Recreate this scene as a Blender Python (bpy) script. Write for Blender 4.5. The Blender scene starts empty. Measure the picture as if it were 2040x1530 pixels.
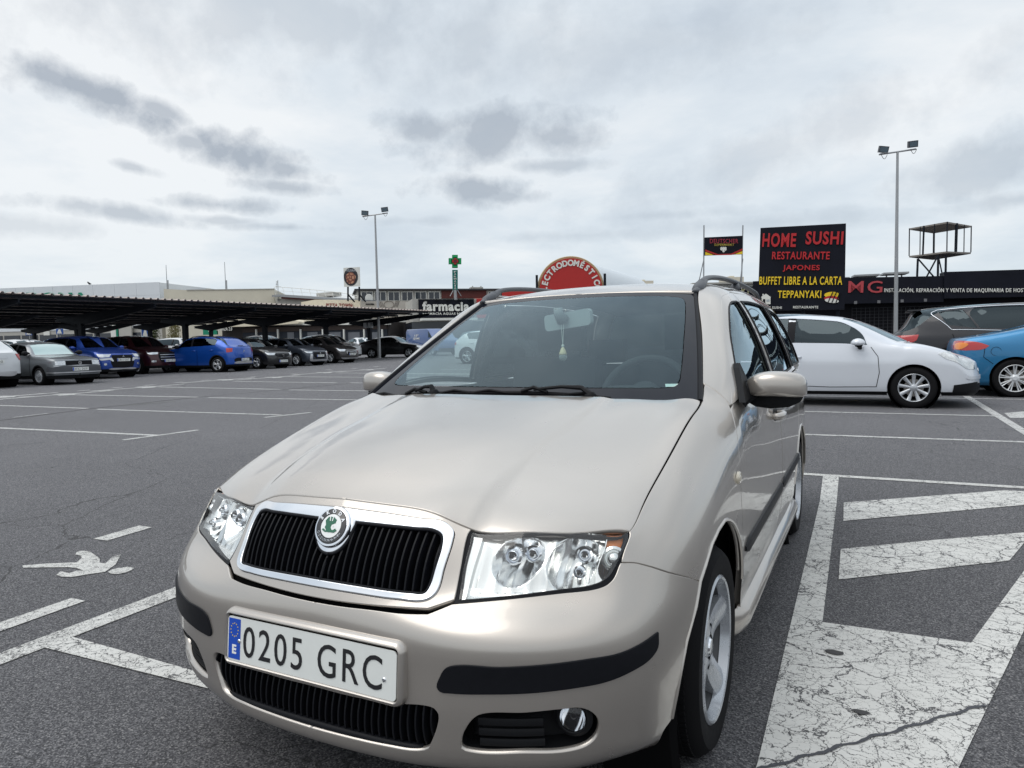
import bpy, bmesh, math, random
import numpy as np
from mathutils import Vector, Matrix
from mathutils.bvhtree import BVHTree
from mathutils.geometry import delaunay_2d_cdt
random.seed(7)
R = math.radians
C = bpy.context.scene.collection
SC = bpy.context.scene

# ------------------------------------------------------------------ camera, sky, sun, exposure
CAM = np.array([1.18481794, -2.01994021, 1.17276710])
ROT = (1.51271209, 0.0208755268, 0.469650273)
FPX, PW, PH = 1410.807, 2040.0, 1530.0
cd = bpy.data.cameras.new('camera'); cam = bpy.data.objects.new('camera', cd); C.objects.link(cam)
cam.location = CAM; cam.rotation_euler = ROT
cd.sensor_width = 36.0; cd.lens = FPX / PW * 36.0; cd.clip_end = 4000; cd.clip_start = 0.05
SC.camera = cam
CM = np.array(cam.rotation_euler.to_matrix())
SUN_EL, SUN_AZ = R(58), R(215)      # azimuth measured clockwise from +Y
SC.view_settings.view_transform = 'Standard'
SC.view_settings.look = 'None'
SC.view_settings.exposure = 0.0
SC.view_settings.gamma = 1.0
SC.cycles.max_bounces = 8
SC.cycles.transparent_max_bounces = 16

class NT:
    """small helper around a node tree"""
    def __init__(s, tree): s.t = tree; s.n = tree.nodes; s.l = tree.links
    def new(s, typ, ins=None, **kw):
        nd = s.n.new(typ)
        for k, v in kw.items(): setattr(nd, k, v)
        for k, v in (ins or {}).items():
            sock = nd.inputs[k]
            if isinstance(v, bpy.types.NodeSocket): s.l.new(v, sock)
            else: sock.default_value = v
        return nd
    def math(s, op, a, b=None, c=None, clamp=False):
        ins = {0: a}
        if b is not None: ins[1] = b
        if c is not None: ins[2] = c
        return s.new('ShaderNodeMath', ins, operation=op, use_clamp=clamp).outputs[0]
    def mix(s, f, a, b, mode='MIX'):
        nd = s.n.new('ShaderNodeMix'); nd.data_type = 'RGBA'; nd.blend_type = mode
        for i, v in ((0, f), (6, a), (7, b)):
            if isinstance(v, bpy.types.NodeSocket): s.l.new(v, nd.inputs[i])
            else: nd.inputs[i].default_value = v
        return nd.outputs[2]
    def ramp(s, fac, stops, interp='LINEAR'):
        nd = s.n.new('ShaderNodeValToRGB'); cr = nd.color_ramp; cr.interpolation = interp
        while len(cr.elements) < len(stops): cr.elements.new(0.5)
        for e, (p, c) in zip(cr.elements, stops):
            e.position = p; e.color = c if len(c) == 4 else (*c, 1)
        s.l.new(fac, nd.inputs[0]); return nd.outputs[0]
    def noise(s, vec, scale, detail=4, rough=.55, dist=0.0):
        return s.new('ShaderNodeTexNoise', {'Vector': vec, 'Scale': scale, 'Detail': detail, 'Roughness': rough, 'Distortion': dist}).outputs['Fac']

def view_dir(px, py):
    d = CM @ np.array([(px - PW / 2) / FPX, -(py - PH / 2) / FPX, -1.0])
    return d / np.linalg.norm(d)

def build_world():
    w = bpy.data.worlds.new('World'); SC.world = w; w.use_nodes = True
    T = NT(w.node_tree); T.n.clear()
    tc = T.new('ShaderNodeTexCoord').outputs['Generated']
    sky = T.new('ShaderNodeTexSky', sky_type='NISHITA', sun_disc=False, sun_elevation=SUN_EL, sun_rotation=SUN_AZ)
    sep = T.new('ShaderNodeSeparateXYZ', {0: tc}); z = sep.outputs[2]
    # cloud deck coordinates: project the direction on a flat layer so that clouds flatten towards the horizon
    zc = T.math('ADD', T.math('MAXIMUM', z, 0.0), 0.16)
    u = T.math('DIVIDE', sep.outputs[0], zc); v = T.math('DIVIDE', sep.outputs[1], zc)
    P = T.new('ShaderNodeCombineXYZ', {0: u, 1: v, 2: 0.0}).outputs[0]
    n1 = T.noise(P, 0.55, 7, .56, .5)
    P2 = T.new('ShaderNodeVectorMath', {0: P, 1: (7.3, 2.1, 0)}, operation='ADD').outputs[0]
    n2 = T.noise(P2, 1.25, 9, .60, .3)
    n3 = T.noise(P2, 0.20, 3, .5)
    f = T.math('ADD', T.math('MULTIPLY', n1, .5), T.math('ADD', T.math('MULTIPLY', n2, .3), T.math('MULTIPLY', n3, .2)))
    col = T.ramp(f, [(.33, (.58, .65, .735)), (.41, (.675, .75, .825)), (.48, (.79, .855, .91)), (.56, (.96, .985, 1.0))])
    # darker, flatter cloud patches standing in fixed places of the sky
    def blob(px, py, rx, ry, amt, tilt=0.0):
        d = Vector(view_dir(px, py)); side = d.cross(Vector((0, 0, 1))).normalized(); up = side.cross(d)
        if tilt: side, up = side * math.cos(tilt) + up * math.sin(tilt), up * math.cos(tilt) - side * math.sin(tilt)
        wn = T.noise(T.new('ShaderNodeVectorMath', {0: tc, 1: (px * .01, 0, py * .01)}, operation='ADD').outputs[0], 14.0, 10, .60)
        off = T.math('MULTIPLY', T.math('SUBTRACT', wn, .5), 3.0)
        a = T.new('ShaderNodeVectorMath', {0: tc, 1: tuple(side)}, operation='DOT_PRODUCT').outputs['Value']
        b = T.new('ShaderNodeVectorMath', {0: tc, 1: tuple(up)}, operation='DOT_PRODUCT').outputs['Value']
        c = T.new('ShaderNodeVectorMath', {0: tc, 1: tuple(d)}, operation='DOT_PRODUCT').outputs['Value']
        a = T.math('DIVIDE', a, rx); b = T.math('DIVIDE', b, ry)
        r = T.math('SQRT', T.math('ADD', T.math('MULTIPLY', a, a), T.math('MULTIPLY', b, b)))
        m = T.math('SUBTRACT', 1.12, T.math('ADD', r, off))
        m = T.math('MULTIPLY', T.math('MINIMUM', T.math('MAXIMUM', T.math('MULTIPLY', m, 1.15), 0.0), 1.0), amt)
        return T.math('MULTIPLY', m, T.math('GREATER_THAN', c, 0.0))
    bl = None
    for a in ((120, 160, .055, .022, .75, -.2), (215, 190, .085, .024, .80, -.25), (310, 218, .045, .012, .65, -.35), (395, 285, .04, .014, .62, 0), (480, 312, .085, .026, .80, -.12), (565, 335, .05, .016, .7, -.1), (560, 372, .07, .011, .62, -.05),
              (880, 255, .07, .026, .62, .1), (985, 265, .12, .034, .66, .1), (1100, 275, .07, .024, .60, 0), (940, 378, .085, .020, .72, -.05), (1010, 392, .05, .010, .6, 0), (440, 408, .07, .012, .66, 0), (390, 398, .03, .010, .6, 0), (505, 415, .04, .008, .55, 0),
              (240, 425, .09, .012, .60, -.08), (170, 410, .04, .010, .5, 0), (640, 40, .40, .07, .30, 0), (1250, 90, .25, .05, .22, .1), (265, 333, .03, .007, .5, -.2), (1095, 330, .07, .010, .45, 0), (560, 452, .07, .007, .5, 0), (450, 440, .05, .006, .45, 0),
              (1560, 300, .28, .045, .26, .25), (1960, 330, .10, .03, .40, .2), (1500, 445, .22, .016, .28, 0), (1300, 430, .12, .010, .3, 0), (60, 450, .10, .014, .30, 0), (1150, 470, .16, .010, .26, 0), (2010, 400, .06, .012, .4, 0), (830, 440, .08, .008, .25, 0)):
        m = blob(*a)
        bl = m if bl is None else T.math('MAXIMUM', bl, m)
    col = T.mix(bl, col, (.335, .385, .455, 1))
    # paler air close to the horizon
    hz = T.math('POWER', T.math('SUBTRACT', 1.0, T.math('MINIMUM', T.math('MAXIMUM', T.math('MULTIPLY', z, 3.2), 0.0), 1.0)), 2.0)
    col = T.mix(T.math('MULTIPLY', hz, .45), col, (.64, .745, .83, 1))
    # thin veil of the clear sky behind
    nis = T.new('ShaderNodeVectorMath', {0: sky.outputs[0], 'Scale': .10}, operation='SCALE').outputs[0]
    col = T.mix(.10, col, nis)
    # an overcast sky is brightest overhead
    zen = T.math('ADD', 1.0, T.math('MULTIPLY', T.math('POWER', T.math('MAXIMUM', T.math('SUBTRACT', z, .42), 0.0), 1.0), T.math('ADD', -1.4, T.math('MULTIPLY', n2, 5.2))))
    col = T.new('ShaderNodeVectorMath', {0: col, 'Scale': zen}, operation='SCALE').outputs[0]
    bg = T.new('ShaderNodeBackground', {0: col, 1: 1.0})
    out = T.new('ShaderNodeOutputWorld'); T.l.new(bg.outputs[0], out.inputs[0])
build_world()
sd = bpy.data.lights.new('sun', 'SUN'); sd.energy = 1.1; sd.angle = R(45); sd.color = (1, .96, .90)
sun = bpy.data.objects.new('sun', sd); C.objects.link(sun)
sv = Vector((math.sin(SUN_AZ) * math.cos(SUN_EL), math.cos(SUN_AZ) * math.cos(SUN_EL), math.sin(SUN_EL)))
sun.rotation_euler = sv.to_track_quat('Z', 'Y').to_euler()

# ------------------------------------------------------------------ ground height: flat round the car, rising gently further off
FWD = np.array([-.452, .892])
def gz(x, y):
    d = (x - CAM[0]) * FWD[0] + (y - CAM[1]) * FWD[1]
    return .0078 * (math.sqrt((d - 6) ** 2 + 4) + (d - 6)) * .5
def at(px, py):
    """ground point seen at a place of the photograph (used to survey the car park)"""
    d = view_dir(px, py); lo, hi = .5, 400.0
    f = lambda t: CAM[2] + d[2] * t - gz(CAM[0] + d[0] * t, CAM[1] + d[1] * t)
    for _ in range(60):
        m = (lo + hi) / 2
        if f(m) > 0: lo = m
        else: hi = m
    p = CAM + d * lo
    return float(p[0]), float(p[1])
def bearing(px, dist, py=690):
    """point at a horizontal distance in the direction of a photo column"""
    d = view_dir(px, py); h = math.hypot(d[0], d[1])
    return float(CAM[0] + d[0] / h * dist), float(CAM[1] + d[1] / h * dist)
def zat(py, px, x, y):
    """height at which the line of sight passes over (x, y)"""
    d = view_dir(px, py); return float(CAM[2] + d[2] * math.hypot(x - CAM[0], y - CAM[1]) / math.hypot(d[0], d[1]))

# ------------------------------------------------------------------ materials
MATS = {}
def principled(name, base, rough=.5, metal=0.0, coat=0.0, spec=.5, coat_r=.03, emit=None, es=0, trans=0, ior=None):
    if name in MATS: return MATS[name]
    m = bpy.data.materials.new(name); m.use_nodes = True; MATS[name] = m
    b = m.node_tree.nodes['Principled BSDF']
    b.inputs['Base Color'].default_value = (*base, 1); b.inputs['Roughness'].default_value = rough
    b.inputs['Metallic'].default_value = metal; b.inputs['Coat Weight'].default_value = coat
    b.inputs['Coat Roughness'].default_value = coat_r; b.inputs['Specular IOR Level'].default_value = spec
    b.inputs['Transmission Weight'].default_value = trans
    if ior: b.inputs['IOR'].default_value = ior
    if emit: b.inputs['Emission Color'].default_value = (*emit, 1); b.inputs['Emission Strength'].default_value = es
    return m
def rough_up(m, scale=40, amt=.25, bump=.1, dist=.002, tint=.12):
    """break a flat material up with noise in colour, roughness and bump (object coordinates)"""
    T = NT(m.node_tree); b = T.n['Principled BSDF']
    tc = T.new('ShaderNodeTexCoord').outputs['Object']
    n = T.noise(tc, scale, 6, .6)
    base = tuple(b.inputs['Base Color'].default_value)
    lo = tuple(max(0, c * (1 - tint)) for c in base[:3]) + (1,); hi = tuple(min(1, c * (1 + tint)) for c in base[:3]) + (1,)
    T.l.new(T.mix(n, lo, hi), b.inputs['Base Color'])
    r = b.inputs['Roughness'].default_value
    T.l.new(T.math('ADD', T.math('MULTIPLY', T.math('SUBTRACT', n, .5), amt), r, clamp=True), b.inputs['Roughness'])
    if bump:
        bp = T.new('ShaderNodeBump', {'Height': n, 'Strength': bump, 'Distance': dist}); T.l.new(bp.outputs[0], b.inputs['Normal'])
    return m
def glass_mat(name, tint, refl=1.0, ior=1.5, rough=0.0, dirt=0.0, cool=True):
    if name in MATS: return MATS[name]
    m = bpy.data.materials.new(name); m.use_nodes = True; MATS[name] = m
    T = NT(m.node_tree); T.n.clear()
    tr = T.new('ShaderNodeBsdfTransparent', {0: (*tint, 1)}); gl = T.new('ShaderNodeBsdfGlossy', {0: (refl * (.72 if cool else 1), refl * (.90 if cool else 1), refl, 1), 'Roughness': rough})
    # Schlick reflectance, the same from both sides of the pane
    ge = T.new('ShaderNodeNewGeometry'); c_ = T.math('ABSOLUTE', T.new('ShaderNodeVectorMath', {0: ge.outputs['Normal'], 1: ge.outputs['Incoming']}, operation='DOT_PRODUCT').outputs['Value'])
    fac = T.math('ADD', .045, T.math('MULTIPLY', T.math('POWER', T.math('SUBTRACT', 1.0, c_, clamp=True), 5.0), .95), clamp=True)
    fac = T.math('MULTIPLY', fac, 1.25, clamp=True)
    mx = T.new('ShaderNodeMixShader', {0: fac, 1: tr.outputs[0], 2: gl.outputs[0]}).outputs[0]
    if dirt:
        tc = T.new('ShaderNodeTexCoord').outputs['Object']
        df = T.new('ShaderNodeBsdfDiffuse', {0: (.55, .56, .55, 1)})
        n = T.math('MULTIPLY', T.noise(tc, 6, 8, .7), dirt)
        mx = T.new('ShaderNodeMixShader', {0: n, 1: mx, 2: df.outputs[0]}).outputs[0]
    o = T.new('ShaderNodeOutputMaterial'); T.l.new(mx, o.inputs[0])
    return m
def car_paint(name, base, metal=.55, rough=.38, flake=True, coat=1.0):
    if name in MATS: return MATS[name]
    m = principled(name, base, rough, metal, coat)
    T = NT(m.node_tree); b = T.n['Principled BSDF']
    tc = T.new('ShaderNodeTexCoord').outputs['Object']
    if flake:
        n = T.noise(tc, 900, 2, .5); k = .10
        lo = tuple(c * (1 - k) for c in base) + (1,); hi = tuple(min(1, c * (1 + k)) for c in base) + (1,)
        T.l.new(T.mix(n, lo, hi), b.inputs['Base Color'])
    # faint dust film: clear coat a little uneven
    d = T.noise(tc, 9, 8, .65)
    T.l.new(T.math('ADD', T.math('MULTIPLY', d, .05), -.005, clamp=True), b.inputs['Coat Roughness'])
    T.l.new(T.math('ADD', T.math('MULTIPLY', d, .10), rough - .05), b.inputs['Roughness'])
    # orange peel
    bp = T.new('ShaderNodeBump', {'Height': T.noise(tc, 260, 2, .5), 'Strength': .02, 'Distance': .001}); T.l.new(bp.outputs[0], b.inputs['Coat Normal'])
    return m

M_PAINT = car_paint('champagne_paint', (.462, .426, .388), .72, .29)
M_BLACK = rough_up(principled('black_plastic', (.009, .0095, .011), .55, spec=.15), 120, .2, .15, .0006, .2)
M_STRIP = rough_up(principled('black_trim', (.007, .0075, .010), .45, spec=.14), 60, .15, .05, .0004, .2)
M_RUB = rough_up(principled('tyre_rubber', (.007, .007, .008), .8, spec=.15), 90, .25, .2, .0008, .3)
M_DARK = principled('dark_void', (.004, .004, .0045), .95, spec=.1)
M_CHROME = rough_up(principled('chrome', (.82, .84, .87), .07, 1.0), 14, .10, 0, 0, .03)
M_REFL = principled('lamp_reflector', (.80, .81, .80), .17, 1.0)
M_ALLOY = rough_up(principled('alloy_rim', (.42, .44, .47), .28, .5, .6), 30, .2, .0, 0, .08)
M_LENS = glass_mat('lamp_lens', (.97, .975, .97), .9, 1.45, cool=False)
M_WS = glass_mat('windscreen_glass', (.74, .87, .86), 1.0, 1.52)
M_SIDEGL = glass_mat('side_glass', (.80, .88, .87), 1.0, 1.52)
M_FRIT = principled('glass_frit', (.004, .005, .010), .05, 0, 0, spec=.24)
M_REARGL = glass_mat('rear_glass', (.03, .035, .035), 1.0, 1.5)
M_WHITE = principled('white_enamel', (.80, .81, .80), .35)
M_AMBER = principled('amber_lamp', (.75, .22, .03), .25, trans=.3)
M_SEAT = rough_up(principled('seat_fabric', (.016, .017, .019), .9, spec=.1), 200, .1, .3, .001, .4)
M_DASH = rough_up(principled('dash_plastic', (.020, .022, .024), .7, spec=.2), 150, .1, .2, .0005, .2)
M_INT = principled('cabin_lining', (.035, .037, .036), .9)
M_GREYPL = principled('grey_rail', (.055, .06, .07), .42)

# ------------------------------------------------------------------ object helpers
def mesh_obj(name, verts, faces, mat, parent=None, smooth=True, normals=None, label=None):
    me = bpy.data.meshes.new(name)
    me.from_pydata([tuple(map(float, v)) for v in verts], [], [tuple(map(int, f)) for f in faces]); me.update()
    if mat is not None:
        for m in (mat if isinstance(mat, (list, tuple)) else [mat]): me.materials.append(m)
    if smooth:
        me.polygons.foreach_set('use_smooth', [True] * len(me.polygons))
    if normals is not None:
        me.normals_split_custom_set_from_vertices([tuple(map(float, n)) for n in normals])
    o = bpy.data.objects.new(name, me); C.objects.link(o)
    if parent is not None: o.parent = parent
    if label: o['label'] = label
    return o
def bm_obj(name, bm, mat, parent=None, smooth=False, label=None, bevel=0, seg=2, autos=None):
    if bevel:
        bmesh.ops.bevel(bm, geom=[e for e in bm.edges if e.calc_face_angle(0) > .5], offset=bevel, segments=seg, affect='EDGES', profile=.6, clamp_overlap=True)
    bmesh.ops.recalc_face_normals(bm, faces=bm.faces[:])
    me = bpy.data.meshes.new(name); bm.to_mesh(me); bm.free()
    for m in (mat if isinstance(mat, (list, tuple)) else [mat]): me.materials.append(m)
    if smooth or autos:
        me.polygons.foreach_set('use_smooth', [True] * len(me.polygons))
        if autos: me.set_sharp_from_angle(angle=R(autos))
    o = bpy.data.objects.new(name, me); C.objects.link(o)
    if parent is not None: o.parent = parent
    if label: o['label'] = label
    return o
def tag(o, label=None, cat=None, group=None, kind=None):
    for k, v in (('label', label), ('category', cat), ('group', group), ('kind', kind)):
        if v: o[k] = v
    return o
def empty(name, loc=(0, 0, 0), rz=0.0, **kw):
    o = bpy.data.objects.new(name, None); C.objects.link(o); o.location = loc; o.rotation_euler = (0, 0, rz); o.empty_display_size = .2
    return tag(o, **kw)
def copy_tree(o, parent=None):
    c = o.copy(); C.objects.link(c); c.parent = parent
    for ch in list(o.children): copy_tree(ch, c)
    return c
def add_box(bm, x0, x1, y0, y1, z0, z1, M=None, mi=0):
    vs = [bm.verts.new(Vector(p) if M is None else M @ Vector(p)) for p in ((x0, y0, z0), (x1, y0, z0), (x1, y1, z0), (x0, y1, z0), (x0, y0, z1), (x1, y0, z1), (x1, y1, z1), (x0, y1, z1))]
    for f in ((0, 3, 2, 1), (4, 5, 6, 7), (0, 1, 5, 4), (1, 2, 6, 5), (2, 3, 7, 6), (3, 0, 4, 7)):
        bm.faces.new([vs[i] for i in f]).material_index = mi
    return vs
def add_tube(bm, pts, r, n=8, caps=True, closed=False, flat=1.0, mi=0, up=None):
    pts = [Vector(p) for p in pts]; k = len(pts); rr = r if isinstance(r, (list, tuple)) else [r] * k
    rings = []; prev = None
    for i, p in enumerate(pts):
        a = pts[(i - 1) % k] if (closed or i > 0) else p; b = pts[(i + 1) % k] if (closed or i < k - 1) else p
        t = (b - a).normalized()
        ref = Vector(up) if up else (prev if prev is not None else (Vector((0, 0, 1)) if abs(t.z) < .9 else Vector((1, 0, 0))))
        s = t.cross(ref); s = s.normalized() if s.length > 1e-6 else t.orthogonal().normalized()
        q = s.cross(t).normalized(); prev = q
        rings.append([bm.verts.new(p + s * (math.cos(2 * math.pi * j / n) * rr[i]) + q * (math.sin(2 * math.pi * j / n) * rr[i] * flat)) for j in range(n)])
    for i in range(k if closed else k - 1):
        A, B = rings[i], rings[(i + 1) % k]
        for j in range(n):
            bm.faces.new((A[j], A[(j + 1) % n], B[(j + 1) % n], B[j])).material_index = mi
    if caps and not closed:
        for rg in (rings[0][::-1], rings[-1]): bm.faces.new(rg).material_index = mi
def add_lathe(bm, prof, n=32, M=None, mi=0):
    """prof: list of (r, h); axis = local z"""
    M = M or Matrix(); rings = []
    for r, h in prof:
        if r < 1e-6: rings.append([bm.verts.new(M @ Vector((0, 0, h)))])
        else: rings.append([bm.verts.new(M @ Vector((r * math.cos(2 * math.pi * j / n), r * math.sin(2 * math.pi * j / n), h))) for j in range(n)])
    for A, B in zip(rings, rings[1:]):
        for j in range(n):
            if len(A) == 1 and len(B) == 1: continue
            if len(A) == 1: f = (A[0], B[(j + 1) % n], B[j])
            elif len(B) == 1: f = (A[j], A[(j + 1) % n], B[0])
            else: f = (A[j], A[(j + 1) % n], B[(j + 1) % n], B[j])
            bm.faces.new(f).material_index = mi
def add_prism(bm, poly, z0, z1, M=None, mi=0):
    """poly in local xy, extruded along local z"""
    M = M or Matrix()
    a = [bm.verts.new(M @ Vector((x, y, z0))) for x, y in poly]; b = [bm.verts.new(M @ Vector((x, y, z1))) for x, y in poly]
    n = len(poly)
    for i in range(n): bm.faces.new((a[i], a[(i + 1) % n], b[(i + 1) % n], b[i])).material_index = mi
    bm.faces.new(a[::-1]).material_index = mi; bm.faces.new(b).material_index = mi
def boxes(name, lst, mat, parent=None, bevel=0, label=None, M=None):
    bm = bmesh.new()
    for b in lst: add_box(bm, *b, M=M)
    return bm_obj(name, bm, mat, parent, bevel=bevel, label=label)
FRONT = Matrix(((1, 0, 0), (0, 0, -1), (0, 1, 0))).to_4x4()   # local xy -> world xz, local +z -> world -y
def text_mesh(s, size, bold=0.0, ext=.002, sx=1.0, align='CENTER', res=3, space=1.0):
    """lettering as mesh data in the local xy plane"""
    cu = bpy.data.curves.new('lettering', 'FONT'); cu.body = s; cu.size = size; cu.extrude = ext; cu.offset = bold; cu.resolution_u = res
    cu.align_x = align; cu.align_y = 'CENTER'; cu.space_character = space
    o = bpy.data.objects.new('lettering', cu); C.objects.link(o)
    dg = bpy.context.evaluated_depsgraph_get(); me = bpy.data.meshes.new_from_object(o.evaluated_get(dg))
    bpy.data.objects.remove(o); bpy.data.curves.remove(cu)
    if sx != 1.0: me.transform(Matrix.Diagonal((sx, 1, 1, 1)))
    return me
def text_obj(name, s, size, mat, M, parent=None, **kw):
    me = text_mesh(s, size, **kw); me.transform(M); me.materials.clear(); me.materials.append(mat)
    o = bpy.data.objects.new(name, me); C.objects.link(o); o.parent = parent
    return o

# ------------------------------------------------------------------ smooth surfaces and panels cut out of them
def nat_spline(t, Y):
    t = np.asarray(t, float); Y = np.asarray(Y, float); n = len(t)
    if n == 2: return lambda x: Y[0] + (np.asarray(x)[:, None] - t[0]) / (t[1] - t[0]) * (Y[1] - Y[0])
    h = np.diff(t); A = np.zeros((n, n)); B = np.zeros((n, Y.shape[1])); A[0, 0] = A[-1, -1] = 1
    # "parabolic run-out" ends
    A[0, 1] = -1; A[-1, -2] = -1
    for i in range(1, n - 1):
        A[i, i - 1] = h[i - 1]; A[i, i] = 2 * (h[i - 1] + h[i]); A[i, i + 1] = h[i]
        B[i] = 6 * ((Y[i + 1] - Y[i]) / h[i] - (Y[i] - Y[i - 1]) / h[i - 1])
    m = np.linalg.solve(A, B)
    def f(x):
        x = np.asarray(x, float); i = np.clip(np.searchsorted(t, x) - 1, 0, n - 2); d = (x - t[i])[:, None]; H = h[i][:, None]
        a, b = Y[i], Y[i + 1]; ma, mb = m[i], m[i + 1]; e = H - d
        return (ma * e ** 3 + mb * d ** 3) / (6 * H) + (a / H - ma * H / 6) * e + (b / H - mb * H / 6) * d
    return f
def pchip(t, Y):
    t = np.asarray(t, float); Y = np.asarray(Y, float); h = np.diff(t)[:, None]; s = np.diff(Y, axis=0) / h
    m = np.zeros_like(Y); m[0] = s[0]; m[-1] = s[-1]
    same = s[:-1] * s[1:] > 0
    w1 = 2 * h[1:] + h[:-1]; w2 = h[1:] + 2 * h[:-1]
    with np.errstate(divide='ignore', invalid='ignore'): hm = (w1 + w2) / (w1 / s[:-1] + w2 / s[1:])
    m[1:-1] = np.where(same, hm, 0)
    def f(x):
        x = np.asarray(x, float); i = np.clip(np.searchsorted(t, x) - 1, 0, len(t) - 2); H = h[i]; d = ((x - t[i])[:, None]) / H
        return (2 * d**3 - 3 * d**2 + 1) * Y[i] + (d**3 - 2 * d**2 + d) * H * m[i] + (-2 * d**3 + 3 * d**2) * Y[i + 1] + (d**3 - d**2) * H * m[i + 1]
    return f
class Surf:
    def __init__(s, D, us, vs):
        s.D, s.us, s.vs = D, np.asarray(us), np.asarray(vs); nu, nv = D.shape[:2]
        du = np.gradient(D, axis=0); dv = np.gradient(D, axis=1); N = np.cross(du, dv); L = np.linalg.norm(N, axis=2, keepdims=True)
        s.N = N / np.maximum(L, 1e-12)
        s.flip = 1.0
        V = [Vector(p) for p in D.reshape(-1, 3)]; F = []; s.fi = []
        for i in range(nu - 1):
            for j in range(nv - 1):
                a = i * nv + j; F.append((a, a + nv, a + nv + 1)); F.append((a, a + nv + 1, a + 1)); s.fi += [(i, j, 0), (i, j, 1)]
        s.V, s.F = V, F; s.bvh = BVHTree.FromPolygons(V, F)
    def _samp(s, A, u, v):
        i = np.clip(np.searchsorted(s.us, u) - 1, 0, len(s.us) - 2); j = np.clip(np.searchsorted(s.vs, v) - 1, 0, len(s.vs) - 2)
        a = ((u - s.us[i]) / (s.us[i + 1] - s.us[i]))[:, None]; b = ((v - s.vs[j]) / (s.vs[j + 1] - s.vs[j]))[:, None]
        return A[i, j] * (1 - a) * (1 - b) + A[i + 1, j] * a * (1 - b) + A[i, j + 1] * (1 - a) * b + A[i + 1, j + 1] * a * b
    def pos(s, u, v): return s._samp(s.D, np.atleast_1d(u), np.atleast_1d(v))
    def nor(s, u, v):
        n = s._samp(s.N, np.atleast_1d(u), np.atleast_1d(v)) * s.flip
        return n / np.maximum(np.linalg.norm(n, axis=1, keepdims=True), 1e-9)
    def _uv(s, p, fi):
        i, j, k = s.fi[fi]; tri = s.F[fi]; a, b, c = (np.array(s.V[q]) for q in tri); p = np.array(p)
        v0, v1, v2 = b - a, c - a, p - a; d00, d01, d11, d20, d21 = v0 @ v0, v0 @ v1, v1 @ v1, v2 @ v0, v2 @ v1
        den = d00 * d11 - d01 * d01
        if abs(den) < 1e-18: w1 = w2 = 0
        else: w1 = (d11 * d20 - d01 * d21) / den; w2 = (d00 * d21 - d01 * d20) / den
        U = [(s.us[i], s.vs[j]), (s.us[i + 1], s.vs[j]), (s.us[i + 1], s.vs[j + 1])] if k == 0 else [(s.us[i], s.vs[j]), (s.us[i + 1], s.vs[j + 1]), (s.us[i], s.vs[j + 1])]
        w0 = 1 - w1 - w2
        return (w0 * U[0][0] + w1 * U[1][0] + w2 * U[2][0], w0 * U[0][1] + w1 * U[1][1] + w2 * U[2][1])
    def ray(s, o, d):
        h = s.bvh.ray_cast(Vector(o), Vector(d))
        if h[0] is None:
            q = s.bvh.find_nearest(Vector(o) + Vector(d) * 1.2); return s._uv(q[0], q[2])
        return s._uv(h[0], h[2])
    def px(s, x, y):
        d = view_dir(x, y); h = s.bvh.ray_cast(Vector(CAM), Vector(d)); r = None if h[0] is None else s._uv(h[0], h[2])
        if r is None:   # miss: nearest point of the surface to the line of sight
            best = None
            for t in np.linspace(.8, 6, 80):
                q = s.bvh.find_nearest(Vector(CAM + d * t))
                if best is None or q[3] < best[0][3]: best = (q, t)
            q = best[0]; r = s._uv(q[0], q[2])
        return r
    def near(s, p):
        q = s.bvh.find_nearest(Vector(p)); return s._uv(q[0], q[2])
def grid_surf(ctrl, nu=8, nv=8, kind=nat_spline, ul=None, vl=None):
    """ctrl[k][j] xyz -> dense Surf; parameters are mean chord lengths"""
    Cc = np.array(ctrl, float)
    if ul is None: ul = np.concatenate([[0], np.cumsum(np.linalg.norm(np.diff(Cc, axis=0), axis=2).mean(1))])
    if vl is None: vl = np.concatenate([[0], np.cumsum(np.linalg.norm(np.diff(Cc, axis=1), axis=2).mean(0))])
    us = np.concatenate([np.linspace(a, b, nu, endpoint=False) for a, b in zip(ul, ul[1:])] + [[ul[-1]]])
    vs = np.concatenate([np.linspace(a, b, nv, endpoint=False) for a, b in zip(vl, vl[1:])] + [[vl[-1]]])
    A = np.stack([kind(ul, Cc[:, j])(us) for j in range(Cc.shape[1])], 1)
    D = np.stack([kind(vl, A[i])(vs) for i in range(len(us))], 0)
    S = Surf(D, us, vs); S.ul, S.vl = ul, vl
    return S
def curve_pts(pts, step=.01):
    """closed outline through points (u, v[, 1 = corner]); smooth between corners"""
    n = len(pts); P = [np.array(p[:2], float) for p in pts]; cr = [len(p) > 2 and p[2] for p in pts]; out = []
    for i in range(n):
        p1, p2 = P[i], P[(i + 1) % n]; L = np.linalg.norm(p2 - p1)
        if L < 1e-9: continue
        p0 = p1 - (p2 - p1) if cr[i] else P[i - 1]; p3 = p2 + (p2 - p1) if cr[(i + 1) % n] else P[(i + 2) % n]
        l0 = max(np.linalg.norm(p1 - p0), 1e-9); l2 = max(np.linalg.norm(p3 - p2), 1e-9)
        m1 = ((p2 - p1) / L + (p1 - p0) / l0) * .5 * L; m2 = ((p2 - p1) / L + (p3 - p2) / l2) * .5 * L
        if cr[i]: m1 = p2 - p1
        if cr[(i + 1) % n]: m2 = p2 - p1
        k = max(1, int(math.ceil(L / step)))
        for a in range(k):
            t = a / k
            out.append((2 * t**3 - 3 * t**2 + 1) * p1 + (t**3 - 2 * t**2 + t) * m1 + (-2 * t**3 + 3 * t**2) * p2 + (t**3 - t**2) * m2)
    return np.array(out)
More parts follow.
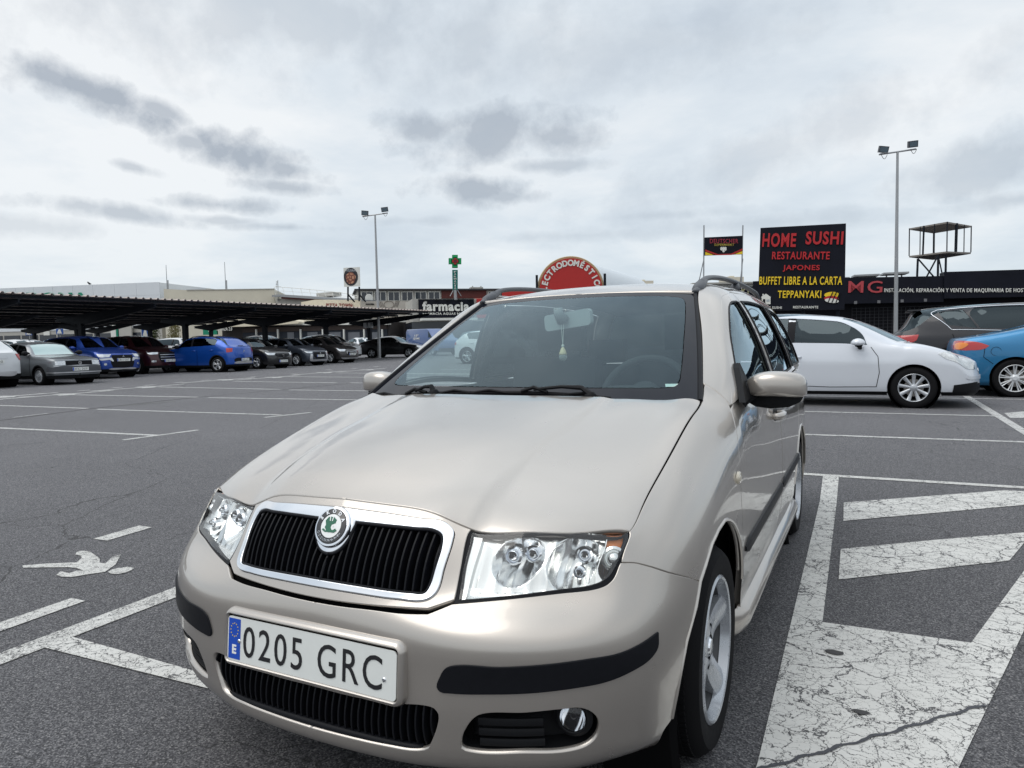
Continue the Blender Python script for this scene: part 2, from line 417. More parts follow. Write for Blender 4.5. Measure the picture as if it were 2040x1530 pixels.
def inset(P, d, keep=None):
    """shrink a closed outline by d (metres); keep(p) -> True leaves a point alone"""
    n = len(P); area = .5 * sum(P[i][0] * P[(i + 1) % n][1] - P[(i + 1) % n][0] * P[i][1] for i in range(n)); sg = 1 if area > 0 else -1
    out = []
    for i in range(n):
        a, b, c = P[i - 1], P[i], P[(i + 1) % n]; e1 = b - a; e2 = c - b
        e1 = e1 / max(np.linalg.norm(e1), 1e-9); e2 = e2 / max(np.linalg.norm(e2), 1e-9)
        nrm = np.array([-(e1[1] + e2[1]), e1[0] + e2[0]]) * sg; L = np.linalg.norm(nrm)
        if keep is not None and keep(b):
            ka, kc_ = keep(a), keep(c); ax = 0 if b[0] < 1e-4 else 1; q = b.copy()
            if ka != kc_ and not (ka and kc_):
                e = e2 if ka else e1; nn = np.array([-e[1], e[0]]) * sg; f = nn[1 - ax]
                if abs(f) > .35: q[1 - ax] += d / f
            out.append(q); continue
        if L < 1e-6: out.append(b); continue
        cosv = max(.4, L / 2); out.append(b + nrm / L * d / cosv)
    return np.array(out)
def in_poly(X, Y, P):
    c = np.zeros(X.shape, bool); n = len(P); j = n - 1
    for i in range(n):
        xi, yi = P[i]; xj, yj = P[j]
        m = ((yi > Y) != (yj > Y)) & (X < (xj - xi) * (Y - yi) / ((yj - yi) if abs(yj - yi) > 1e-15 else 1e-15) + xi); c ^= m; j = i
    return c
def dist_poly(X, Y, P):
    d = np.full(X.shape, 1e9); n = len(P)
    for i in range(n):
        a, b = P[i], P[(i + 1) % n]; e = b - a; L = e @ e
        if L < 1e-14: continue
        t = np.clip(((X - a[0]) * e[0] + (Y - a[1]) * e[1]) / L, 0, 1)
        d = np.minimum(d, np.hypot(X - a[0] - t * e[0], Y - a[1] - t * e[1]))
    return d
def cut(S, loops, h=.02):
    """triangulate the region inside loops[0] and outside the others -> (uv, tris, ordered loop indices)"""
    uv = []; E = []; L = []
    for P in loops:
        b = len(uv); idx = list(range(b, b + len(P))); uv += [tuple(p) for p in P]; E += [(idx[i], idx[(i + 1) % len(P)]) for i in range(len(P))]; L.append(idx)
    o = loops[0]; x0, y0 = o.min(0); x1, y1 = o.max(0)
    X, Y = np.meshgrid(np.arange(x0 + h / 2, x1, h), np.arange(y0 + h / 2, y1, h)); X = X + (np.arange(X.shape[0]) % 2)[:, None] * h * .5
    X = X.ravel(); Y = Y.ravel(); m = in_poly(X, Y, o) & (dist_poly(X, Y, o) > h * .45)
    for P in loops[1:]: m &= ~in_poly(X, Y, P) & (dist_poly(X, Y, P) > h * .45)
    uv += list(zip(X[m], Y[m]))
    r = delaunay_2d_cdt([Vector(p) for p in uv], E, [], 0, 1e-7, True)
    V2 = np.array([tuple(v) for v in r[0]]); T = np.array([f for f in r[2] if len(f) == 3]); cc = V2[T].mean(1)
    k = in_poly(cc[:, 0], cc[:, 1], o)
    for P in loops[1:]: k &= ~in_poly(cc[:, 0], cc[:, 1], P)
    T = T[k]; mp = {}
    for ni, olds in enumerate(r[3]):
        for q in olds: mp[q] = ni
    return V2, T, [[mp[q] for q in l if q in mp] for l in L]
def panel(name, S, loops, mat, parent, h=.02, off=0.0, gap=.0022, depth=.014, mirror=None, step=None, keepc=False, label=None, hole_gap=0.0, raw=False, holes_flange=True):
    """sheet cut out of surface S. mirror: None, 'merge' (the outline is the +x half of a symmetric panel) or 'only' (build at -x)."""
    step = step or h * .6
    c0 = (lambda p: p[0] < 1e-4) if keepc == 'u' else ((lambda p: abs(p[1] - S.vl[-1]) < 1e-4) if keepc == 'v' else None)
    LP = [inset(curve_pts(loops[0], step), gap, c0)] + [inset(curve_pts(l, step), -hole_gap) for l in loops[1:]]
    V2, T, L = cut(S, LP, h)
    u = np.clip(V2[:, 0], S.us[0], S.us[-1]); v = np.clip(V2[:, 1], S.vs[0], S.vs[-1])
    P = S.pos(u, v); N = S.nor(u, v); P = P + N * off
    if keepc: P[np.abs(P[:, 0]) < 2e-3, 0] = 0.0; N[np.abs(P[:, 0]) < 1e-9, 0] = 0
    T = [tuple(t) for t in T]
    if T:   # orient with the normal
        a, b, c = T[len(T) // 2]; fn = np.cross(P[b] - P[a], P[c] - P[a])
        if fn @ N[a] < 0: T = [(a, c, b) for a, b, c in T]
    V = [p for p in P]; NN = [n for n in N]
    if depth:
        for li, idx in enumerate(L):
            n = len(idx); b = len(V); r = min(depth * .25, .0022)
            for q in idx: V.append(P[q]); NN.append(N[q])          # own vertices -> crisp edge, tiny rounded lip
            pts = V2[idx]; cen = []
            for k in range(n):
                pa, pb = P[idx[k - 1]], P[idx[(k + 1) % n]]; t = pb - pa; t = t / max(np.linalg.norm(t), 1e-9); o = np.cross(t, N[idx[k]]); cen.append(o)
            area = .5 * sum(pts[k][0] * pts[(k + 1) % n][1] - pts[(k + 1) % n][0] * pts[k][1] for k in range(n))
            # outward side: test one point
            k = n // 3; uu = pts[k]; q2 = S.near(P[idx[k]] + cen[k] * .004)
            ins = bool(in_poly(np.array([q2[0]]), np.array([q2[1]]), LP[0])[0]) and not any(bool(in_poly(np.array([q2[0]]), np.array([q2[1]]), p)[0]) for p in LP[1:])
            sg = -1 if ins else 1
            for k, q in enumerate(idx): V.append(P[q] - N[q] * r + cen[k] * sg * r * .8); NN.append((N[q] + cen[k] * sg) / 1.414)
            for k, q in enumerate(idx): V.append(P[q] - N[q] * depth + cen[k] * sg * r * .8); NN.append(cen[k] * sg)
            for k in range(n):
                k2 = (k + 1) % n
                if keepc and abs(P[idx[k]][0]) < 1e-6 and abs(P[idx[k2]][0]) < 1e-6: continue
                for ra, rb in ((0, 1), (1, 2)):
                    f = (b + ra * n + k, b + rb * n + k, b + rb * n + k2, b + ra * n + k2)
                    T.append(f if sg > 0 else f[::-1])
    V = np.array(V); NN = np.array(NN)
    if mirror == 'merge':
        n = len(V); c = [i for i in range(n) if abs(V[i][0]) < 1e-6]; cs = set(c)
        mp = {}; V2l = list(V); N2 = list(NN)
        for i in range(n):
            if i in cs: mp[i] = i
            else: mp[i] = len(V2l); V2l.append(V[i] * [-1, 1, 1]); N2.append(NN[i] * [-1, 1, 1])
        T = T + [tuple(mp[q] for q in t[::-1]) for t in T]; V, NN = np.array(V2l), np.array(N2)
    elif mirror == 'only':
        V = V * [-1, 1, 1]; NN = NN * [-1, 1, 1]; T = [t[::-1] for t in T]
    if raw: return V, T, NN
    return mesh_obj(name, V, T, mat, parent, True, NN, label)
# ------------------------------------------------------------------ wheels
def tyre_mesh(bm, r, rr, w, tread=True, n=64, mi=0):
    """axis = +x pointing out of the car, centre of the wheel at the origin, outer face at x = 0"""
    M = Matrix.Rotation(R(90), 4, 'Y')
    add_lathe(bm, [(rr - .004, -.02), (rr + .004, -.004), (rr + (r - rr) * .35, .004), (rr + (r - rr) * .7, .002), (r - .012, -.012), (r - .003, -.028), (r, -.05), (r, -w + .05), (r - .003, -w + .028), (r - .02, -w + .008), (rr, -w)], n, M, mi)
    if tread:
        for h in (-.05, -.085, -.12, -.15):
            if h > -w + .03:
                add_lathe(bm, [(r + .0035, h), (r + .0035, h - .022), (r - .004, h - .024)], n, M, mi)
                add_lathe(bm, [(r - .004, h + .002), (r + .0035, h)], n, M, mi)
def rim_mesh(bm, rr, style='five', n=64):
    M = Matrix.Rotation(R(90), 4, 'Y')
    # outer lip and barrel
    add_lathe(bm, [(rr, -.018), (rr + .002, -.004), (rr - .004, .001), (rr - .010, -.002), (rr - .012, -.012), (rr - .016, -.030)], n, M)
    def spoke(a, wi, wo, r0, r1, x0, x1, th=.03, crown=.004):
        ca, sa = math.cos(a), math.sin(a); k = 6; top = []; bot = []
        for i in range(k + 1):
            t = i / k; r = r0 + (r1 - r0) * t; w = wi + (wo - wi) * t; x = x0 + (x1 - x0) * t - .010 * math.sin(math.pi * t)
            row = []
            for s, dx in ((-1, -th), (-1, -.006), (-.62, 0), (0, crown), (.62, 0), (1, -.006), (1, -th)):
                yy = s * w / 2; row.append(bm.verts.new((x + dx, ca * r - sa * yy, sa * r + ca * yy)))
            top.append(row)
        for A, B in zip(top, top[1:]):
            for j in range(6): bm.faces.new((A[j], A[j + 1], B[j + 1], B[j]))
    if style == 'five':
        for i in range(5): spoke(R(90 + 72 * i), .074, .086, .035, rr - .008, -.026, -.010, .040, .003)
        add_lathe(bm, [(0, -.024), (.026, -.024), (.030, -.028), (.05, -.034), (.075, -.040), (.08, -.07)], 40, M)
    elif style == 'seven':
        for i in range(9): spoke(R(90 + 40 * i), .034, .058, .045, rr - .006, -.022, -.006, .025)
        add_lathe(bm, [(0, -.008), (.030, -.008), (.036, -.012), (.055, -.018), (.06, -.05)], 40, M)
    elif style == 'multi':
        for i in range(9):
            for s in (-1, 1): spoke(R(90 + 40 * i + s * 5.5), .016, .022, .05, rr - .006, -.026, -.008, .03)
        add_lathe(bm, [(0, -.012), (.035, -.012), (.045, -.020), (.07, -.030), (.075, -.06)], 40, M)
    elif style == 'double':
        for i in range(5):
            for s in (-1, 1): spoke(R(90 + 72 * i + s * 9), .022, .032, .04, rr - .006, -.026, -.008, .03)
        add_lathe(bm, [(0, -.014), (.035, -.014), (.045, -.020), (.06, -.030), (.065, -.06)], 32, M)
    elif style == 'cover':
        add_lathe(bm, [(0, .0), (.05, -.002), (.06, -.010), (rr * .6, -.012), (rr * .62, -.018), (rr * .9, -.014), (rr - .004, -.004)], 40, M)
def make_wheel(parent, loc, side, r=.290, rr=.2025, w=.195, style='five', rimmat=None, steer=0.0, detail=True):
    """wheel > tyre, rim, brake disc; a part of the car"""
    t = bpy.data.objects.new('wheel', None); C.objects.link(t); t.parent = parent; t.location = loc; t.empty_display_size = .1
    t.rotation_euler = (0, 0, steer if side > 0 else math.pi + steer)
    n = 72 if detail else 28
    bm = bmesh.new(); tyre_mesh(bm, r, rr, w, detail, n)
    if detail:
        M = Matrix.Rotation(R(90), 4, 'Y')
        for i in range(96):   # tread blocks: cross sipes
            a = 2 * math.pi * i / 96
            for x0, x1, sk in ((-.03, -.052, .02), (-.155, -.175, -.02)):
                q = Matrix.Rotation(a, 4, 'X')
                add_box(bm, x1, x0, -.0052, .0052, r - .004, r + .0018, M=q @ Matrix.Rotation(R(8 if sk > 0 else -8), 4, 'Z'))
    bm_obj('tyre', bm, M_RUB, t, autos=35)
    bm = bmesh.new(); rim_mesh(bm, rr, style, n)
    rm = bm_obj('rim', bm, rimmat or M_ALLOY, t, autos=38)
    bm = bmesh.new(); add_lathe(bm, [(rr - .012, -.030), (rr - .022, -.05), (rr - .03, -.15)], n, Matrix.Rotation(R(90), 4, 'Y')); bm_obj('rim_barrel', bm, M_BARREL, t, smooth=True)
    bm = bmesh.new(); M = Matrix.Rotation(R(90), 4, 'Y')
    add_lathe(bm, [(0, -.06), (rr * .62, -.062), (rr * .64, -.072), (0, -.075)], 32, M)
    bm_obj('brake_disc', bm, M_DISC, t, autos=30)
    bm = bmesh.new(); add_lathe(bm, [(rr - .012, -.09), (0, -.091)], 24, M); bm_obj('wheel_back', bm, M_DARK, t)
    if detail and style == 'five':
        bm = bmesh.new()
        for i in range(5):
            a = R(90 + 36 + 72 * i); q = Matrix.Translation((-.036, math.cos(a) * .052, math.sin(a) * .052)) @ M
            add_lathe(bm, [(.0155, .008), (.0145, .009), (.0135, .006), (.012, -.006), (0, -.006)], 16, q)
        bm_obj('bolt', bm, M_BLACK, t, autos=30)
        bm = bmesh.new(); add_lathe(bm, [(0, -.018), (.022, -.019), (.0255, -.025)], 24, M); bm_obj('hub_cap', bm, M_CHROME, t, autos=30)
    return t
M_BARREL = principled('rim_barrel', (.07, .072, .075), .5, .4)  # darker than the alloy: shade between the spokes put into the colour
M_DISC = principled('brake_steel', (.22, .21, .20), .4, .9)

# ------------------------------------------------------------------ the beige estate car
HERO = empty('estate_car', (0, 0, 0), label='champagne beige estate car with a chromed grille parked in front of the camera', cat='car')
def hero():
    car = HERO
    # belt surface: columns from the middle of the nose round the corner to the tail, rows from the lip to the waist
    xs = [0, .15, .27, .348, .47, .59]
    F = [  # (z, y per column)
        (.215, [-.750, -.745, -.730, -.710, -.670, -.600]),
        (.250, [-.788, -.783, -.769, -.749, -.710, -.645]),
        (.310, [-.784, -.783, -.776, -.762, -.727, -.666]),
        (.380, [-.779, -.778, -.775, -.767, -.735, -.676]),
        (.460, [-.776, -.776, -.773, -.765, -.734, -.676]),
        (.540, [-.769, -.769, -.765, -.755, -.723, -.664]),
        (.600, [-.742, -.738, -.724, -.700, -.656, -.601])]
    cols = []
    for k, x in enumerate(xs):
        c = [(x, y[k], z) for z, y in F]
        c.append((x, [-.695, -.692, -.680, -.652, -.613, -.560][k], [.690, .688, .682, .668, .667, .667][k]))
        c.append([(0, -.635, .787), (.15, -.630, .782), (.27, -.618, .766), (.348, -.604, .737), (.47, -.565, .735), (.59, -.508, .732)][k])
        cols.append(c)
    S = [
        [(.700, -.470, .215), (.730, -.500, .25), (.738, -.520, .31), (.740, -.535, .38), (.738, -.542, .46), (.726, -.540, .54), (.708, -.520, .605), (.690, -.492, .668), (.684, -.446, .728)],
        [(.745, -.41, .215), (.765, -.42, .25), (.777, -.42, .31), (.784, -.425, .38), (.785, -.43, .46), (.777, -.43, .54), (.763, -.42, .608), (.740, -.40, .690), (.690, -.36, .768)],
        [(.785, -.28, .215), (.798, -.28, .25), (.808, -.28, .31), (.813, -.28, .38), (.815, -.28, .46), (.811, -.275, .545), (.799, -.265, .630), (.768, -.25, .732), (.692, -.22, .820)],
        [(.797, 0, .215), (.808, 0, .25), (.811, 0, .31), (.817, 0, .38), (.821, 0, .46), (.821, 0, .56), (.812, 0, .67), (.782, 0, .785), (.692, -.01, .884)],
        [(.797, .2, .215), (.808, .2, .25), (.808, .2, .31), (.814, .2, .38), (.820, .2, .46), (.822, .2, .57), (.813, .2, .70), (.786, .2, .835), (.690, .2, .940)],
        [(.797, .33, .215), (.808, .33, .25), (.808, .33, .31), (.814, .33, .38), (.820, .33, .46), (.822, .33, .58), (.815, .33, .72), (.789, .33, .865), (.686, .33, .968)],
        [(.797, .43, .215), (.808, .43, .25), (.808, .43, .31), (.814, .43, .38), (.820, .43, .46), (.822, .43, .585), (.815, .43, .74), (.788, .43, .90), (.672, .43, 1.022)],
        [(.797, .75, .215), (.808, .75, .25), (.808, .75, .31), (.814, .75, .38), (.820, .75, .46), (.822, .75, .59), (.815, .75, .74), (.803, .75, .86), (.786, .75, .950)],
        [(.797, 1.35, .215), (.808, 1.35, .25), (.808, 1.35, .31), (.814, 1.35, .38), (.820, 1.35, .46), (.823, 1.35, .59), (.817, 1.35, .74), (.806, 1.35, .865), (.789, 1.35, .958)],
        [(.795, 2.0, .215), (.807, 2.0, .25), (.808, 2.0, .31), (.813, 2.0, .38), (.819, 2.0, .46), (.821, 2.0, .59), (.815, 2.0, .75), (.803, 2.0, .875), (.785, 2.0, .970)],
        [(.785, 2.6, .215), (.798, 2.6, .25), (.808, 2.6, .31), (.814, 2.6, .38), (.816, 2.6, .46), (.815, 2.6, .59), (.808, 2.6, .75), (.795, 2.6, .885), (.775, 2.6, .982)],
        [(.75, 3.05, .215), (.77, 3.05, .25), (.785, 3.06, .31), (.792, 3.07, .38), (.793, 3.07, .46), (.790, 3.06, .60), (.780, 3.03, .76), (.765, 3.03, .89), (.745, 3.0, .99)],
        [(.62, 3.32, .215), (.66, 3.34, .25), (.69, 3.36, .31), (.70, 3.37, .38), (.70, 3.37, .46), (.69, 3.34, .60), (.69, 3.28, .76), (.685, 3.24, .90), (.67, 3.20, 1.0)],
        [(.35, 3.40, .215), (.37, 3.42, .25), (.38, 3.44, .31), (.38, 3.45, .38), (.38, 3.45, .46), (.38, 3.41, .60), (.38, 3.36, .76), (.38, 3.31, .90), (.37, 3.27, 1.0)],
        [(0, 3.42, .215), (0, 3.44, .25), (0, 3.46, .31), (0, 3.47, .38), (0, 3.47, .46), (0, 3.43, .60), (0, 3.38, .76), (0, 3.33, .90), (0, 3.29, 1.0)]]
    H = [
        [(.59, -.508, .732), (.47, -.565, .735), (.348, -.604, .737), (.27, -.618, .766), (.15, -.630, .782), (0, -.635, .787)],
        [(.595, -.422, .778), (.475, -.472, .786), (.348, -.508, .797), (.27, -.520, .815), (.15, -.530, .829), (0, -.535, .834)],
        [(.60, -.262, .836), (.48, -.300, .848), (.348, -.335, .860), (.27, -.350, .871), (.15, -.362, .880), (0, -.368, .883)],
        [(.60, -.04, .901), (.48, -.070, .910), (.348, -.095, .918), (.27, -.108, .925), (.15, -.118, .931), (0, -.122, .933)],
        [(.60, .165, .953), (.48, .13, .957), (.348, .10, .960), (.27, .085, .964), (.15, .075, .966), (0, .07, .967)],
        [(.60, .285, .976), (.48, .245, .979), (.348, .215, .980), (.27, .20, .982), (.15, .185, .983), (0, .18, .983)]]
    belt = np.array(cols + S, float); nb = belt.shape[0]; k0 = 6
    ul = np.concatenate([[0], np.cumsum(np.linalg.norm(np.diff(belt[:, 2:7], axis=0), axis=2).mean(1))])
    vl = np.concatenate([[0], np.cumsum(np.linalg.norm(np.diff(belt[:, :], axis=1), axis=2)[4:10].mean(0))])
    us = np.unique(np.concatenate([np.linspace(a, b, 10) for a, b in zip(ul, ul[1:])]).round(9)); vs = np.unique(np.concatenate([np.linspace(a, b, 9) for a, b in zip(vl, vl[1:])]).round(9))
    def rowspl(j):
        a = nat_spline(ul, belt[:, j])(us)
        if j >= 6:
            k = k0 + 7; m_ = us <= ul[k - 1] + 1e-9; a[m_] = nat_spline(ul[:k], belt[:k, j])(us[m_])
        return a
    A = np.stack([rowspl(j) for j in range(9)], 1)
    hood = np.array(H, float); uh = ul[k0:k0 + 6]; ush = us[(us >= uh[0] - 1e-9) & (us <= uh[-1] + 1e-9)]
    hv = np.concatenate([[0], np.cumsum(np.linalg.norm(np.diff(np.concatenate([np.array(S)[:6, 8:9], hood], 1), axis=1), axis=2).mean(0))])
    HA = np.stack([nat_spline(uh, hood[:, j])(ush) for j in range(6)], 1)
    vfull = np.concatenate([vl, vl[-1] + hv[1:]])
    i0 = int(np.argmin(abs(us - uh[0]))); i1 = int(np.argmin(abs(us - uh[-1])))
    D = []
    vsh = np.unique(np.concatenate([np.linspace(a, b, 17) for a, b in zip(vfull[8:], vfull[9:])]).round(9)); DH = []
    for i in range(len(us)):
        if i0 <= i <= i1:
            f = nat_spline(vfull, np.concatenate([A[i], HA[i - i0]])); D.append(f(vs)); DH.append(f(vsh))
        else:
            if i < i0:
                t = min(1, (us[i] / us[i0])); g = A[i][8] + (1 - t) * np.array([0, .10, .045]) + t * (HA[0][0] - A[i0][8])
                D.append(nat_spline(vfull[:10], np.concatenate([A[i], [g]]))(vs))
            elif us[i] < ul[k0 + 6]:
                t = (us[i] - uh[-1]) / (ul[k0 + 6] - uh[-1]); g = A[i][8] + (HA[-1][0] - A[i1][8])
                D.append(nat_spline(vfull[:10], np.concatenate([A[i], [g]]))(vs))
            else: D.append(nat_spline(vl, A[i])(vs))
    B = Surf(np.array(D), us, vs); B.ul, B.vl = ul, vl
    DH = np.array(DH); yy = DH[..., 1]; xc = np.interp(yy, [-.62, -.2, .25], [.350, .372, .40]); fd = np.clip((yy + .66) / .12, 0, 1)
    tt = np.clip((xc + .020 - DH[..., 0]) / .040, 0, 1); DH[..., 2] += .0070 * fd * tt * tt * (3 - 2 * tt) * np.clip(1.25 - abs(yy) * .3, 0, 1)
    HS = Surf(DH, ush, vsh); HS.vl = np.array([vsh[0], vsh[-1]])
    for s_ in (B, HS): s_.flip = 1.0 if s_.N[s_.N.shape[0] // 2, s_.N.shape[1] // 2] @ np.array([1, 0, 1.0]) > 0 else -1.0
    P0, VT = vl[-1], vsh[-1]
    # greenhouse side: slanting stations up the pillar, then along the roof
    G = [
        [(.786, .43, .935), (.768, .43, .962), (.742, .43, .990), (.708, .43, 1.013), (.672, .43, 1.022)],
        [(.788, .58, .942), (.768, .585, .998), (.735, .59, 1.050), (.690, .595, 1.098), (.640, .580, 1.113)],
        [(.789, .78, .948), (.758, .785, 1.045), (.712, .79, 1.140), (.645, .795, 1.222), (.588, .795, 1.243)],
        [(.790, 1.03, .952), (.750, 1.03, 1.090), (.692, 1.03, 1.235), (.603, 1.035, 1.350), (.530, 1.03, 1.378)],
        [(.790, 1.45, .958), (.746, 1.45, 1.105), (.683, 1.45, 1.258), (.598, 1.45, 1.385), (.545, 1.45, 1.418)],
        [(.786, 2.05, .968), (.741, 2.05, 1.120), (.676, 2.05, 1.272), (.594, 2.05, 1.398), (.545, 2.05, 1.430)],
        [(.776, 2.65, .982), (.728, 2.65, 1.130), (.664, 2.65, 1.272), (.586, 2.65, 1.388), (.540, 2.65, 1.418)],
        [(.745, 3.02, .992), (.702, 3.0, 1.130), (.645, 2.97, 1.262), (.572, 2.94, 1.368), (.530, 2.92, 1.396)],
        [(.66, 3.20, 1.0), (.63, 3.16, 1.13), (.59, 3.11, 1.25), (.535, 3.05, 1.345), (.50, 3.03, 1.372)]]
    vg = np.linspace(B.near((.786, .43, .935))[1], P0, 5); G[0] = [tuple(B.pos(ul[k0 + 6], v)[0]) for v in vg]
    G2 = grid_surf(G, 9, 8); G2.flip = 1.0 if G2.N[30, 16, 0] > 0 else -1.0
    gu, gv = G2.ul, G2.vl
    # windscreen
    W = [(.682, .335, .968), (.632, .565, 1.104), (.576, .797, 1.238), (.516, 1.029, 1.366)]; Wc = [(.215, .965), (.475, 1.120), (.735, 1.264), (.985, 1.386)]
    ws = []
    for f in (0, .28, .54, .76, .92, 1.0):
        ws.append([(W[j][0] * f, Wc[j][0] + (W[j][1] - Wc[j][0]) * f ** 2.5, Wc[j][1] + (W[j][2] - Wc[j][1]) * f ** 2.5) for j in range(4)])
    WS = grid_surf(ws, 8, 8); WS.flip = 1.0 if WS.N[5, 8, 1] < 0 else -1.0
    # roof
    rc = [(.985, 1.388), (1.22, 1.430), (1.60, 1.464), (2.10, 1.475), (2.65, 1.462), (3.02, 1.428), (3.16, 1.395)]
    rs = [(.530, 1.03, 1.378), (.541, 1.24, 1.402), (.546, 1.60, 1.424), (.545, 2.10, 1.431), (.540, 2.65, 1.418), (.530, 2.92, 1.396), (.50, 3.03, 1.372)]
    rf = []
    for (yc, zc), (x, y, z) in zip(rc, rs):
        rf.append([(x * f, yc + (y - yc) * f ** 2.2, zc + (z - zc) * f ** 2.6) for f in (1, .9, .7, .45, .2, 0)])
    RF = grid_surf(rf, 8, 8); RF.flip = 1.0 if RF.N[20, 20, 2] > 0 else -1.0
    # ---- backing shells (dark) behind the gaps
    def shell(name, S_, off, skip=None):
        D2 = S_.D - S_.N * S_.flip * off; nu, nv = D2.shape[:2]; V = D2.reshape(-1, 3); Fc = []
        for i in range(nu - 1):
            for j in range(nv - 1):
                c = D2[i, j]
                if skip and skip(c): continue
                Fc.append((i * nv + j, (i + 1) * nv + j, (i + 1) * nv + j + 1, i * nv + j + 1))
        n = len(V); V2 = np.concatenate([V, V * [-1, 1, 1]]); Fc = Fc + [tuple(n + q for q in f[::-1]) for f in Fc]
        return mesh_obj(name, V2, Fc, M_DARK, car)
    arch = lambda c: (abs(c[0]) > .5 and (math.hypot(c[1], c[2] - .29) < .37 or math.hypot(c[1] - 2.462, c[2] - .29) < .37))
    inl = lambda c: arch(c) or (.335 < abs(c[0]) < .74 and c[1] < -.38 and .52 < c[2] < .79) or (abs(c[0]) < .70 and c[1] < -.3 and c[2] < .43)
    shell('inner_body', B, .030, lambda c: inl(c) or c[2] > .93)
    shell('bonnet_liner', HS, .024)
    shell('roof_lining', RF, .03)
    bx = [(-.335, .335, -.56, -.54, .26, .72), (-.68, -.335, -.37, -.35, .26, .62), (.335, .68, -.37, -.35, .26, .62), (-.60, .60, -.54, 3.2, .19, .22), (-.60, -.57, -.36, .5, .22, .68), (.57, .60, -.36, .5, .22, .68), (-.60, -.57, 1.95, 3.0, .22, .9), (.57, .60, 1.95, 3.0, .22, .9)]
    boxes('engine_bay', bx, M_DARK, car)
    # wheel housings
    bm = bmesh.new()
    for s in (-1, 1):
        for yc in (0, 2.462):
            M = Matrix.Translation((s * .57, yc, .29)) @ Matrix.Rotation(R(90) * s, 4, 'Y')
            add_lathe(bm, [(0, .0), (.40, .0), (.40, .19), (.385, .205)], 40, M)
    bm_obj('wheel_housing', bm, M_DARK, car, smooth=True)
    px = B.px; nr = B.near
    def two(name, S_, loops, mat, label=None, **kw):
        panel(name, S_, loops, mat, car, label=label, **kw); panel(name, S_, loops, mat, car, mirror='only', label=label, **kw)
    # ---- bonnet
    panel('bonnet', HS, [[(ush[0], P0 + .001, 1)] + [(u, P0 + .001) for u in np.linspace(ush[0] + .05, ush[-1] - .05, 8)] + [(ush[-1], P0 + .001, 1), (ush[-1], VT, 1), (ush[0], VT, 1)]], M_PAINT, car, h=.022, gap=.0032, keepc='v', mirror='merge', depth=.020)
    # ---- headlamp cut-out in the nose, shared edges (survey points of the photograph)
    lens = [(941, 1062.5, 1), (1040, 1061), (1150, 1061), (1249.5, 1062.5, 1), (1238, 1102), (1220, 1138), (1202, 1157), (1176, 1167), (1117, 1175), (1040, 1184.5), (914, 1195, 1), (925, 1130)]
    hole = [(934.5, 1057, 1), (1040, 1055), (1150, 1055), (1255, 1057, 1), (1247, 1090), (1238, 1121), (1226, 1149), (1212, 1163.5), (1192, 1171.5), (1117, 1180.5), (1000, 1193), (906, 1200, 1), (919, 1130)]
    uvl = lambda pts: [(*px(p[0], p[1]), *p[2:]) for p in pts]
    lens_uv = uvl(lens)
    def flat(L_, end=True, u0=.13):
        """let an outline reach the middle of the car level"""
        L_ = list(L_) if end else list(L_)[::-1]; k = max(i for i, q in enumerate(L_) if q[0] >= u0 or i == 0)
        if k + 1 >= len(L_): return L_ if end else L_[::-1]
        a_, b_ = L_[k], L_[k + 1]; sl = (a_[1] - b_[1]) / (a_[0] - b_[0]); v0 = b_[1] + sl * (u0 - b_[0])
        out = L_[:k + 1] + [(u_, v0 - sl * u0 / 2 + sl * u_ * u_ / (2 * u0)) for u_ in (u0 * .8, u0 * .55, u0 * .3, u0 * .12)]
        return out if end else out[::-1]
    # ---- bumper
    top = [(1395, 1158.4, 1), (1333, 1141), (1294, 1128.5), (1264, 1121.3), (1238, 1121, 1), (1226, 1149), (1212, 1164), (1192, 1172.5), (1117, 1182), (1000, 1194.5), (901, 1203, 1), (852, 1223, 1), (797, 1222), (738, 1215), (690, 1210), (655, 1207.3)]
    t_uv = flat(uvl(top)); vc = t_uv[-1][1]
    def archuv(y0, y1, yc, r, n, zc=.29, flat=0):
        out = []
        for a in np.linspace(y0, y1, n):
            y = yc + (r if yc > 1 else .332) * math.cos(a); z = zc + r * math.sin(a)
            q = B.ray((2, y, max(z, .216)), (-1, 0, 0)); out.append(q)
        return out
    RA = .366
    aend = nr((.80, -.30, .59)); afront = []
    for q_ in ((1387.5, 1206), (1368, 1277), (1349, 1379), (1339, 1431), (1321, 1459)): afront.append(px(*q_))
    arch_seam = px(1395, 1158.4)
    bump = t_uv + [(1e-9, vc, 1), (0, vl[0] + .0, 1)] + [(u, vl[0]) for u in np.linspace(.15, afront[-1][0] - .08, 6)] + [(afront[-1][0], vl[0] + .004, 1)] + [(*q,) for q in afront[::-1]]
    lg = [(801, 1403.5), (848, 1407.5), (864, 1413), (872, 1424), (871.5, 1441), (858, 1480), (852, 1491), (834, 1495.5), (772, 1487), (700, 1471), (648, 1456)]
    lg_uv = flat(uvl(lg))
    zl, zt = lg_uv[-1][1], nr((0, -.80, .366))[1]
    lgh = [(0.0, zt, 1), (lg_uv[0][0] * .5, zt)] + lg_uv + [(0.0, zl, 1)]
    fog = [(959, 1421.8), (1047, 1419), (1120, 1412), (1157, 1409.5), (1182, 1419), (1196.6, 1441), (1191.7, 1468), (1169.6, 1488), (1133, 1499), (1047, 1502.6), (937, 1500), (918, 1493), (917, 1475), (929.4, 1446), (944, 1429)]
    fog_uv = uvl(fog)
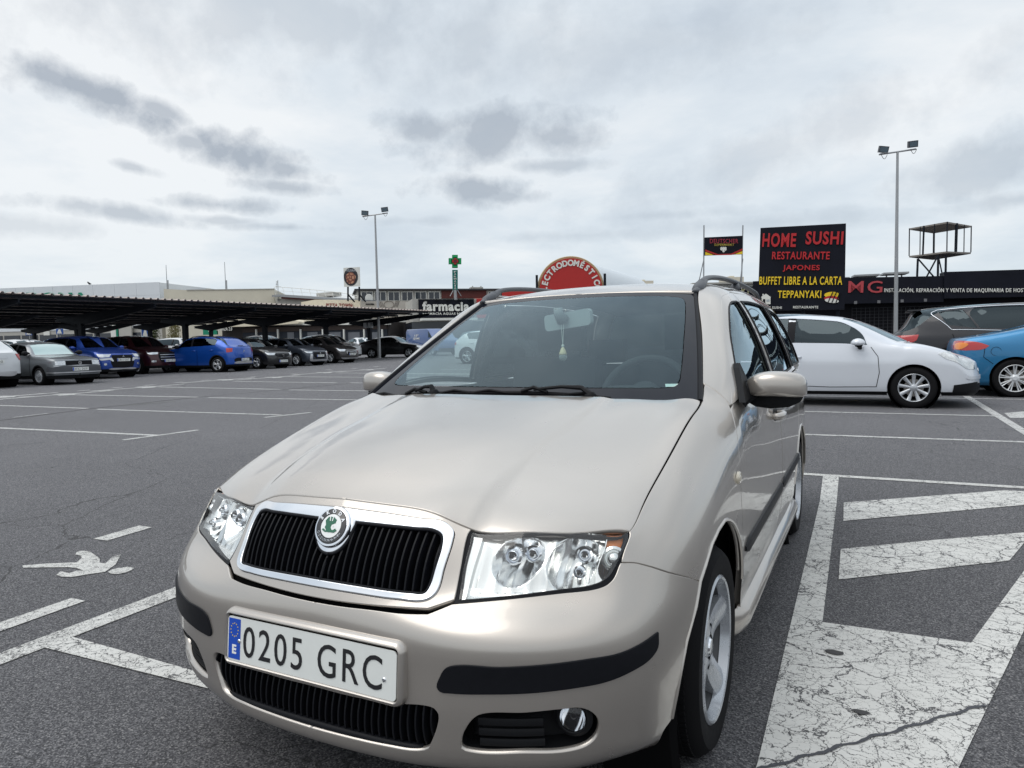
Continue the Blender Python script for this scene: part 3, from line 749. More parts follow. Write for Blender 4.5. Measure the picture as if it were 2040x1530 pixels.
    strip = [(870.8, 1368), (877.6, 1346.7), (885.5, 1333), (901, 1326), (998, 1328.6), (1096, 1322.5), (1169.6, 1312.7), (1231, 1301.7), (1280, 1279.6), (1310, 1258, 1), (1309, 1289), (1297, 1309), (1255, 1338), (1206, 1358), (1145, 1370), (1071.6, 1379), (973.5, 1382.5), (900, 1380.6), (877, 1377)]
    strip_uv = uvl(strip)
    # the lower grille is a notch in the half outline (it crosses the middle)
    b_half = t_uv + [(0, vc, 1), (0, zt, 1)] + [(lg_uv[0][0] * .5, zt)] + lg_uv + [(0, zl, 1), (0, vl[0], 1)] + [(u, vl[0]) for u in np.linspace(.15, afront[-1][0] - .08, 6)] + [(afront[-1][0], vl[0] + .004, 1)] + afront[::-1]
    panel('front_bumper', B, [b_half, fog_uv, strip_uv], M_PAINT, car, h=.02, gap=.0024, keepc='u', mirror='merge', depth=.016, hole_gap=.0)
    two('rub_strip', B, [strip_uv], M_STRIP, h=.016, off=.005, gap=.0015, depth=.02)
    # fog lamp recess: sunk tray, louvres, lamp
    def tray(name, loop, dz, mat, sc=.93, mirror_=True, bars=None):
        V = []; Fc = []; P = curve_pts(loop, .012); pos = B.pos(P[:, 0], P[:, 1]); nn = B.nor(P[:, 0], P[:, 1]); n = len(P)
        cen = pos.mean(0); d = nn.mean(0); d /= np.linalg.norm(d)
        V = list(pos - nn * .004) + list(cen + (pos - cen) * sc - d * dz) + [cen - d * dz]
        for i in range(n):
            j = (i + 1) % n; Fc.append((i, j, n + j, n + i)); Fc.append((n + i, n + j, 2 * n))
        V = np.array(V)
        for s in ((1, -1) if mirror_ else (1,)):
            mesh_obj(name, V * [s, 1, 1], Fc, mat, car, smooth=False)
        return cen, d
    fc, fd = tray('lamp_recess', fog_uv, .06, M_BLACK, .96)
    for s in (1, -1):
        bm = bmesh.new()
        us_ = np.linspace(px(950, 1460)[0], px(1085, 1460)[0], 12)
        for zz in (.300, .325, .350):
            pts = []
            for u in us_:
                v = np.interp(zz, B.pos(np.full(30, u), np.linspace(.02, .3, 30))[:, 2], np.linspace(.02, .3, 30)); p = B.pos(u, v)[0] - B.nor(u, v)[0] * .022
                pts.append((p[0] * s, p[1], p[2]))
            add_tube(bm, pts, .006, 6, flat=1.6)
        bm_obj('louvre', bm, M_BLACK, car, smooth=True)
        # fog lamp facing forwards
        uvp = px(1146, 1444); p = B.pos(*uvp)[0]; n_ = np.array([.20, -.975, .05]); n_ /= np.linalg.norm(n_)
        p = p - B.nor(*uvp)[0] * .022
        lp = bpy.data.objects.new('fog_lamp', None); C.objects.link(lp); lp.parent = car; lp.location = (p[0] * s, p[1], p[2]); lp.empty_display_size = .05; lp.scale = (.70, .70, .70)
        lp.rotation_euler = Vector((n_[0] * s, n_[1], n_[2])).to_track_quat('Z', 'Y').to_euler()
        bm = bmesh.new(); add_lathe(bm, [(.062, -.012), (.052, -.006), (.046, .004), (.043, -.004), (.041, -.02)], 40); bm_obj('bezel', bm, M_BLACK, lp, smooth=True)
        bm = bmesh.new(); add_lathe(bm, [(.041, -.002), (.038, -.012), (.030, -.028), (.018, -.040), (.008, -.046), (0, -.046)], 40); bm_obj('reflector', bm, M_CHROME, lp, smooth=True)
        bm = bmesh.new(); add_lathe(bm, [(.0, -.046), (.009, -.046), (.011, -.016), (.0, -.010)], 20); bm_obj('bulb', bm, M_STRIP, lp, smooth=True)
        bm = bmesh.new(); add_lathe(bm, [(.043, -.002), (.034, .004), (.018, .008), (0, .0095)], 32); bm_obj('lens', bm, M_LENS, lp, smooth=True)
    # lower grille: dark tray and upright fins
    def fins(name, xs_, zlo, zhi, yoff, curve, rad=.0035, mat=M_STRIP, dep=.03):
        bm = bmesh.new()
        for x in xs_:
            a, b = zlo(x), zhi(x)
            if b - a < .01: continue
            pts = []
            for t in np.linspace(0, 1, 9):
                z = a + (b - a) * t; q = B.ray((abs(x), -2, z), (0, 1, 0))
                if q is None: continue
                p = B.pos(*q)[0]; pts.append((x, p[1] + yoff + curve * (1 - (2 * t - 1) ** 2) * -1, z))
            if len(pts) < 3: continue
            k = len(pts); fr = [bm.verts.new((x - rad, y, z)) for x, y, z in pts] + [bm.verts.new((x + rad, y, z)) for x, y, z in pts]
            bk = [bm.verts.new((x - rad, y + dep, z)) for x, y, z in pts] + [bm.verts.new((x + rad, y + dep, z)) for x, y, z in pts]
            for i in range(k - 1):
                bm.faces.new((fr[i], fr[k + i], fr[k + i + 1], fr[i + 1])); bm.faces.new((fr[i], fr[i + 1], bk[i + 1], bk[i])); bm.faces.new((fr[k + i], bk[k + i], bk[k + i + 1], fr[k + i + 1]))
        return bm_obj(name, bm, mat, car)
    LGp = B.pos(*np.array([p[:2] for p in lgh]).T); LGx, LGz = LGp[:, 0], LGp[:, 2]
    def span(x, X, Z, lo):
        """lowest / highest z of a closed half outline at |x|"""
        x = abs(x); r = []
        for i in range(len(X)):
            a, b = i, (i + 1) % len(X)
            if (X[a] - x) * (X[b] - x) <= 0 and abs(X[a] - X[b]) > 1e-6: r.append(Z[a] + (Z[b] - Z[a]) * (x - X[a]) / (X[b] - X[a]))
        return (min(r) if lo else max(r)) if r else (0 if lo else -1)
    fins('lower_grille', np.arange(-.345, .3451, .0192), lambda x: span(x, LGx, LGz, 1) + .003, lambda x: span(x, LGx, LGz, 0) - .002, .016, .010, .0022)
    boxes('grille_back', [(-.40, .40, -.705, -.70, .22, .40)], M_DARK, car)
    # lip under the lower grille
    bm = bmesh.new(); pts = []
    for x in np.linspace(-.30, .30, 31):
        p = B.pos(max(abs(x), 1e-4) * 1.0, zl)[0]; pts.append((x, p[1] + .018, p[2] + .002))
    add_tube(bm, pts, .011, 8); bm_obj('grille_lip', bm, M_STRIP, car, smooth=True)
    # ---- grille surround (part of the bonnet)
    seam = [(u, P0 - .0) for u in np.linspace(0.001, nr((.348, -.604, .737))[0], 7)]
    sur = [(*seam[0], 1)] + seam[1:-1] + [(*seam[-1], 1)] + uvl([(932.5, 1063), (918, 1130), (905, 1194, 1), (852, 1211.5, 1), (797, 1209), (738, 1204.5), (690, 1199.5), (655, 1196)])
    sur = flat(sur); sur = sur + [(0.0, sur[-1][1], 1)]
    sur[0] = (0.0, P0, 1)
    gin = uvl([(711, 1041.5, 1), (750, 1045.5), (790, 1049.8), (830, 1054), (867, 1058), (879.8, 1066.5), (879.5, 1089.5), (866, 1134), (854, 1171), (846, 1181.3), (820, 1181), (772, 1176), (700, 1164.5), (672, 1159.5)])
    gin = flat(gin); gct, gcb = gin[0][1], gin[-1][1]
    badge_c = nr((0, -.68, .726))
    # opening (half): from the middle under the badge, round, back to the middle at the bottom
    def open_half(d):   # d grows the outline
        rb = .054 + d * .2
        o = []
        ub = lambda a: (max(0.0, rb * math.sin(a)), badge_c[1] - rb * math.cos(a))
        arc = [ub(a) for a in np.linspace(0, R(84), 6)]
        o = [(0.0, arc[0][1], 1)] + arc[1:-1] + [(*arc[-1], 1)]
        return o
    P_in = open_half(0) + gin + [(0.0, gcb, 1)]
    # chrome ring outline
    gout = uvl([(710, 1014), (772, 1022.5), (840, 1033), (891, 1042.5), (905.7, 1058.6), (903.6, 1077), (886, 1134), (868.6, 1184), (850, 1196.5), (792.4, 1195), (720, 1185), (680, 1178)])
    gout = flat(flat(gout), False, .10); got, gob = gout[0][1] + .001, gout[-1][1]
    P_out = [(0.0, got, 1)] + gout + [(0.0, gob, 1)]
    def join_half(outer, inner):   # ring crossing the middle: outer path then the inner path backwards
        return outer + [(0.0, inner[-1][1], 1)] + [tuple(p) for p in inner[::-1][1:-1]] + [(0.0, inner[0][1], 1)]
    ring = [(0.0, got, 1)] + gout + [(0.0, gob, 1), (0.0, gcb, 1)] + gin[::-1] + open_half(0)[::-1][:-1] + [(0.0, open_half(0)[0][1], 1)]
    panel('bonnet_front', B, [join_half(sur[:-1] + [sur[-1]], P_out)], M_PAINT, car, h=.014, gap=.0020, keepc='u', mirror='merge', depth=.02, off=.0)
    panel('chrome_surround', B, [ring], M_CHROME, car, h=.010, off=.006, gap=.0040, keepc='u', mirror='merge', depth=.024)
    Ip = B.pos(*np.array([p[:2] for p in P_in]).T)
    fins('grille', np.arange(-.294, .2941, .0196), lambda x: span(x, Ip[:, 0], Ip[:, 2], 1) - .004, lambda x: span(x, Ip[:, 0], Ip[:, 2], 0) + .004, .006, .010, .0022)
    # dark rim inside the opening
    bm = bmesh.new(); pp = curve_pts(P_in, .012); pz = B.pos(pp[:, 0], pp[:, 1]); nn = B.nor(pp[:, 0], pp[:, 1]); pz = pz - nn * .001
    m = [p for p in pz]; full = m + [q * [-1, 1, 1] for q in m[::-1]]
    full = [p for i, p in enumerate(full) if np.linalg.norm(p - full[i - 1]) > 1e-4]
    add_tube(bm, full, .0045, 6, closed=True); bm_obj('grille_rim', bm, M_STRIP, car, smooth=True)
    # ---- badge
    bp = B.pos(*badge_c)[0] + B.nor(*badge_c)[0] * .012; bn = B.nor(*badge_c)[0]
    bd = bpy.data.objects.new('badge', None); C.objects.link(bd); bd.parent = car; bd.location = bp; bd.empty_display_size = .04
    q = Vector(bn).to_track_quat('Z', 'Y'); bd.rotation_euler = q.to_euler()
    def lath(name, prof, mat, n=48): bm = bmesh.new(); add_lathe(bm, prof, n); return bm_obj(name, bm, mat, bd, autos=40)
    lath('base', [(.053, -.018), (.052, -.004), (.049, .001), (.044, .002)], M_CHROME)
    lath('black_ring', [(.0445, .001), (.0435, .0042), (.030, .0052), (.029, .004)], principled('badge_black', (.01, .01, .012), .2, 0, .8))
    lath('white_disc', [(.030, .0045), (.015, .0056), (0, .006)], M_WHITE)
    grn = principled('badge_green', (.0, .11, .055), .3, 0, .5)
    def prism(name, polys, z0, z1, mat):
        bm = bmesh.new()
        for p in polys: add_prism(bm, p, z0, z1)
        return bm_obj(name, bm, mat, bd)
    s_ = .026
    prism('green_emblem', [
        [(x * s_, y * s_) for x, y in ((-.52, -.62), (.25, -.62), (.25, -.40), (.05, -.18), (.1, .1), (.48, .28), (.52, .62), (.1, .86), (-.45, .82), (-.72, .45), (-.55, .05), (-.62, -.2), (-.4, -.42))],
        [(x * s_, y * s_) for x, y in ((.25, -.62), (.55, -.62), (.82, -.40), (.6, -.22), (.42, -.36), (.25, -.40))],
        [(x * s_, y * s_) for x, y in ((-.52, -.62), (-.86, -.45), (-.8, -.3), (-.52, -.42))]], .004, .0066, grn)
    prism('emblem_slot', [[(x * s_, y * s_) for x, y in ((-.3, .9), (-.2, .9), (-.12, .45), (-.22, .45))], [(x * s_, y * s_) for x, y in ((.05, .92), (.15, .9), (.12, .45), (.03, .45))],
                          [(.30 * s_ + .0022 * math.cos(a), -.02 * s_ + .0022 * math.sin(a)) for a in np.linspace(0, 6.0, 10)]], .005, .0071, M_WHITE)
    silver = principled('badge_silver', (.8, .82, .84), .2, .8)
    for ch, a in zip('SKODA', (62, 31, 0, -31, -62)):
        r = .0362; A = R(a); text_obj('letter', ch, .0125, silver, Matrix.Translation((-math.sin(A) * r * 1.0, math.cos(A) * r, .0055)) @ Matrix.Rotation(A, 4, 'Z'), bd, bold=.0006, ext=.0006)
    bm = bmesh.new()
    for i in range(9):
        a = R(-90 + (i - 4) * 15); r = .0362; add_tube(bm, [(math.cos(a) * r + .0025 * math.cos(t), math.sin(a) * r + .0025 * math.sin(t), .0058) for t in np.linspace(0, 6.28, 9)[:-1]], .0006, 4, closed=True)
        if i < 8: a2 = R(-90 + (i - 3.5) * 15); add_tube(bm, [(math.cos(a2) * (r - .003), math.sin(a2) * (r - .003), .0058), (math.cos(a2) * (r + .003), math.sin(a2) * (r + .003), .0058)], .0006, 4)
    bm_obj('laurel', bm, silver, bd)
    # ---- headlamps
    for s in (1, -1):
        hl = bpy.data.objects.new('headlight', None); C.objects.link(hl); hl.parent = car; hl.empty_display_size = .05
        V, T_, N_ = panel('', B, [lens_uv], None, None, h=.014, off=.003, gap=.001, depth=.012, raw=True)
        V, N_ = V * [s, 1, 1], N_ * [s, 1, 1]; T_ = T_ if s > 0 else [t[::-1] for t in T_]
        mesh_obj('lens', V, T_, M_LENS, hl, True, N_)
        # black gasket ring and housing
        V, T_, N_ = panel('', B, [uvl(hole), lens_uv], None, None, h=.02, off=-.004, gap=-.002, depth=.02, raw=True, hole_gap=-.001)
        V, N_ = V * [s, 1, 1], N_ * [s, 1, 1]; T_ = T_ if s > 0 else [t[::-1] for t in T_]
        mesh_obj('gasket', V, T_, M_STRIP, hl, True, N_)
        # inner reflector shell: a facetted chromed tub with two bowls and an indicator chamber
        nu_, nv_ = 150, 60
        P = curve_pts(lens_uv, .01); u0, v0 = P.min(0); u1, v1 = P.max(0)
        U, Vv = np.meshgrid(np.linspace(u0 - .01, u1 + .01, nu_), np.linspace(v0 - .01, v1 + .01, nv_), indexing='ij')
        pos = B.pos(U.ravel(), Vv.ravel()); nn = B.nor(U.ravel(), Vv.ravel())
        uu = (U.ravel() - u0) / (u1 - u0); vv = (Vv.ravel() - v0) / (v1 - v0); wu = u1 - u0; wv = v1 - v0
        dep = np.full(uu.shape, .026)
        for (cu, cv, rad, dd) in ((.275, .60, .060, .034), (.60, .56, .070, .036), (.905, .60, .050, .030)):
            rr_ = np.hypot((uu - cu) * wu, (vv - cv) * wv * .82); dep = np.maximum(dep, np.where(rr_ < rad, .0262 + (dd + .004) * np.maximum(0, 1 - (rr_ / rad) ** 2), 0))
        dep = dep + .0042 * np.abs(np.sin(uu * 34 + .4 * vv)) * ((uu > .08) & (uu < .77)) * (vv > .14)
        dep = np.where(vv < .12, .016 + .01 * vv / .12, dep); dep = np.where(uu < .055, .012, dep); dep = np.where((uu > .775) & (uu < .79), .010, dep)
        ins = in_poly(U.ravel(), Vv.ravel(), inset(P, -.004))
        q = pos - nn * dep[:, None] + np.array([0, .35, 0]) * dep[:, None] * 0
        Fc = [(i * nv_ + j, (i + 1) * nv_ + j, (i + 1) * nv_ + j + 1, i * nv_ + j + 1) for i in range(nu_ - 1) for j in range(nv_ - 1) if ins[i * nv_ + j] and ins[(i + 1) * nv_ + j + 1] and ins[i * nv_ + j + 1] and ins[(i + 1) * nv_ + j]]
        o = mesh_obj('reflector', q * [s, 1, 1], Fc, M_REFL, hl, True); o.data.set_sharp_from_angle(angle=R(30))
        loc = lambda cu, cv, d: (B.pos(u0 + cu * wu, v0 + cv * wv)[0] - B.nor(u0 + cu * wu, v0 + cv * wv)[0] * d) * [s, 1, 1]
        for (nm, cu, cv, d, r1, mat) in (('bulb', .235, .70, .040, .013, M_CHROME), ('bulb', .345, .72, .042, .012, M_CHROME), ('bulb', .645, .72, .042, .011, M_CHROME), ('bulb', .645, .42, .028, .009, M_CHROME), ('indicator_bulb', .93, .62, .026, .017, M_REFL)):
            n_ = B.nor(u0 + cu * wu, v0 + cv * wv)[0] * [s, 1, 1]; p = loc(cu, cv, d)
            Mx = Matrix.Translation(Vector(p)) @ Vector(n_ * [.5, 1, .3]).normalized().to_track_quat('Z', 'Y').to_matrix().to_4x4()
            bm = bmesh.new(); add_lathe(bm, [(r1 * 1.7, -.01), (r1 * 1.7, .006), (r1 * 1.35, .010), (r1 * 1.1, .002), (r1, .002), (r1 * .9, .012), (r1 * .5, .019), (0, .021)], 24, Mx)
            bm_obj(nm, bm, mat, hl, autos=35)
            bm = bmesh.new(); add_lathe(bm, [(r1 * .8, .013), (r1 * .4, .0195), (0, .0215)], 16, Matrix.Translation(Vector(n_) * .001) @ Mx); bm_obj('bulb_cap', bm, M_STRIP if nm == 'bulb' else M_LENS, hl, smooth=True)
        bm = bmesh.new()
        for cu, cv in ((.86, .86), (.955, .87), (.985, .66)):
            add_lathe(bm, [(0, .0), (.016, -.004), (.020, -.014), (.012, -.02)], 16, Matrix.Translation(Vector(loc(cu, cv, .018))) @ Vector(B.nor(u0 + cu * wu, v0 + cv * wv)[0] * [s, 1, 1]).to_track_quat('Z', 'Y').to_matrix().to_4x4())
        bm_obj('amber_filter', bm, M_AMBER, hl, smooth=True)
    # ---- number plate on its plinth
    tl = .0907; pc = Vector((0, -.7925, .4466))
    PM = Matrix.Translation(pc) @ Matrix.Rotation(-tl, 4, 'X')
    def rrect(w, h, r, n=5):
        o = []
        for cx, cy, a0 in ((w / 2 - r, h / 2 - r, 0), (-w / 2 + r, h / 2 - r, 90), (-w / 2 + r, -h / 2 + r, 180), (w / 2 - r, -h / 2 + r, 270)):
            for i in range(n + 1): a = R(a0 + 90 * i / n); o.append((cx + r * math.cos(a), cy + r * math.sin(a)))
        return o
    pl = number_plate(car, PM @ FRONT, '0205', 'GRC', .52, .11)
    bm = bmesh.new(); a = rrect(.535, .128, .016); b2 = rrect(.575, .166, .03); M2 = PM @ FRONT @ Matrix.Translation((0, .004, 0))
    lv = []
    for poly, z in ((rrect(.523, .113, .006), -.010), (rrect(.525, .115, .008), .0005), (rrect(.531, .122, .012), .003), (rrect(.541, .134, .020), .001), (rrect(.551, .146, .026), -.010), (rrect(.561, .158, .03), -.055)):
        lv.append([bm.verts.new(M2 @ Vector((x, y - (.002 if z > -.02 else 0), z))) for x, y in poly])
    for A_, B_ in zip(lv, lv[1:]):
        n = len(A_)
        for i in range(n): bm.faces.new((A_[i], A_[(i + 1) % n], B_[(i + 1) % n], B_[i]))
    bm_obj('plate_plinth', bm, M_PAINT, car, autos=50)
    boxes('plinth_back', [(-.27, .27, -.779, -.75, .395, .50)], M_DARK, car)
    # ---- wings
    up = ul[k0 + 6]
    dseam = [(1446.7, 789), (1457, 821), (1464.5, 842), (1480, 897), (1484.5, 960), (1484, 1020), (1482, 1068.6), (1477.8, 1134.8)]
    # door edge as real positions on the flank
    dy = [(.938, .424), (.86, .355), (.80, .318), (.70, .298), (.60, .292), (.50, .298), (.42, .312), (.30, .335)]
    door_front = [B.ray((2, y, z), (-1, 0, 0)) for z, y in dy]
    ar = uvl([(1395.5, 1157), (1405.7, 1126.5), (1418.5, 1084.8), (1431, 1056)]) + archuv(R(86), R(17), 0, RA, 18)
    s6 = [(up, v) for v in np.linspace(P0 - .002, door_front[0][1] + .012, 4)]
    wing = [(ush[0], P0 - .001, 1)] + [(u, P0 - .001) for u in np.linspace(ush[0] + .05, ush[-1] - .03, 8)] + [(up, P0 - .002, 1)] + s6[1:] + [(*door_front[0], 1)] + door_front[1:-1]
    low = B.ray((2, .335, .30), (-1, 0, 0)); wing += [(*low, 1), (*ar[-1], 1)] + ar[::-1][1:-1]
    wing += [(*arch_seam, 1)] + uvl([(1333, 1141), (1294, 1128.5), (1264, 1121.3)]) + [(*px(1239, 1120), 1)] + uvl([(1248, 1090)]) + []
    two('front_wing', B, [wing], M_PAINT, h=.02, gap=.0028, depth=.02)
    # wheel-arch lips
    bm = bmesh.new()
    for s in (1, -1):
        for yc, a0, a1, r_ in ((2.462, 168, 12, RA),):
            pts = []
            for a in np.linspace(R(a0), R(a1), 26):
                q_ = B.ray((2, yc + r_ * math.cos(a), .29 + r_ * math.sin(a)), (-1, 0, 0)); p = B.pos(*q_)[0]; pts.append((s * (p[0] - .001), p[1], p[2]))
            add_tube(bm, pts, .006, 6)
        add_tube(bm, [(B.pos(*q_)[0] - B.nor(*q_)[0] * .002) * [s, 1, 1] for q_ in [tuple(a_[:2]) for a_ in afront[::-1][1:]] + [tuple(a_[:2]) for a_ in ar]], .006, 6)
    bm_obj('arch_lip', bm, M_PAINT, car, smooth=True)
    # ---- doors (lower skins), sill, quarter
    ytop = lambda y: B.near((.79, y, .952 + .008 * y))
    def side(pts): return [(*B.ray((2, p[0], p[1]), (-1, 0, 0)), *p[2:]) for p in pts]
    zb = lambda y: .944 + .011 * y
    front_door = [(*door_front[0], 1)] + side([(.6, zb(.6)), (.9, zb(.9)), (1.2, zb(1.2)), (1.395, zb(1.4), 1), (1.405, .80), (1.41, .60), (1.405, .45), (1.395, .305, 1), (.9, .30), (.345, .30, 1)]) + door_front[1:-1][::-1]
    two('front_door', B, [front_door], M_PAINT, h=.024, gap=.0022, depth=.02)
    ra = [(2.462 + RA * math.cos(a), .29 + RA * math.sin(a)) for a in np.linspace(R(176), R(140), 6)]
    rear_door = side([(1.405, zb(1.4), 1), (1.8, zb(1.8)), (2.29, zb(2.3), 1), (2.30, .80), (2.27, .68), (2.20, .56, 1)] + [(y, z) for y, z in ra[::-1][1:]] + [(2.06, .305, 1), (1.7, .30), (1.405, .305, 1), (1.415, .45), (1.42, .6), (1.415, .8)])
    two('rear_door', B, [rear_door], M_PAINT, h=.024, gap=.0022, depth=.02)
    ra2 = [(2.462 + RA * math.cos(a), .29 + RA * math.sin(a)) for a in np.linspace(R(139), R(0), 22)]
    quarter = side([(2.30, zb(2.3), 1), (2.6, zb(2.6)), (2.95, zb(2.95), 1), (3.0, .80), (3.05, .60), (3.05, .30, 1), (2.83, .235, 1)] + [(y, z) for y, z in ra2[::-1]] + [(2.21, .56, 1), (2.28, .68), (2.31, .8)])
    two('rear_wing', B, [quarter], M_PAINT, h=.028, gap=.0022, depth=.02)
    e = ul[-1]; zq = vl[-1]
    q0 = B.near((.745, 3.02, .98)); q1 = B.near((.78, 3.06, .60))
    panel('tailgate', B, [[(e, zq, 1), (q0[0], zq, 1), (q1[0], q1[1], 1), (e, q1[1], 1)]], M_PAINT, car, h=.04, mirror='merge', keepc='u'), panel('rear_bumper', B, [[(e, q1[1] - .006, 1), (q1[0] - .0, q1[1] - .006, 1), (q1[0] + .0, .001, 1), (e, .001, 1)]], M_PAINT, car, h=.04, mirror='merge', keepc='u')
    # sill with a rounded step
    for s in (1, -1):
        rows = [(.800, .300), (.812, .292), (.826, .282), (.834, .262), (.832, .235), (.815, .205), (.790, .190), (.74, .185)]
        ys = [.30, .33, .38, 1.0, 1.6, 2.03, 2.10, 2.13]; kk = [.0, .6, 1, 1, 1, 1, .75, .3]
        V = []; nrow = len(rows)
        for y, k in zip(ys, kk):
            for x, z in rows: V.append((s * (.79 + (x - .79) * k + (0 if x > .79 else (x - .79) * (1 - k))), y, .245 + (z - .245) * (.72 + .28 * k)))
        Fc = [(i * nrow + j, (i + 1) * nrow + j, (i + 1) * nrow + j + 1, i * nrow + j + 1) for i in range(len(ys) - 1) for j in range(nrow - 1)]
        mesh_obj('side_skirt', V, Fc, M_PAINT, car)
    # side mouldings, handles, repeaters
    for s in (1, -1):
        for y0, y1 in ((.345, 1.39), (1.42, 2.215)):
            bm = bmesh.new(); rg = []
            for y in np.linspace(y0, y1, 22):
                t0 = (y - .345) / 1.9; zc = .487 + .020 * t0; hh = .024 * min(1, (y - y0) / .03 + .35, (y1 - y) / .02 + .45)
                x0 = B.pos(*B.ray((2, y, zc), (-1, 0, 0)))[0][0]
                rg.append([bm.verts.new((s * (x0 + dx * (1 if y0 + .01 < y < y1 - .01 else .5)), y, zc + dz * hh)) for dx, dz in ((-.004, -1.05), (.007, -.9), (.011, -.4), (.011, .4), (.007, .9), (-.004, 1.05))])
            for A_, B_ in zip(rg, rg[1:]):
                for j in range(5): bm.faces.new((A_[j], A_[j + 1], B_[j + 1], B_[j]))
            bm.faces.new(rg[0]); bm.faces.new(rg[-1][::-1])
            bm_obj('side_moulding', bm, M_STRIP, car, autos=40)
        for y in (1.245, 2.13):
            z = .835; x0 = B.pos(*B.ray((2, y, z), (-1, 0, 0)))[0][0]
            bm = bmesh.new(); pts = [(s * (x0 - .004), y - .085, z), (s * (x0 + .022), y - .072, z), (s * (x0 + .034), y - .03, z + .001), (s * (x0 + .034), y + .03, z + .001), (s * (x0 + .024), y + .070, z), (s * (x0 - .004), y + .083, z)]
            add_tube(bm, pts, [.010, .013, .013, .013, .013, .010], 10, flat=1.2)
            bm_obj('door_handle', bm, M_PAINT, car, smooth=True)
            bm = bmesh.new(); add_lathe(bm, [(.036, .001), (.034, .003), (.02, .0), (0, -.004)], 24, Matrix.Translation((s * x0, y, z)) @ Matrix.Rotation(R(90) * s, 4, 'Y') @ Matrix.Diagonal((.8, 1.6, 1, 1))); bm_obj('handle_recess', bm, M_STRIP, car, smooth=True)
        y, z = .262, .735; x0 = B.pos(*B.ray((2, y, z), (-1, 0, 0)))[0][0]
        bm = bmesh.new(); add_lathe(bm, [(.021, -.001), (.020, .006), (.016, .009), (.013, .006), (.008, .010), (0, .011)], 20, Matrix.Translation((s * x0, y, z)) @ Matrix.Rotation(R(90) * s, 4, 'Y') @ Matrix.Diagonal((1.0, 1.35, 1, 1)))
        bm_obj('side_repeater', bm, principled('repeater_lens', (.75, .68, .55), .15, 0, 1.0, trans=.3), car, autos=40)
    # ---- greenhouse: pillar/roof rail, door frames, glass
    g = lambda i, j: (gu[i], gv[j])
    def gy(y, z):   # point of the greenhouse side seen square-on
        return G2.ray((2, y, z), (-1, 0, 0)) or G2.near((.7, y, z))
    # door frame outer edge (front door), from waist up round to the roof and back
    dfo = [(.440, .950), (.56, 1.035), (.70, 1.135), (.85, 1.235), (.97, 1.305), (1.06, 1.345), (1.20, 1.368), (1.35, 1.382)]
    dfr = [(1.40, 1.386), (1.9, 1.396), (2.2, 1.392)]
    qfr = [(2.6, 1.380), (2.85, 1.358)]
    zr0 = lambda y: .944 + .011 * y
    fr_out = [(*gy(.44, zr0(.44)), 1)] + [gy(*p) for p in dfo[1:]] + [(*gy(1.40, 1.386), 1), (*gy(1.415, zr0(1.4)), 1)]
    fgl = [(.555, .980, 1), (.66, 1.060), (.80, 1.162), (.93, 1.248), (1.035, 1.302), (1.12, 1.325), (1.22, 1.334), (1.305, 1.338, 1), (1.335, 1.17), (1.350, .982, 1)]
    fg_uv = [(*gy(p[0], p[1]), *p[2:]) for p in fgl]
    two('door_frame', G2, [fr_out, fg_uv], M_PAINT, h=.02, gap=.002, depth=.016)
    two('door_glass', G2, [fg_uv], M_SIDEGL, h=.05, off=-.009, gap=-.008, depth=0)
    rr_out = [(*gy(1.425, zr0(1.42)), 1), (*gy(1.412, 1.386), 1), (*gy(1.7, 1.394),), (*gy(2.0, 1.396),), (*gy(2.25, 1.390), 1), (*gy(2.34, 1.2),), (*gy(2.36, zr0(2.36)), 1)]
    rgl = [(1.475, .988, 1), (1.462, 1.17), (1.445, 1.345, 1), (1.7, 1.353), (1.95, 1.354), (2.19, 1.348, 1), (2.27, 1.2), (2.30, .996, 1)]
    rg_uv = [(*gy(p[0], p[1]), *p[2:]) for p in rgl]
    two('rear_door_frame', G2, [rr_out, rg_uv], M_PAINT, h=.022, gap=.002, depth=.016)
    two('rear_door_glass', G2, [rg_uv], M_REARGL, h=.05, off=-.009, gap=-.008, depth=0)
    q_out = [(*gy(2.37, zr0(2.36)), 1), (*gy(2.35, 1.2),), (*gy(2.26, 1.390), 1), (*gy(2.6, 1.380),), (*gy(2.86, 1.360), 1), (*gy(2.98, 1.18),), (*gy(3.05, 1.0), 1)]
    qgl = [(2.42, 1.005, 1), (2.38, 1.2), (2.32, 1.343, 1), (2.58, 1.335), (2.78, 1.318, 1), (2.86, 1.18), (2.90, 1.015, 1)]
    qg_uv = [(*gy(p[0], p[1]), *p[2:]) for p in qgl]
    two('quarter_panel', G2, [q_out, qg_uv], M_PAINT, h=.024, gap=.002, depth=.016)
    two('quarter_glass', G2, [qg_uv], M_REARGL, h=.05, off=-.009, gap=-.008, depth=0)
    # black rubber round the glass
    for s in (1, -1):
        bm = bmesh.new()
        for lp in (fg_uv, rg_uv, qg_uv):
            c_ = curve_pts(lp, .03); p_ = G2.pos(c_[:, 0], c_[:, 1]) - G2.nor(c_[:, 0], c_[:, 1]) * .003
            add_tube(bm, [p * [s, 1, 1] for p in p_], .0062, 6, closed=True)
        # wider uprights at the door joints
        for ya, za, yb, zb_ in ((1.343, .985, 1.312, 1.335), (1.468, .99, 1.452, 1.345), (2.305, 1.0, 2.20, 1.346), (2.415, 1.005, 2.325, 1.341)):
            pts = []
            for t in np.linspace(0, 1, 8):
                q_ = gy(ya + (yb - ya) * t, za + (zb_ - za) * t); p = G2.pos(*q_)[0] - G2.nor(*q_)[0] * .0005; pts.append(p * [s, 1, 1])
            add_tube(bm, pts, .013, 6, flat=.5)
        bm_obj('window_seal', bm, M_STRIP, car, smooth=True)
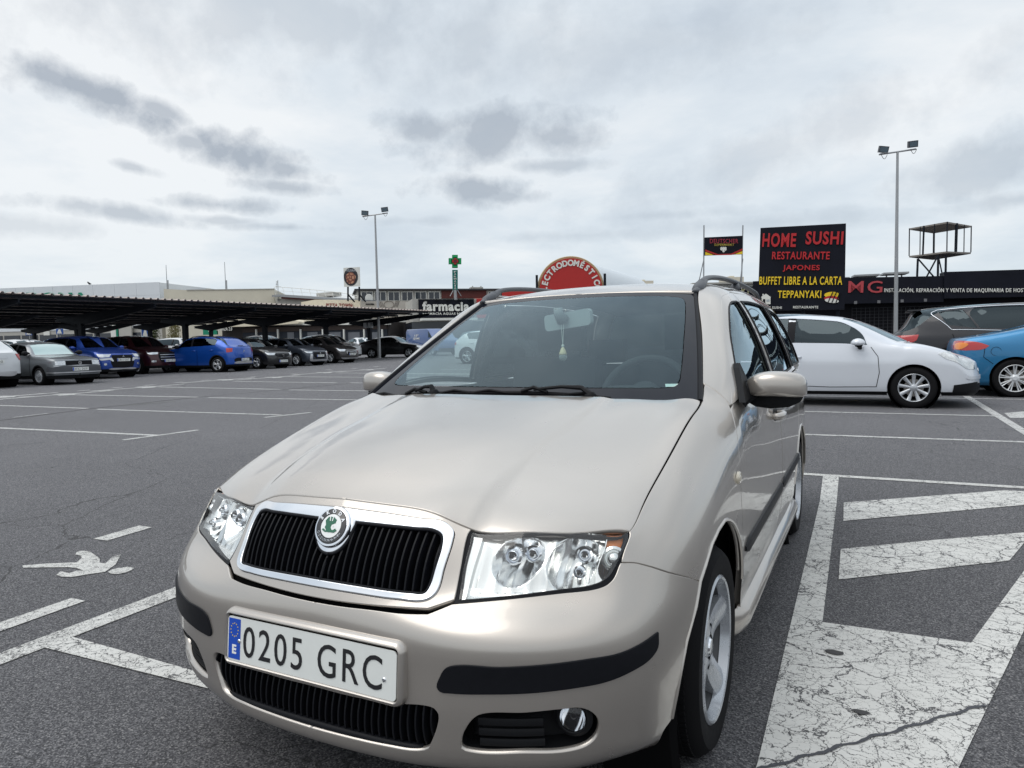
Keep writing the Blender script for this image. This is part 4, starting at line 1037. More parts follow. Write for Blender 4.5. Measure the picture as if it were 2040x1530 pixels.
    # pillar and cant rail between the windscreen/roof and the doors
    rail = [(gu[0] + .002, gv[4], 1)] + [(u, gv[4]) for u in np.linspace(gu[0] + .1, gu[-1] - .1, 14)] + [(gu[-1], gv[4], 1), (gu[-1], gv[0], 1), (gy(3.06, 1.0)[0], gv[0], 1), (*gy(2.99, 1.18),), (*gy(2.87, 1.362), 1), (*gy(2.6, 1.383),), (*gy(2.2, 1.394),), (*gy(1.7, 1.397),), (*gy(1.4, 1.389),)] + [gy(y, z) for y, z in dfo[1:][::-1]] + [(*gy(.432, zr0(.43)), 1)]
    two('roof_pillar', G2, [rail], M_PAINT, h=.018, gap=.0012, depth=.016)
    # roof
    ru, rv = RF.ul, RF.vl
    panel('roof', RF, [[(0, rv[0] + .004, 1), (ru[-1], rv[0] + .004, 1), (ru[-1], rv[-1], 1), (0, rv[-1], 1)]], M_PAINT, car, h=.04, gap=.001, keepc='v', mirror='merge', depth=.015)
    # tailgate glass
    gE = G2.pos(np.full(12, gu[-1]), np.linspace(gv[0], gv[4], 12)); V = []; nx = 15
    for p in gE:
        for f in np.linspace(1, -1, nx): V.append((p[0] * f, p[1] + .13 * (1 - abs(f) ** 2.2), p[2] + .01 * (1 - f * f)))
    mesh_obj('rear_window', V, [(i * nx + j, i * nx + j + 1, (i + 1) * nx + j + 1, (i + 1) * nx + j) for i in range(11) for j in range(nx - 1)], M_REARGL, car)
    # ---- windscreen: fritted border and glass
    wu, wv = WS.ul, WS.vl
    out_ = [(0, wv[-1], 1), (wu[-1] * .5, wv[-1]), (wu[-1], wv[-1], 1), (wu[-1], wv[-1] * .5), (wu[-1], 0, 1), (0, 0, 1)]
    inn = [(0, .085, 1), (wu[-1] * .6, .085), (wu[-1] - .14, .085), (wu[-1] - .105, .087), (wu[-1] - .078, .097), (wu[-1] - .066, .125), (wu[-1] - .063, .17), (wu[-1] - .058, wv[-1] * .5), (wu[-1] - .053, wv[-1] - .14), (wu[-1] - .055, wv[-1] - .09), (wu[-1] - .068, wv[-1] - .06), (wu[-1] - .10, wv[-1] - .050), (wu[-1] * .5, wv[-1] - .050), (0, wv[-1] - .050, 1)]
    frit = [(0, wv[-1], 1), (wu[-1] * .5, wv[-1]), (wu[-1], wv[-1], 1), (wu[-1], wv[-1] * .5), (wu[-1], 0, 1), (0, 0, 1), (0, .085, 1)] + inn[1:-1] + [(0, wv[-1] - .05, 1)]
    panel('windscreen_frit', WS, [frit], M_FRIT, car, h=.03, gap=.004, keepc='u', mirror='merge', depth=.006)
    panel('windscreen', WS, [inn], M_WS, car, h=.05, gap=0, keepc='u', mirror='merge', depth=0)
    # rubber in the windscreen edge
    bm = bmesh.new()
    for s in (1, -1):
        pts = [WS.pos(wu[-1] - .001, t)[0] + WS.nor(wu[-1], t)[0] * .000 for t in np.linspace(0, wv[-1], 16)]
        add_tube(bm, [p * [s, 1, 1] for p in pts], .0095, 6)
    bm_obj('windscreen_seal', bm, M_STRIP, car, smooth=True)
    # cowl panel under the glass
    V = []; Fc = []
    for i, x in enumerate(np.linspace(-.665, .665, 41)):
        f = abs(x) / .665; y = .165 + (.32 - .165) * f ** 2.3; V += [(x, y, .945), (x, y + .06, .955), (x, y + .10, .975)]
    for i in range(40):
        for j in range(2): Fc.append((i * 3 + j, (i + 1) * 3 + j, (i + 1) * 3 + j + 1, i * 3 + j + 1))
    mesh_obj('scuttle', V, Fc, M_BLACK, car)
    # wipers
    def wiper(x_piv, x0, x1, zoff):
        w = bpy.data.objects.new('wiper', None); C.objects.link(w); w.parent = car
        wp = lambda x, up, o=.012: (lambda q_: WS.pos(*q_)[0] * [1 if x >= 0 else -1, 1, 1] + WS.nor(*q_)[0] * [1 if x >= 0 else -1, 1, 1] * o)(WS.near((abs(x), .25, .97 + up)))
        bm = bmesh.new(); pts = [wp(x, zoff + .010 * math.sin((x - x0) / (x1 - x0) * 3.14), .006) for x in np.linspace(x0, x1, 14)]
        add_tube(bm, pts, .006, 6, flat=1.4); bm_obj('blade', bm, M_BLACK, w, smooth=True)
        bm = bmesh.new(); mid = (x0 + x1) / 2
        pts = [wp(x_piv, .008, .020), wp(x_piv + (mid - x_piv) * .15, .034, .035), wp(x_piv + (mid - x_piv) * .5, .034, .035), wp(mid, zoff + .012, .022)]
        add_tube(bm, pts, [.014, .011, .008, .007], 8, flat=.8)
        add_tube(bm, [wp(mid - .05, zoff + .006, .014), wp(mid, zoff + .016, .03), wp(mid + .05, zoff + .006, .014)], .007, 6)
        for t in (-.18, .18): add_tube(bm, [wp(mid + t - .07, zoff + .003, .008), wp(mid + t, zoff + .008, .018), wp(mid + t + .07, zoff + .003, .008)], .005, 6)
        add_lathe(bm, [(.020, -.01), (.020, .006), (.012, .016), (0, .018)], 16, Matrix.Translation(Vector(wp(x_piv, .004, .012)))); bm_obj('arm', bm, M_BLACK, w, smooth=True)
    wiper(.33, -.16, .40, .012); wiper(-.30, -.64, -.14, .012)
    # ---- roof rails
    for s in (1, -1):
        bm = bmesh.new(); f = lambda y, dz: (lambda q_: RF.pos(*q_)[0] * [s, 1, 1] + np.array([0, 0, dz]))(RF.near((.520, y, 1.42)))
        pts = [f(1.02, -.010), f(1.07, .008), f(1.16, .028), f(1.28, .040), f(1.6, .040), f(2.1, .038), f(2.6, .038), f(2.78, .030), f(2.88, .008), f(2.9, -.01)]
        # smooth it
        fn = nat_spline(range(len(pts)), np.array(pts)); pp = fn(np.linspace(0, len(pts) - 1, 60))
        add_tube(bm, pp, [.0165 if 3 < i < 56 else .019 for i in range(60)], 10, flat=.72)
        for y in (1.11, 1.95):
            add_tube(bm, [f(y - .02, -.01), f(y + .005, .015), f(y + .03, .030)], [.030, .024, .018], 8, flat=.7)
        for y in (1.06,):
            add_tube(bm, [f(y - .035, -.012), f(y + .0, .002), f(y + .05, .014), f(y + .13, .030)], [.016, .026, .026, .018], 8, flat=.8)
        bm_obj('roof_rail', bm, M_GREYPL, car, smooth=True)
    # ---- mirrors
    for s in (1, -1):
        mr = bpy.data.objects.new('wing_mirror', None); C.objects.link(mr); mr.parent = car; mr.empty_display_size = .05
        secs = []   # stations in x, section in (y, z)
        for x, zc, hz, yc, hy in ((.782, .990, .032, .675, .028), (.800, .994, .042, .668, .045), (.830, .998, .050, .662, .055), (.875, 1.000, .0525, .662, .058), (.925, .997, .052, .672, .055), (.958, .993, .047, .684, .046), (.975, .989, .036, .694, .032), (.980, .987, .014, .700, .012)):
            row = []
            for k in range(28):
                a = 2 * math.pi * k / 28; c_, s_2 = math.cos(a), math.sin(a); e_ = .62
                yy = math.copysign(abs(c_) ** e_, c_) * hy; zz = math.copysign(abs(s_2) ** (.7 if s_2 > 0 else .5), s_2) * hz
                if c_ > 0: yy *= .75
                row.append((s * x, yc + yy, zc + zz * (1.0 if s_2 > 0 else .72)))
            secs.append(row)
        SM = np.array(secs); fn = [nat_spline(range(8), SM[:, k]) for k in range(28)]; DD = np.stack([f_(np.linspace(0, 7, 36)) for f_ in fn], 1)
        n_ = 28; V = list(DD.reshape(-1, 3)); Fc = [(i * n_ + j, i * n_ + (j + 1) % n_, (i + 1) * n_ + (j + 1) % n_, (i + 1) * n_ + j) for i in range(35) for j in range(n_)]
        V.append(DD[-1].mean(0)); Fc += [(35 * n_ + j, 35 * n_ + (j + 1) % n_, len(V) - 1) for j in range(n_)]
        mesh_obj('housing', V, Fc, M_PAINT, mr)
        V = [(p[0], p[1], p[2]) for p in DD.reshape(-1, 3)]
        lowc = np.array([(s * x, yc, zc) for x, yc, zc in ((.78, .675, .968), (.81, .668, .965), (.86, .662, .964), (.92, .670, .965), (.955, .684, .968), (.968, .690, .971))])
        bm = bmesh.new(); add_tube(bm, lowc, [.028, .042, .047, .042, .028, .010], 14, flat=.22, up=(0, 1, 0))
        # foot
        add_tube(bm, [(s * .738, .60, .955), (s * .752, .615, .962), (s * .768, .635, .970), (s * .79, .655, .978), (s * .81, .665, .984)], [.060, .054, .042, .036, .034], 14, flat=.62, up=(0, 1, 0))
        bm_obj('base', bm, M_BLACK, mr, smooth=True)
        bm = bmesh.new(); tri = [(s * .790, .49, .952), (s * .785, .72, .962), (s * .760, .70, 1.03), (s * .742, .67, 1.082), (s * .745, .64, 1.065)]
        fr_ = [bm.verts.new((x + s * .012, y, z)) for x, y, z in tri]; bk_ = [bm.verts.new((x - s * .01, y, z)) for x, y, z in tri]
        bm.faces.new(fr_)
        for i in range(5): bm.faces.new((fr_[i], bk_[i], bk_[(i + 1) % 5], fr_[(i + 1) % 5]))
        bm_obj('sail', bm, M_BLACK, mr, bevel=.003)
        bm = bmesh.new(); add_box(bm, *(sorted((s * .805, s * .960))), .702, .706, .958, 1.035); bm_obj('mirror_glass', bm, M_REFL, mr)
    # ---- wheels
    for s in (1, -1):
        make_wheel(car, (s * .800, 0, .290), s, steer=R(0)); make_wheel(car, (s * .800, 2.462, .290), s)
    # ---- cabin
    bm = bmesh.new(); V = []; Fc = []
    prof = [(.30, .940), (.45, .955), (.58, .945), (.66, .925), (.70, .88), (.72, .78), (.70, .60)]
    X = np.linspace(-.70, .70, 41); nP = len(prof)
    for x in X:
        hump = .055 * math.exp(-((x - .36) / .17) ** 4)
        for k, (y, z) in enumerate(prof): V.append((x, y - .0 + .06 * (abs(x) / .7) ** 2 * (k < 2) + (.03 if hump > .02 and k > 1 else 0), z + (hump if 1 < k < 4 else 0)))
    Fc = [(i * nP + j, (i + 1) * nP + j, (i + 1) * nP + j + 1, i * nP + j + 1) for i in range(40) for j in range(nP - 1)]
    mesh_obj('dashboard', V, Fc, M_DASH, car)
    # steering wheel
    bm = bmesh.new(); Mx = Matrix.Translation((.36, .80, .93)) @ Matrix.Rotation(R(64), 4, 'X')
    add_tube(bm, [Mx @ Vector((.185 * math.cos(a), .185 * math.sin(a), 0)) for a in np.linspace(0, 2 * math.pi, 41)[:-1]], .016, 10, closed=True)
    add_lathe(bm, [(.075, -.01), (.07, .03), (.04, .04), (0, .042)], 24, Mx)
    for a in (0, 180, 250, 290): add_tube(bm, [Mx @ Vector((.06 * math.cos(R(a)), .06 * math.sin(R(a)), .02)), Mx @ Vector((.18 * math.cos(R(a)), .18 * math.sin(R(a)), 0))], [.022, .014], 8, flat=.5)
    bm_obj('steering_wheel', bm, M_DASH, car, smooth=True)
    # seats
    for s in (1, -1):
        st = bpy.data.objects.new('seat', None); C.objects.link(st); st.parent = car
        boxes('backrest', [(s * .36 - .24, s * .36 + .24, -.06, .06, 0, .60)], M_SEAT, st, bevel=.05, M=Matrix.Translation((0, 1.42, .50)) @ Matrix.Rotation(R(-17), 4, 'X'))
        boxes('cushion', [(s * .36 - .24, s * .36 + .24, .90, 1.42, .38, .52)], M_SEAT, st, bevel=.05)
        boxes('headrest', [(s * .36 - .13, s * .36 + .13, 1.60, 1.69, 1.12, 1.30)], M_SEAT, st, bevel=.035)
    boxes('rear_seat', [(-.62, .62, 2.25, 2.38, .5, 1.02), (-.62, .62, 1.80, 2.3, .4, .55), (-.45, -.22, 2.30, 2.38, 1.04, 1.18), (.22, .45, 2.30, 2.38, 1.04, 1.18)], M_SEAT, car, bevel=.03)
    boxes('door_trim', [(-.755, -.735, .45, 2.9, .25, .955), (.735, .755, .45, 2.9, .25, .955), (-.74, .74, .3, 3.2, .23, .25), (-.70, .70, 3.1, 3.12, .3, 1.0)], M_INT, car)
    bm = bmesh.new()
    for s in (1, -1):   # inner trims of the pillars
        for y0, z0, y1, z1, r_ in ((1.39, .95, 1.38, 1.36, .035), (2.33, .95, 2.26, 1.36, .05), (.48, .985, 1.06, 1.335, .022)):
            a_ = G2.pos(*gy(y0, max(z0, .96)))[0]; b_ = G2.pos(*gy(y1, z1))[0]
            add_tube(bm, [(s * (p[0] - .035), p[1], p[2]) for p in (a_, (a_ + b_) / 2, b_)], r_, 8, flat=.5)
    bm_obj('pillar_trim', bm, M_INT, car, smooth=True)
    # cabin mirror
    im = bpy.data.objects.new('cabin_mirror', None); C.objects.link(im); im.parent = car
    Mx = Matrix.Translation((-.015, .90, 1.268)) @ Matrix.Rotation(R(-6), 4, 'Y') @ Matrix.Rotation(R(-12), 4, 'Z')
    bm = bmesh.new(); add_prism(bm, rrect(.245, .072, .018), -.012, .012, Mx @ FRONT); bm_obj('shell', bm, principled('mirror_shell', (.30, .32, .32), .5), im, bevel=.004)
    bm = bmesh.new(); add_tube(bm, [(-.035, .885, 1.268), (-.045, .86, 1.295), (-.045, .855, 1.32)], [.03, .022, .02], 12); bm_obj('mount', bm, principled('mirror_mount', (.16, .17, .17), .5), im, smooth=True)
    # wheels arches done; return surfaces for the windscreen stickers
    return dict(B=B, HS=HS, G2=G2, WS=WS, RF=RF, gy=gy)

def number_plate(parent, M, a, b, w=.52, h=.11, detail=True, name='number_plate'):
    """Spanish plate in the local xy plane facing +z"""
    p = bpy.data.objects.new(name, None); C.objects.link(p); p.parent = parent; p.empty_display_size = .03
    def rr_(w, h, r, n=4):
        o = []
        for cx, cy, a0 in ((w / 2 - r, h / 2 - r, 0), (-w / 2 + r, h / 2 - r, 90), (-w / 2 + r, -h / 2 + r, 180), (w / 2 - r, -h / 2 + r, 270)):
            for i in range(n + 1): q = R(a0 + 90 * i / n); o.append((cx + r * math.cos(q), cy + r * math.sin(q)))
        return o
    bm = bmesh.new(); add_prism(bm, rr_(w, h, .010), -.002, .0, M); bm_obj('plate', bm, M_PLATE, p)
    bm = bmesh.new(); bw = .040 * w / .52; add_prism(bm, [(-w / 2 + .004, -h / 2 + .005), (-w / 2 + .004 + bw, -h / 2 + .005), (-w / 2 + .004 + bw, h / 2 - .005), (-w / 2 + .004, h / 2 - .005)], .0, .0008, M); bm_obj('blue_band', bm, M_PBLUE, p)
    k = w / .52
    for t, x0, x1 in ((a, -.205, -.012), (b, .036, .222)):
        me = text_mesh(t, .1, bold=.0, ext=.0006, space=1.18 if detail else 1.0, res=4 if detail else 1); vs = np.array([v.co[:] for v in me.vertices]); lo, hi = vs.min(0), vs.max(0)
        sx_, sy_ = (x1 - x0) * k / (hi[0] - lo[0]), .076 * h / .11 / (hi[1] - lo[1])
        me.transform(M @ Matrix.Translation(((x0 + x1) / 2 * k, -.001, .0008)) @ Matrix.Diagonal((sx_, sy_, 1, 1)) @ Matrix.Translation((-(lo[0] + hi[0]) / 2, -(lo[1] + hi[1]) / 2, 0)))
        me.materials.clear(); me.materials.append(M_PBLACK); o = bpy.data.objects.new('characters', me); C.objects.link(o); o.parent = p
    if detail:
        text_obj('country_letter', 'E', .030, M_WHITE, M @ Matrix.Translation((-w / 2 + .004 + bw / 2, -.027, .0012)), p, bold=.0012, ext=.0003)
        bm = bmesh.new()
        for i in range(12):
            q = R(30 * i); add_prism(bm, [(-w / 2 + .004 + bw / 2 + .0125 * math.cos(q) + .0016 * math.cos(t_), .022 + .0165 * math.sin(q) + .0016 * math.sin(t_)) for t_ in np.linspace(0, 2 * math.pi, 7)[:-1]], .0008, .0013, M)
        bm_obj('star', bm, principled('star_yellow', (.75, .55, .05), .4), p)
        for x, y in ((-.2195, -.004), (.2275, -.012)):
            bm = bmesh.new(); add_lathe(bm, [(.0055, .0), (.005, .002), (.002, .0028), (0, .0018)], 14, M @ Matrix.Translation((x, y, 0))); bm_obj('rivet', bm, M_CHROME, p, smooth=True)
    return p
M_PLATE = rough_up(principled('plate_white', (.70, .72, .70), .35), 25, .1, 0, 0, .05)
M_PBLUE = principled('plate_blue', (.01, .07, .45), .35)
M_PBLACK = principled('plate_black', (.012, .012, .014), .45)
HS_ = hero()
# ------------------------------------------------------------------ other cars
M_TINT = glass_mat('tinted_glass', (.055, .062, .068), .95, 1.50)
M_CLEARGL = glass_mat('car_glass', (.30, .34, .34), .95, 1.50)
M_REDLAMP = principled('tail_lamp_red', (.42, .012, .012), .12, 0, 1.0)
M_LAMP = rough_up(principled('head_lamp', (.62, .64, .66), .12, .75, 1.0), 22, .25, 0, 0, .45)
M_ORANGE = principled('indicator_orange', (.75, .22, .02), .2, 0, .8)
M_SILVER = principled('silver_trim', (.55, .56, .58), .3, .8)
def car_cage(p):
    L, W, H = p['L'], p['W'], p['H']; w = W / 2; G = p.get('gc', .20)
    zl, zc, yc, yt, yr, yg, zg, zb, zd = p['zl'], p['zc'], p['yc'], p['yt'], p['yr'], p['yg'], p['zg'], p['zb'], p['zd']
    ya, yb = p['ya'], p['yb']; zrr = p.get('zrr', H - .07); zrf = p.get('zrf', H - .05); ym = p.get('ym', (yt + yr) / 2)
    yl = p.get('yl', .06)
    nose = p.get('nose', 1.0); rw = p.get('rw', .70)
    def low(x, y, zmid, k=1.0):   # rows 0..4
        s = x / w
        return [(x - .10 * k, y, G), (x - .035 * k, y, G + .06), (x - .010 * k, y, G + .20), (x, y, zmid * .5 + .5 * (G + .20) + .10), (x - .012 * k, y, zmid)]
    hood = lambda y: zl + (zc - zl) * min(1, max(0, (y - yl) / (yc - yl))) ** .72
    S = []
    def front(x, y, yk, k, zs):   # nose rows with a slight plan curve
        return [(x * .93, y + .06, G), (x * .98, y + .012, G + .07), (x, y, G + .20), (x, y + .0, (G + .2 + zs) / 2), (x, y + .02, zs)]
    zs = zl - .14
    S.append([(0, .05, G), (0, .012, G + .07), (0, 0, G + .20), (0, 0, (G + .2 + zs) / 2), (0, .018, zs)] + [(0, yl, zl)] * 5)
    def arc(p5, c9):
        out = []
        for a in (22, 45, 68, 90):
            s_, c_ = math.sin(R(a)), math.cos(R(a)); out.append((p5[0] * c_, p5[1] + (c9[1] - p5[1]) * s_, p5[2] + (c9[2] - p5[2]) * s_))
        return out
    n5 = (.5 * w, yl + .03, zl - .005); S.append(front(.5 * w, .035 * nose, 0, 1, zs) + [n5] + arc(n5, (0, yl + .12, hood(yl + .12))))
    n5 = (.84 * w, .23 * nose + .02, zl + .01); S.append(front(.86 * w, .17 * nose, 0, 1, zs + .02) + [n5] + arc(n5, (0, .36, hood(.36))))
    y3 = .42; z5 = hood(.42) - .02; lo = low(.975 * w, y3, z5 - .10)
    S.append(lo + [(.925 * w, y3 + .02, z5)] + [(.82 * w, .50, hood(.52)), (.62 * w, .53, hood(.55) + .008), (.3 * w, .56, hood(.58) + .014), (0, .57, hood(.59) + .016)])
    y4 = ya + .05; z5 = hood(y4) - .03; lo = low(w, y4, z5 - .13)
    S.append(lo + [(.93 * w, y4, z5), (.82 * w, y4, hood(y4) + .0), (.62 * w, y4, hood(y4) + .012), (.3 * w, y4, hood(y4) + .022), (0, y4, hood(y4) + .026)])
    y5 = yc + .16; lo = low(w, y5, zb - .14)
    S.append(lo + [(.95 * w, y5, zb), (.90 * w, yc + .14, zc - .0), (.82 * w, yc + .10, zc + .008), (.42 * w, yc + .03, zc + .016), (0, yc, zc + .020)])
    zm = lambda z: (zb + z) / 2 + .03
    y6 = max(yt, y5 + .4); lo = low(w, y6, zb + (zd - zb) * .2 - .14)
    S.append(lo + [(.955 * w, y6, zb + (zd - zb) * .2), (.86 * w, (yt + y6) / 2, zm(zrf)), (rw * w, yt, zrf - .05), (.42 * w, yt - .04, zrf - .005), (0, yt - .05, zrf + .005)])
    lo = low(w, ym, zb + (zd - zb) * .5 - .14)
    S.append(lo + [(.955 * w, ym, zb + (zd - zb) * .5), (.86 * w, ym, zm(H)), (rw * w, ym, H - .06), (.42 * w, ym, H - .008), (0, ym, H)])
    y8 = max(yb - .05, ym + .4); lo = low(w, y8, zd - .14)
    y8b = p.get('y8b', min(y8 + .05, yg - .1))
    S.append(lo + [(.95 * w, y8b, zd), (.85 * w, (yr + y8b) / 2, (zd + zrr) / 2 + .03), (rw * w * .98, yr - .02, zrr - .055), (.42 * w, yr + .02, zrr - .008), (0, yr + .03, zrr)])
    gl = lambda t: (0, yr + (yg - yr) * t + (.02 * math.sin(t * 3.14)), zrr + (zg - zrr) * t + .02 * math.sin(t * 3.14))
    zr4 = zg - .12
    def rear(x, y): return [(x * .93, y - .07, G + .02), (x * .985, y - .01, G + .08), (x, y, G + .22), (x, y, (G + .22 + zr4) / 2), (x, y - .035, zr4)]
    yl2 = L - yg
    r5 = (.87 * w, L - .20 - p.get('tail', .05), zg + .005); S.append(rear(.90 * w, L - .16) + [r5] + arc(r5, gl(.55)))
    r5 = (.5 * w, L - .03 - p.get('tail', .05), zg); S.append(rear(.5 * w, L - .03) + [r5] + arc(r5, gl(.85)))
    yp = L - p.get('tail', .05)
    S.append([(0, L - .07, G + .02), (0, L - .01, G + .08), (0, L, G + .22), (0, L, (G + .22 + zr4) / 2), (0, L - .03, zr4)] + [(0, yp, zg)] * 5)
    return S
def build_car(name, p, paint, label, group=None, near=False):
    L, W, H = p['L'], p['W'], p['H']; w = W / 2; h = .045 if near else .075
    car = empty(name, label=label, cat=p.get('cat', 'car'), group=group)
    S = grid_surf(car_cage(p), 7 if near else 5, 6 if near else 4, kind=pchip)
    m_ = S.N[S.N.shape[0] // 2, S.N.shape[1] // 3]; S.flip = 1.0 if m_[0] > 0 else -1.0
    ul, vl = S.ul, S.vl; U = lambda i: float(np.interp(i, range(12), ul)); V = lambda j: float(np.interp(j, range(10), vl))
    rt = p.get('rt', .32); ra = rt + .045; ya, yb = p['ya'], p['yb']
    def side(y, z): return S.near((w * 1.0, y, z)) if z < .3 else S.ray((3, y, z), (-1, 0, 0))
    def arch(yc, n=14):
        o = []
        for a in np.linspace(R(-8), R(188), n):
            o.append(side(yc + ra * math.cos(a), max(rt + ra * math.sin(a), .0)))
        return o
    # outline of the skin: bottom edge with wheel-arch notches
    def notch(yc):
        pts = [side(yc + ra * math.cos(a), rt + ra * math.sin(a)) for a in np.linspace(R(186), R(-6), 16)]
        pts = [q for q in pts if q[1] > vl[0] + .012]
        return [(pts[0][0], vl[0], 1)] + pts + [(pts[-1][0], vl[0], 1)]
    out = [(0, vl[0], 1)] + notch(ya) + notch(yb) + [(ul[-1], vl[0], 1), (ul[-1], V(5), 1), (ul[-1] - 1e-3, vl[-1], 1), (1e-3, vl[-1], 1), (0, V(5), 1)]
    rw = p.get('rw', .70)
    # windows in surface parameters
    wins = []
    fr = [(U(5) + .16 * (U(6) - U(5)), V(7) + .05, 1), (U(5.12), vl[-1] + 0, 1), (U(5.98), vl[-1], 1), (U(5.93), V(7) + .07, 1)]
    vb, vt = V(5) + .035, V(7) - .035
    ub = p.get('bp', 6.55); uc = p.get('cp', 7.75); a0 = p.get('a0', 5.42)
    front_w = [(U(a0), vb, 1), (U(5.62), V(6.25)), (U(5.93), vt, 1), (U(ub - .05), vt, 1), (U(ub - .04), vb, 1)]
    rear_w = [(U(ub + .06), vb, 1), (U(ub + .06), vt, 1), (U(uc), vt, 1), (U(uc + .12), V(6.1)), (U(uc + .12), vb, 1)]
    wins = [front_w, rear_w]
    if p.get('quarter'):
        a, b = p['quarter']; wins.append([(U(a), vb, 1), (U(a - .05), vt - .01, 1), (U(b - .2), vt - .03, 1), (U(b), vb + .03, 1)])
    zg, zrr, yr = p['zg'], p.get('zrr', H - .07), p['yr']
    rg = []
    for x, z, *c in ((0.0, zg + p.get('rgb', .05), 1), (.72 * w, zg + p.get('rgb', .05)), (.76 * w, zg + p.get('rgb', .05) + .03), (.60 * w, zrr - .085, 1), (0.0, zrr - .06, 1)):
        if p.get('sedan'): q = S.ray((x, p['yg'] + 1.0 * (p['yg'] - yr), z + 1.0 * (zrr - zg) * .9), Vector((0, -(p['yg'] - yr), -(zrr - zg) * .9)).normalized())
        else: q = S.ray((x, L + 2, z), (0, -1, 0))
        rg.append((*q, *c))
    rg_close = [(rg[0][0], vl[-1], 1)] + rg[1:4] + [(rg[-1][0], vl[-1], 1)]
    u_a, u_b = fr[1][0], fr[2][0]
    # skin = whole sheet minus the openings (front and rear glass run to the centre line: notches at v = vmax)
    body = [(0, vl[0], 1)] + notch(ya) + notch(yb) + [(ul[-1], vl[0], 1), (ul[-1], vl[-1], 1), (rg_close[0][0], vl[-1], 1)] + rg[1:4] + [(rg_close[-1][0], vl[-1], 1), (fr[2][0], vl[-1], 1), fr[3], fr[0], (fr[1][0], vl[-1], 1), (0, vl[-1], 1)]
    kc = lambda q: abs(q[1] - vl[-1]) < 1e-4 or q[0] < 1e-4 or q[0] > ul[-1] - 1e-4
    def cutp(nm, loops, mat, off=0., depth=.012, gap=0., hh=h, hole_gap=0.):
        LP = [inset(curve_pts(loops[0], hh * .7), gap, kc)] + [inset(curve_pts(l, hh * .7), -hole_gap) for l in loops[1:]]
        V2, T, Lx = cut(S, LP, hh); P = S.pos(np.clip(V2[:, 0], 0, ul[-1]), np.clip(V2[:, 1], 0, vl[-1])); N = S.nor(np.clip(V2[:, 0], 0, ul[-1]), np.clip(V2[:, 1], 0, vl[-1])); P = P + N * off
        P[np.abs(P[:, 0]) < 2e-3, 0] = 0
        area = np.array([np.linalg.norm(np.cross(P[t[1]] - P[t[0]], P[t[2]] - P[t[0]])) for t in T]); T = T[area > 1e-9]
        c = P[T].mean(1); fn = np.cross(P[T[:, 1]] - P[T[:, 0]], P[T[:, 2]] - P[T[:, 0]]); fl = (fn * N[T[:, 0]]).sum(1) < 0; T[fl] = T[fl][:, [0, 2, 1]]
        n = len(P); VV = list(P); TT = [tuple(t) for t in T]
        if depth:
            for idx in Lx:
                b = len(VV); VV += [P[q] for q in idx] + [P[q] - N[q] * depth for q in idx]; k = len(idx)
                for i in range(k):
                    j = (i + 1) % k
                    if kc(V2[idx[i]]) and kc(V2[idx[j]]): continue
                    TT.append((b + i, b + j, b + k + j, b + k + i))
        VV = np.array(VV); m = len(VV); V3 = np.concatenate([VV, VV * [-1, 1, 1]]); T3 = TT + [tuple(m + q for q in t[::-1]) for t in TT]
        bm = bmesh.new(); me = bpy.data.meshes.new(nm); me.from_pydata([tuple(map(float, v)) for v in V3], [], [tuple(map(int, t)) for t in T3]); bm.from_mesh(me)
        bmesh.ops.remove_doubles(bm, verts=[v for v in bm.verts if abs(v.co.x) < 1e-4], dist=2e-4); bm.to_mesh(me); bm.free()
        me.materials.append(mat); me.polygons.foreach_set('use_smooth', [True] * len(me.polygons)); me.set_sharp_from_angle(angle=R(40))
        o = bpy.data.objects.new(nm, me); C.objects.link(o); o.parent = car; return o
    clad = p.get('clad')
    if clad:   # dark plastic lower body: the skin starts higher up
        vcl = V(clad)
        def notch2(yc, r2):
            pts = [side(yc + r2 * math.cos(a), rt + r2 * math.sin(a)) for a in np.linspace(R(200), R(-20), 24)]; pts = [q for q in pts if q[1] > vcl + .004]
            return [(pts[0][0], vcl, 1)] + pts + [(pts[-1][0], vcl, 1)] if pts else []
        r2 = ra + p.get('cladw', .05)
        body2 = [(0, vcl, 1)] + notch2(ya, r2) + notch2(yb, r2) + [(ul[-1], vcl, 1)] + body[body.index((ul[-1], vl[-1], 1)):]
        low_ = [(0, vl[0], 1)] + notch(ya) + notch(yb) + [(ul[-1], vl[0], 1), (ul[-1], vcl, 1)] + notch2(yb, r2)[::-1] + notch2(ya, r2)[::-1] + [(0, vcl, 1)]
        cutp('body', [body2] + wins, paint); cutp('cladding', [low_], p.get('cladmat', M_BLACK), off=.006)
    else: cutp('body', [body] + wins, paint)
    gm = p.get('glass', M_TINT)
    cutp('windscreen', [[fr[0], (fr[1][0], vl[-1], 1), (fr[2][0], vl[-1], 1), fr[3]]], p.get('wsglass', gm), off=-.006, depth=0, gap=-.012, hh=.12)
    cutp('side_window', [front_w], gm, off=-.008, depth=0, gap=-.012, hh=.12); cutp('side_window', [rear_w], gm, off=-.008, depth=0, gap=-.012, hh=.12)
    e_ = .01
    cutp('pillar_trim', [[(front_w[-1][0] - e_, vb, 1), (front_w[-2][0] - e_, vt, 1), (rear_w[1][0] + e_, vt, 1), (rear_w[0][0] + e_, vb, 1)]], M_STRIP, off=.003, depth=.006, hh=.12)
    if p.get('quarter'): cutp('side_window', [wins[2]], gm, off=-.008, depth=0, gap=-.012, hh=.12)
    cutp('rear_window', [rg_close], gm, off=-.006, depth=0, gap=-.012, hh=.12)
    # cabin lining and floor so that nothing shows through
    sh = []
    z0 = p.get('gc', .2)
    tw = w * .78
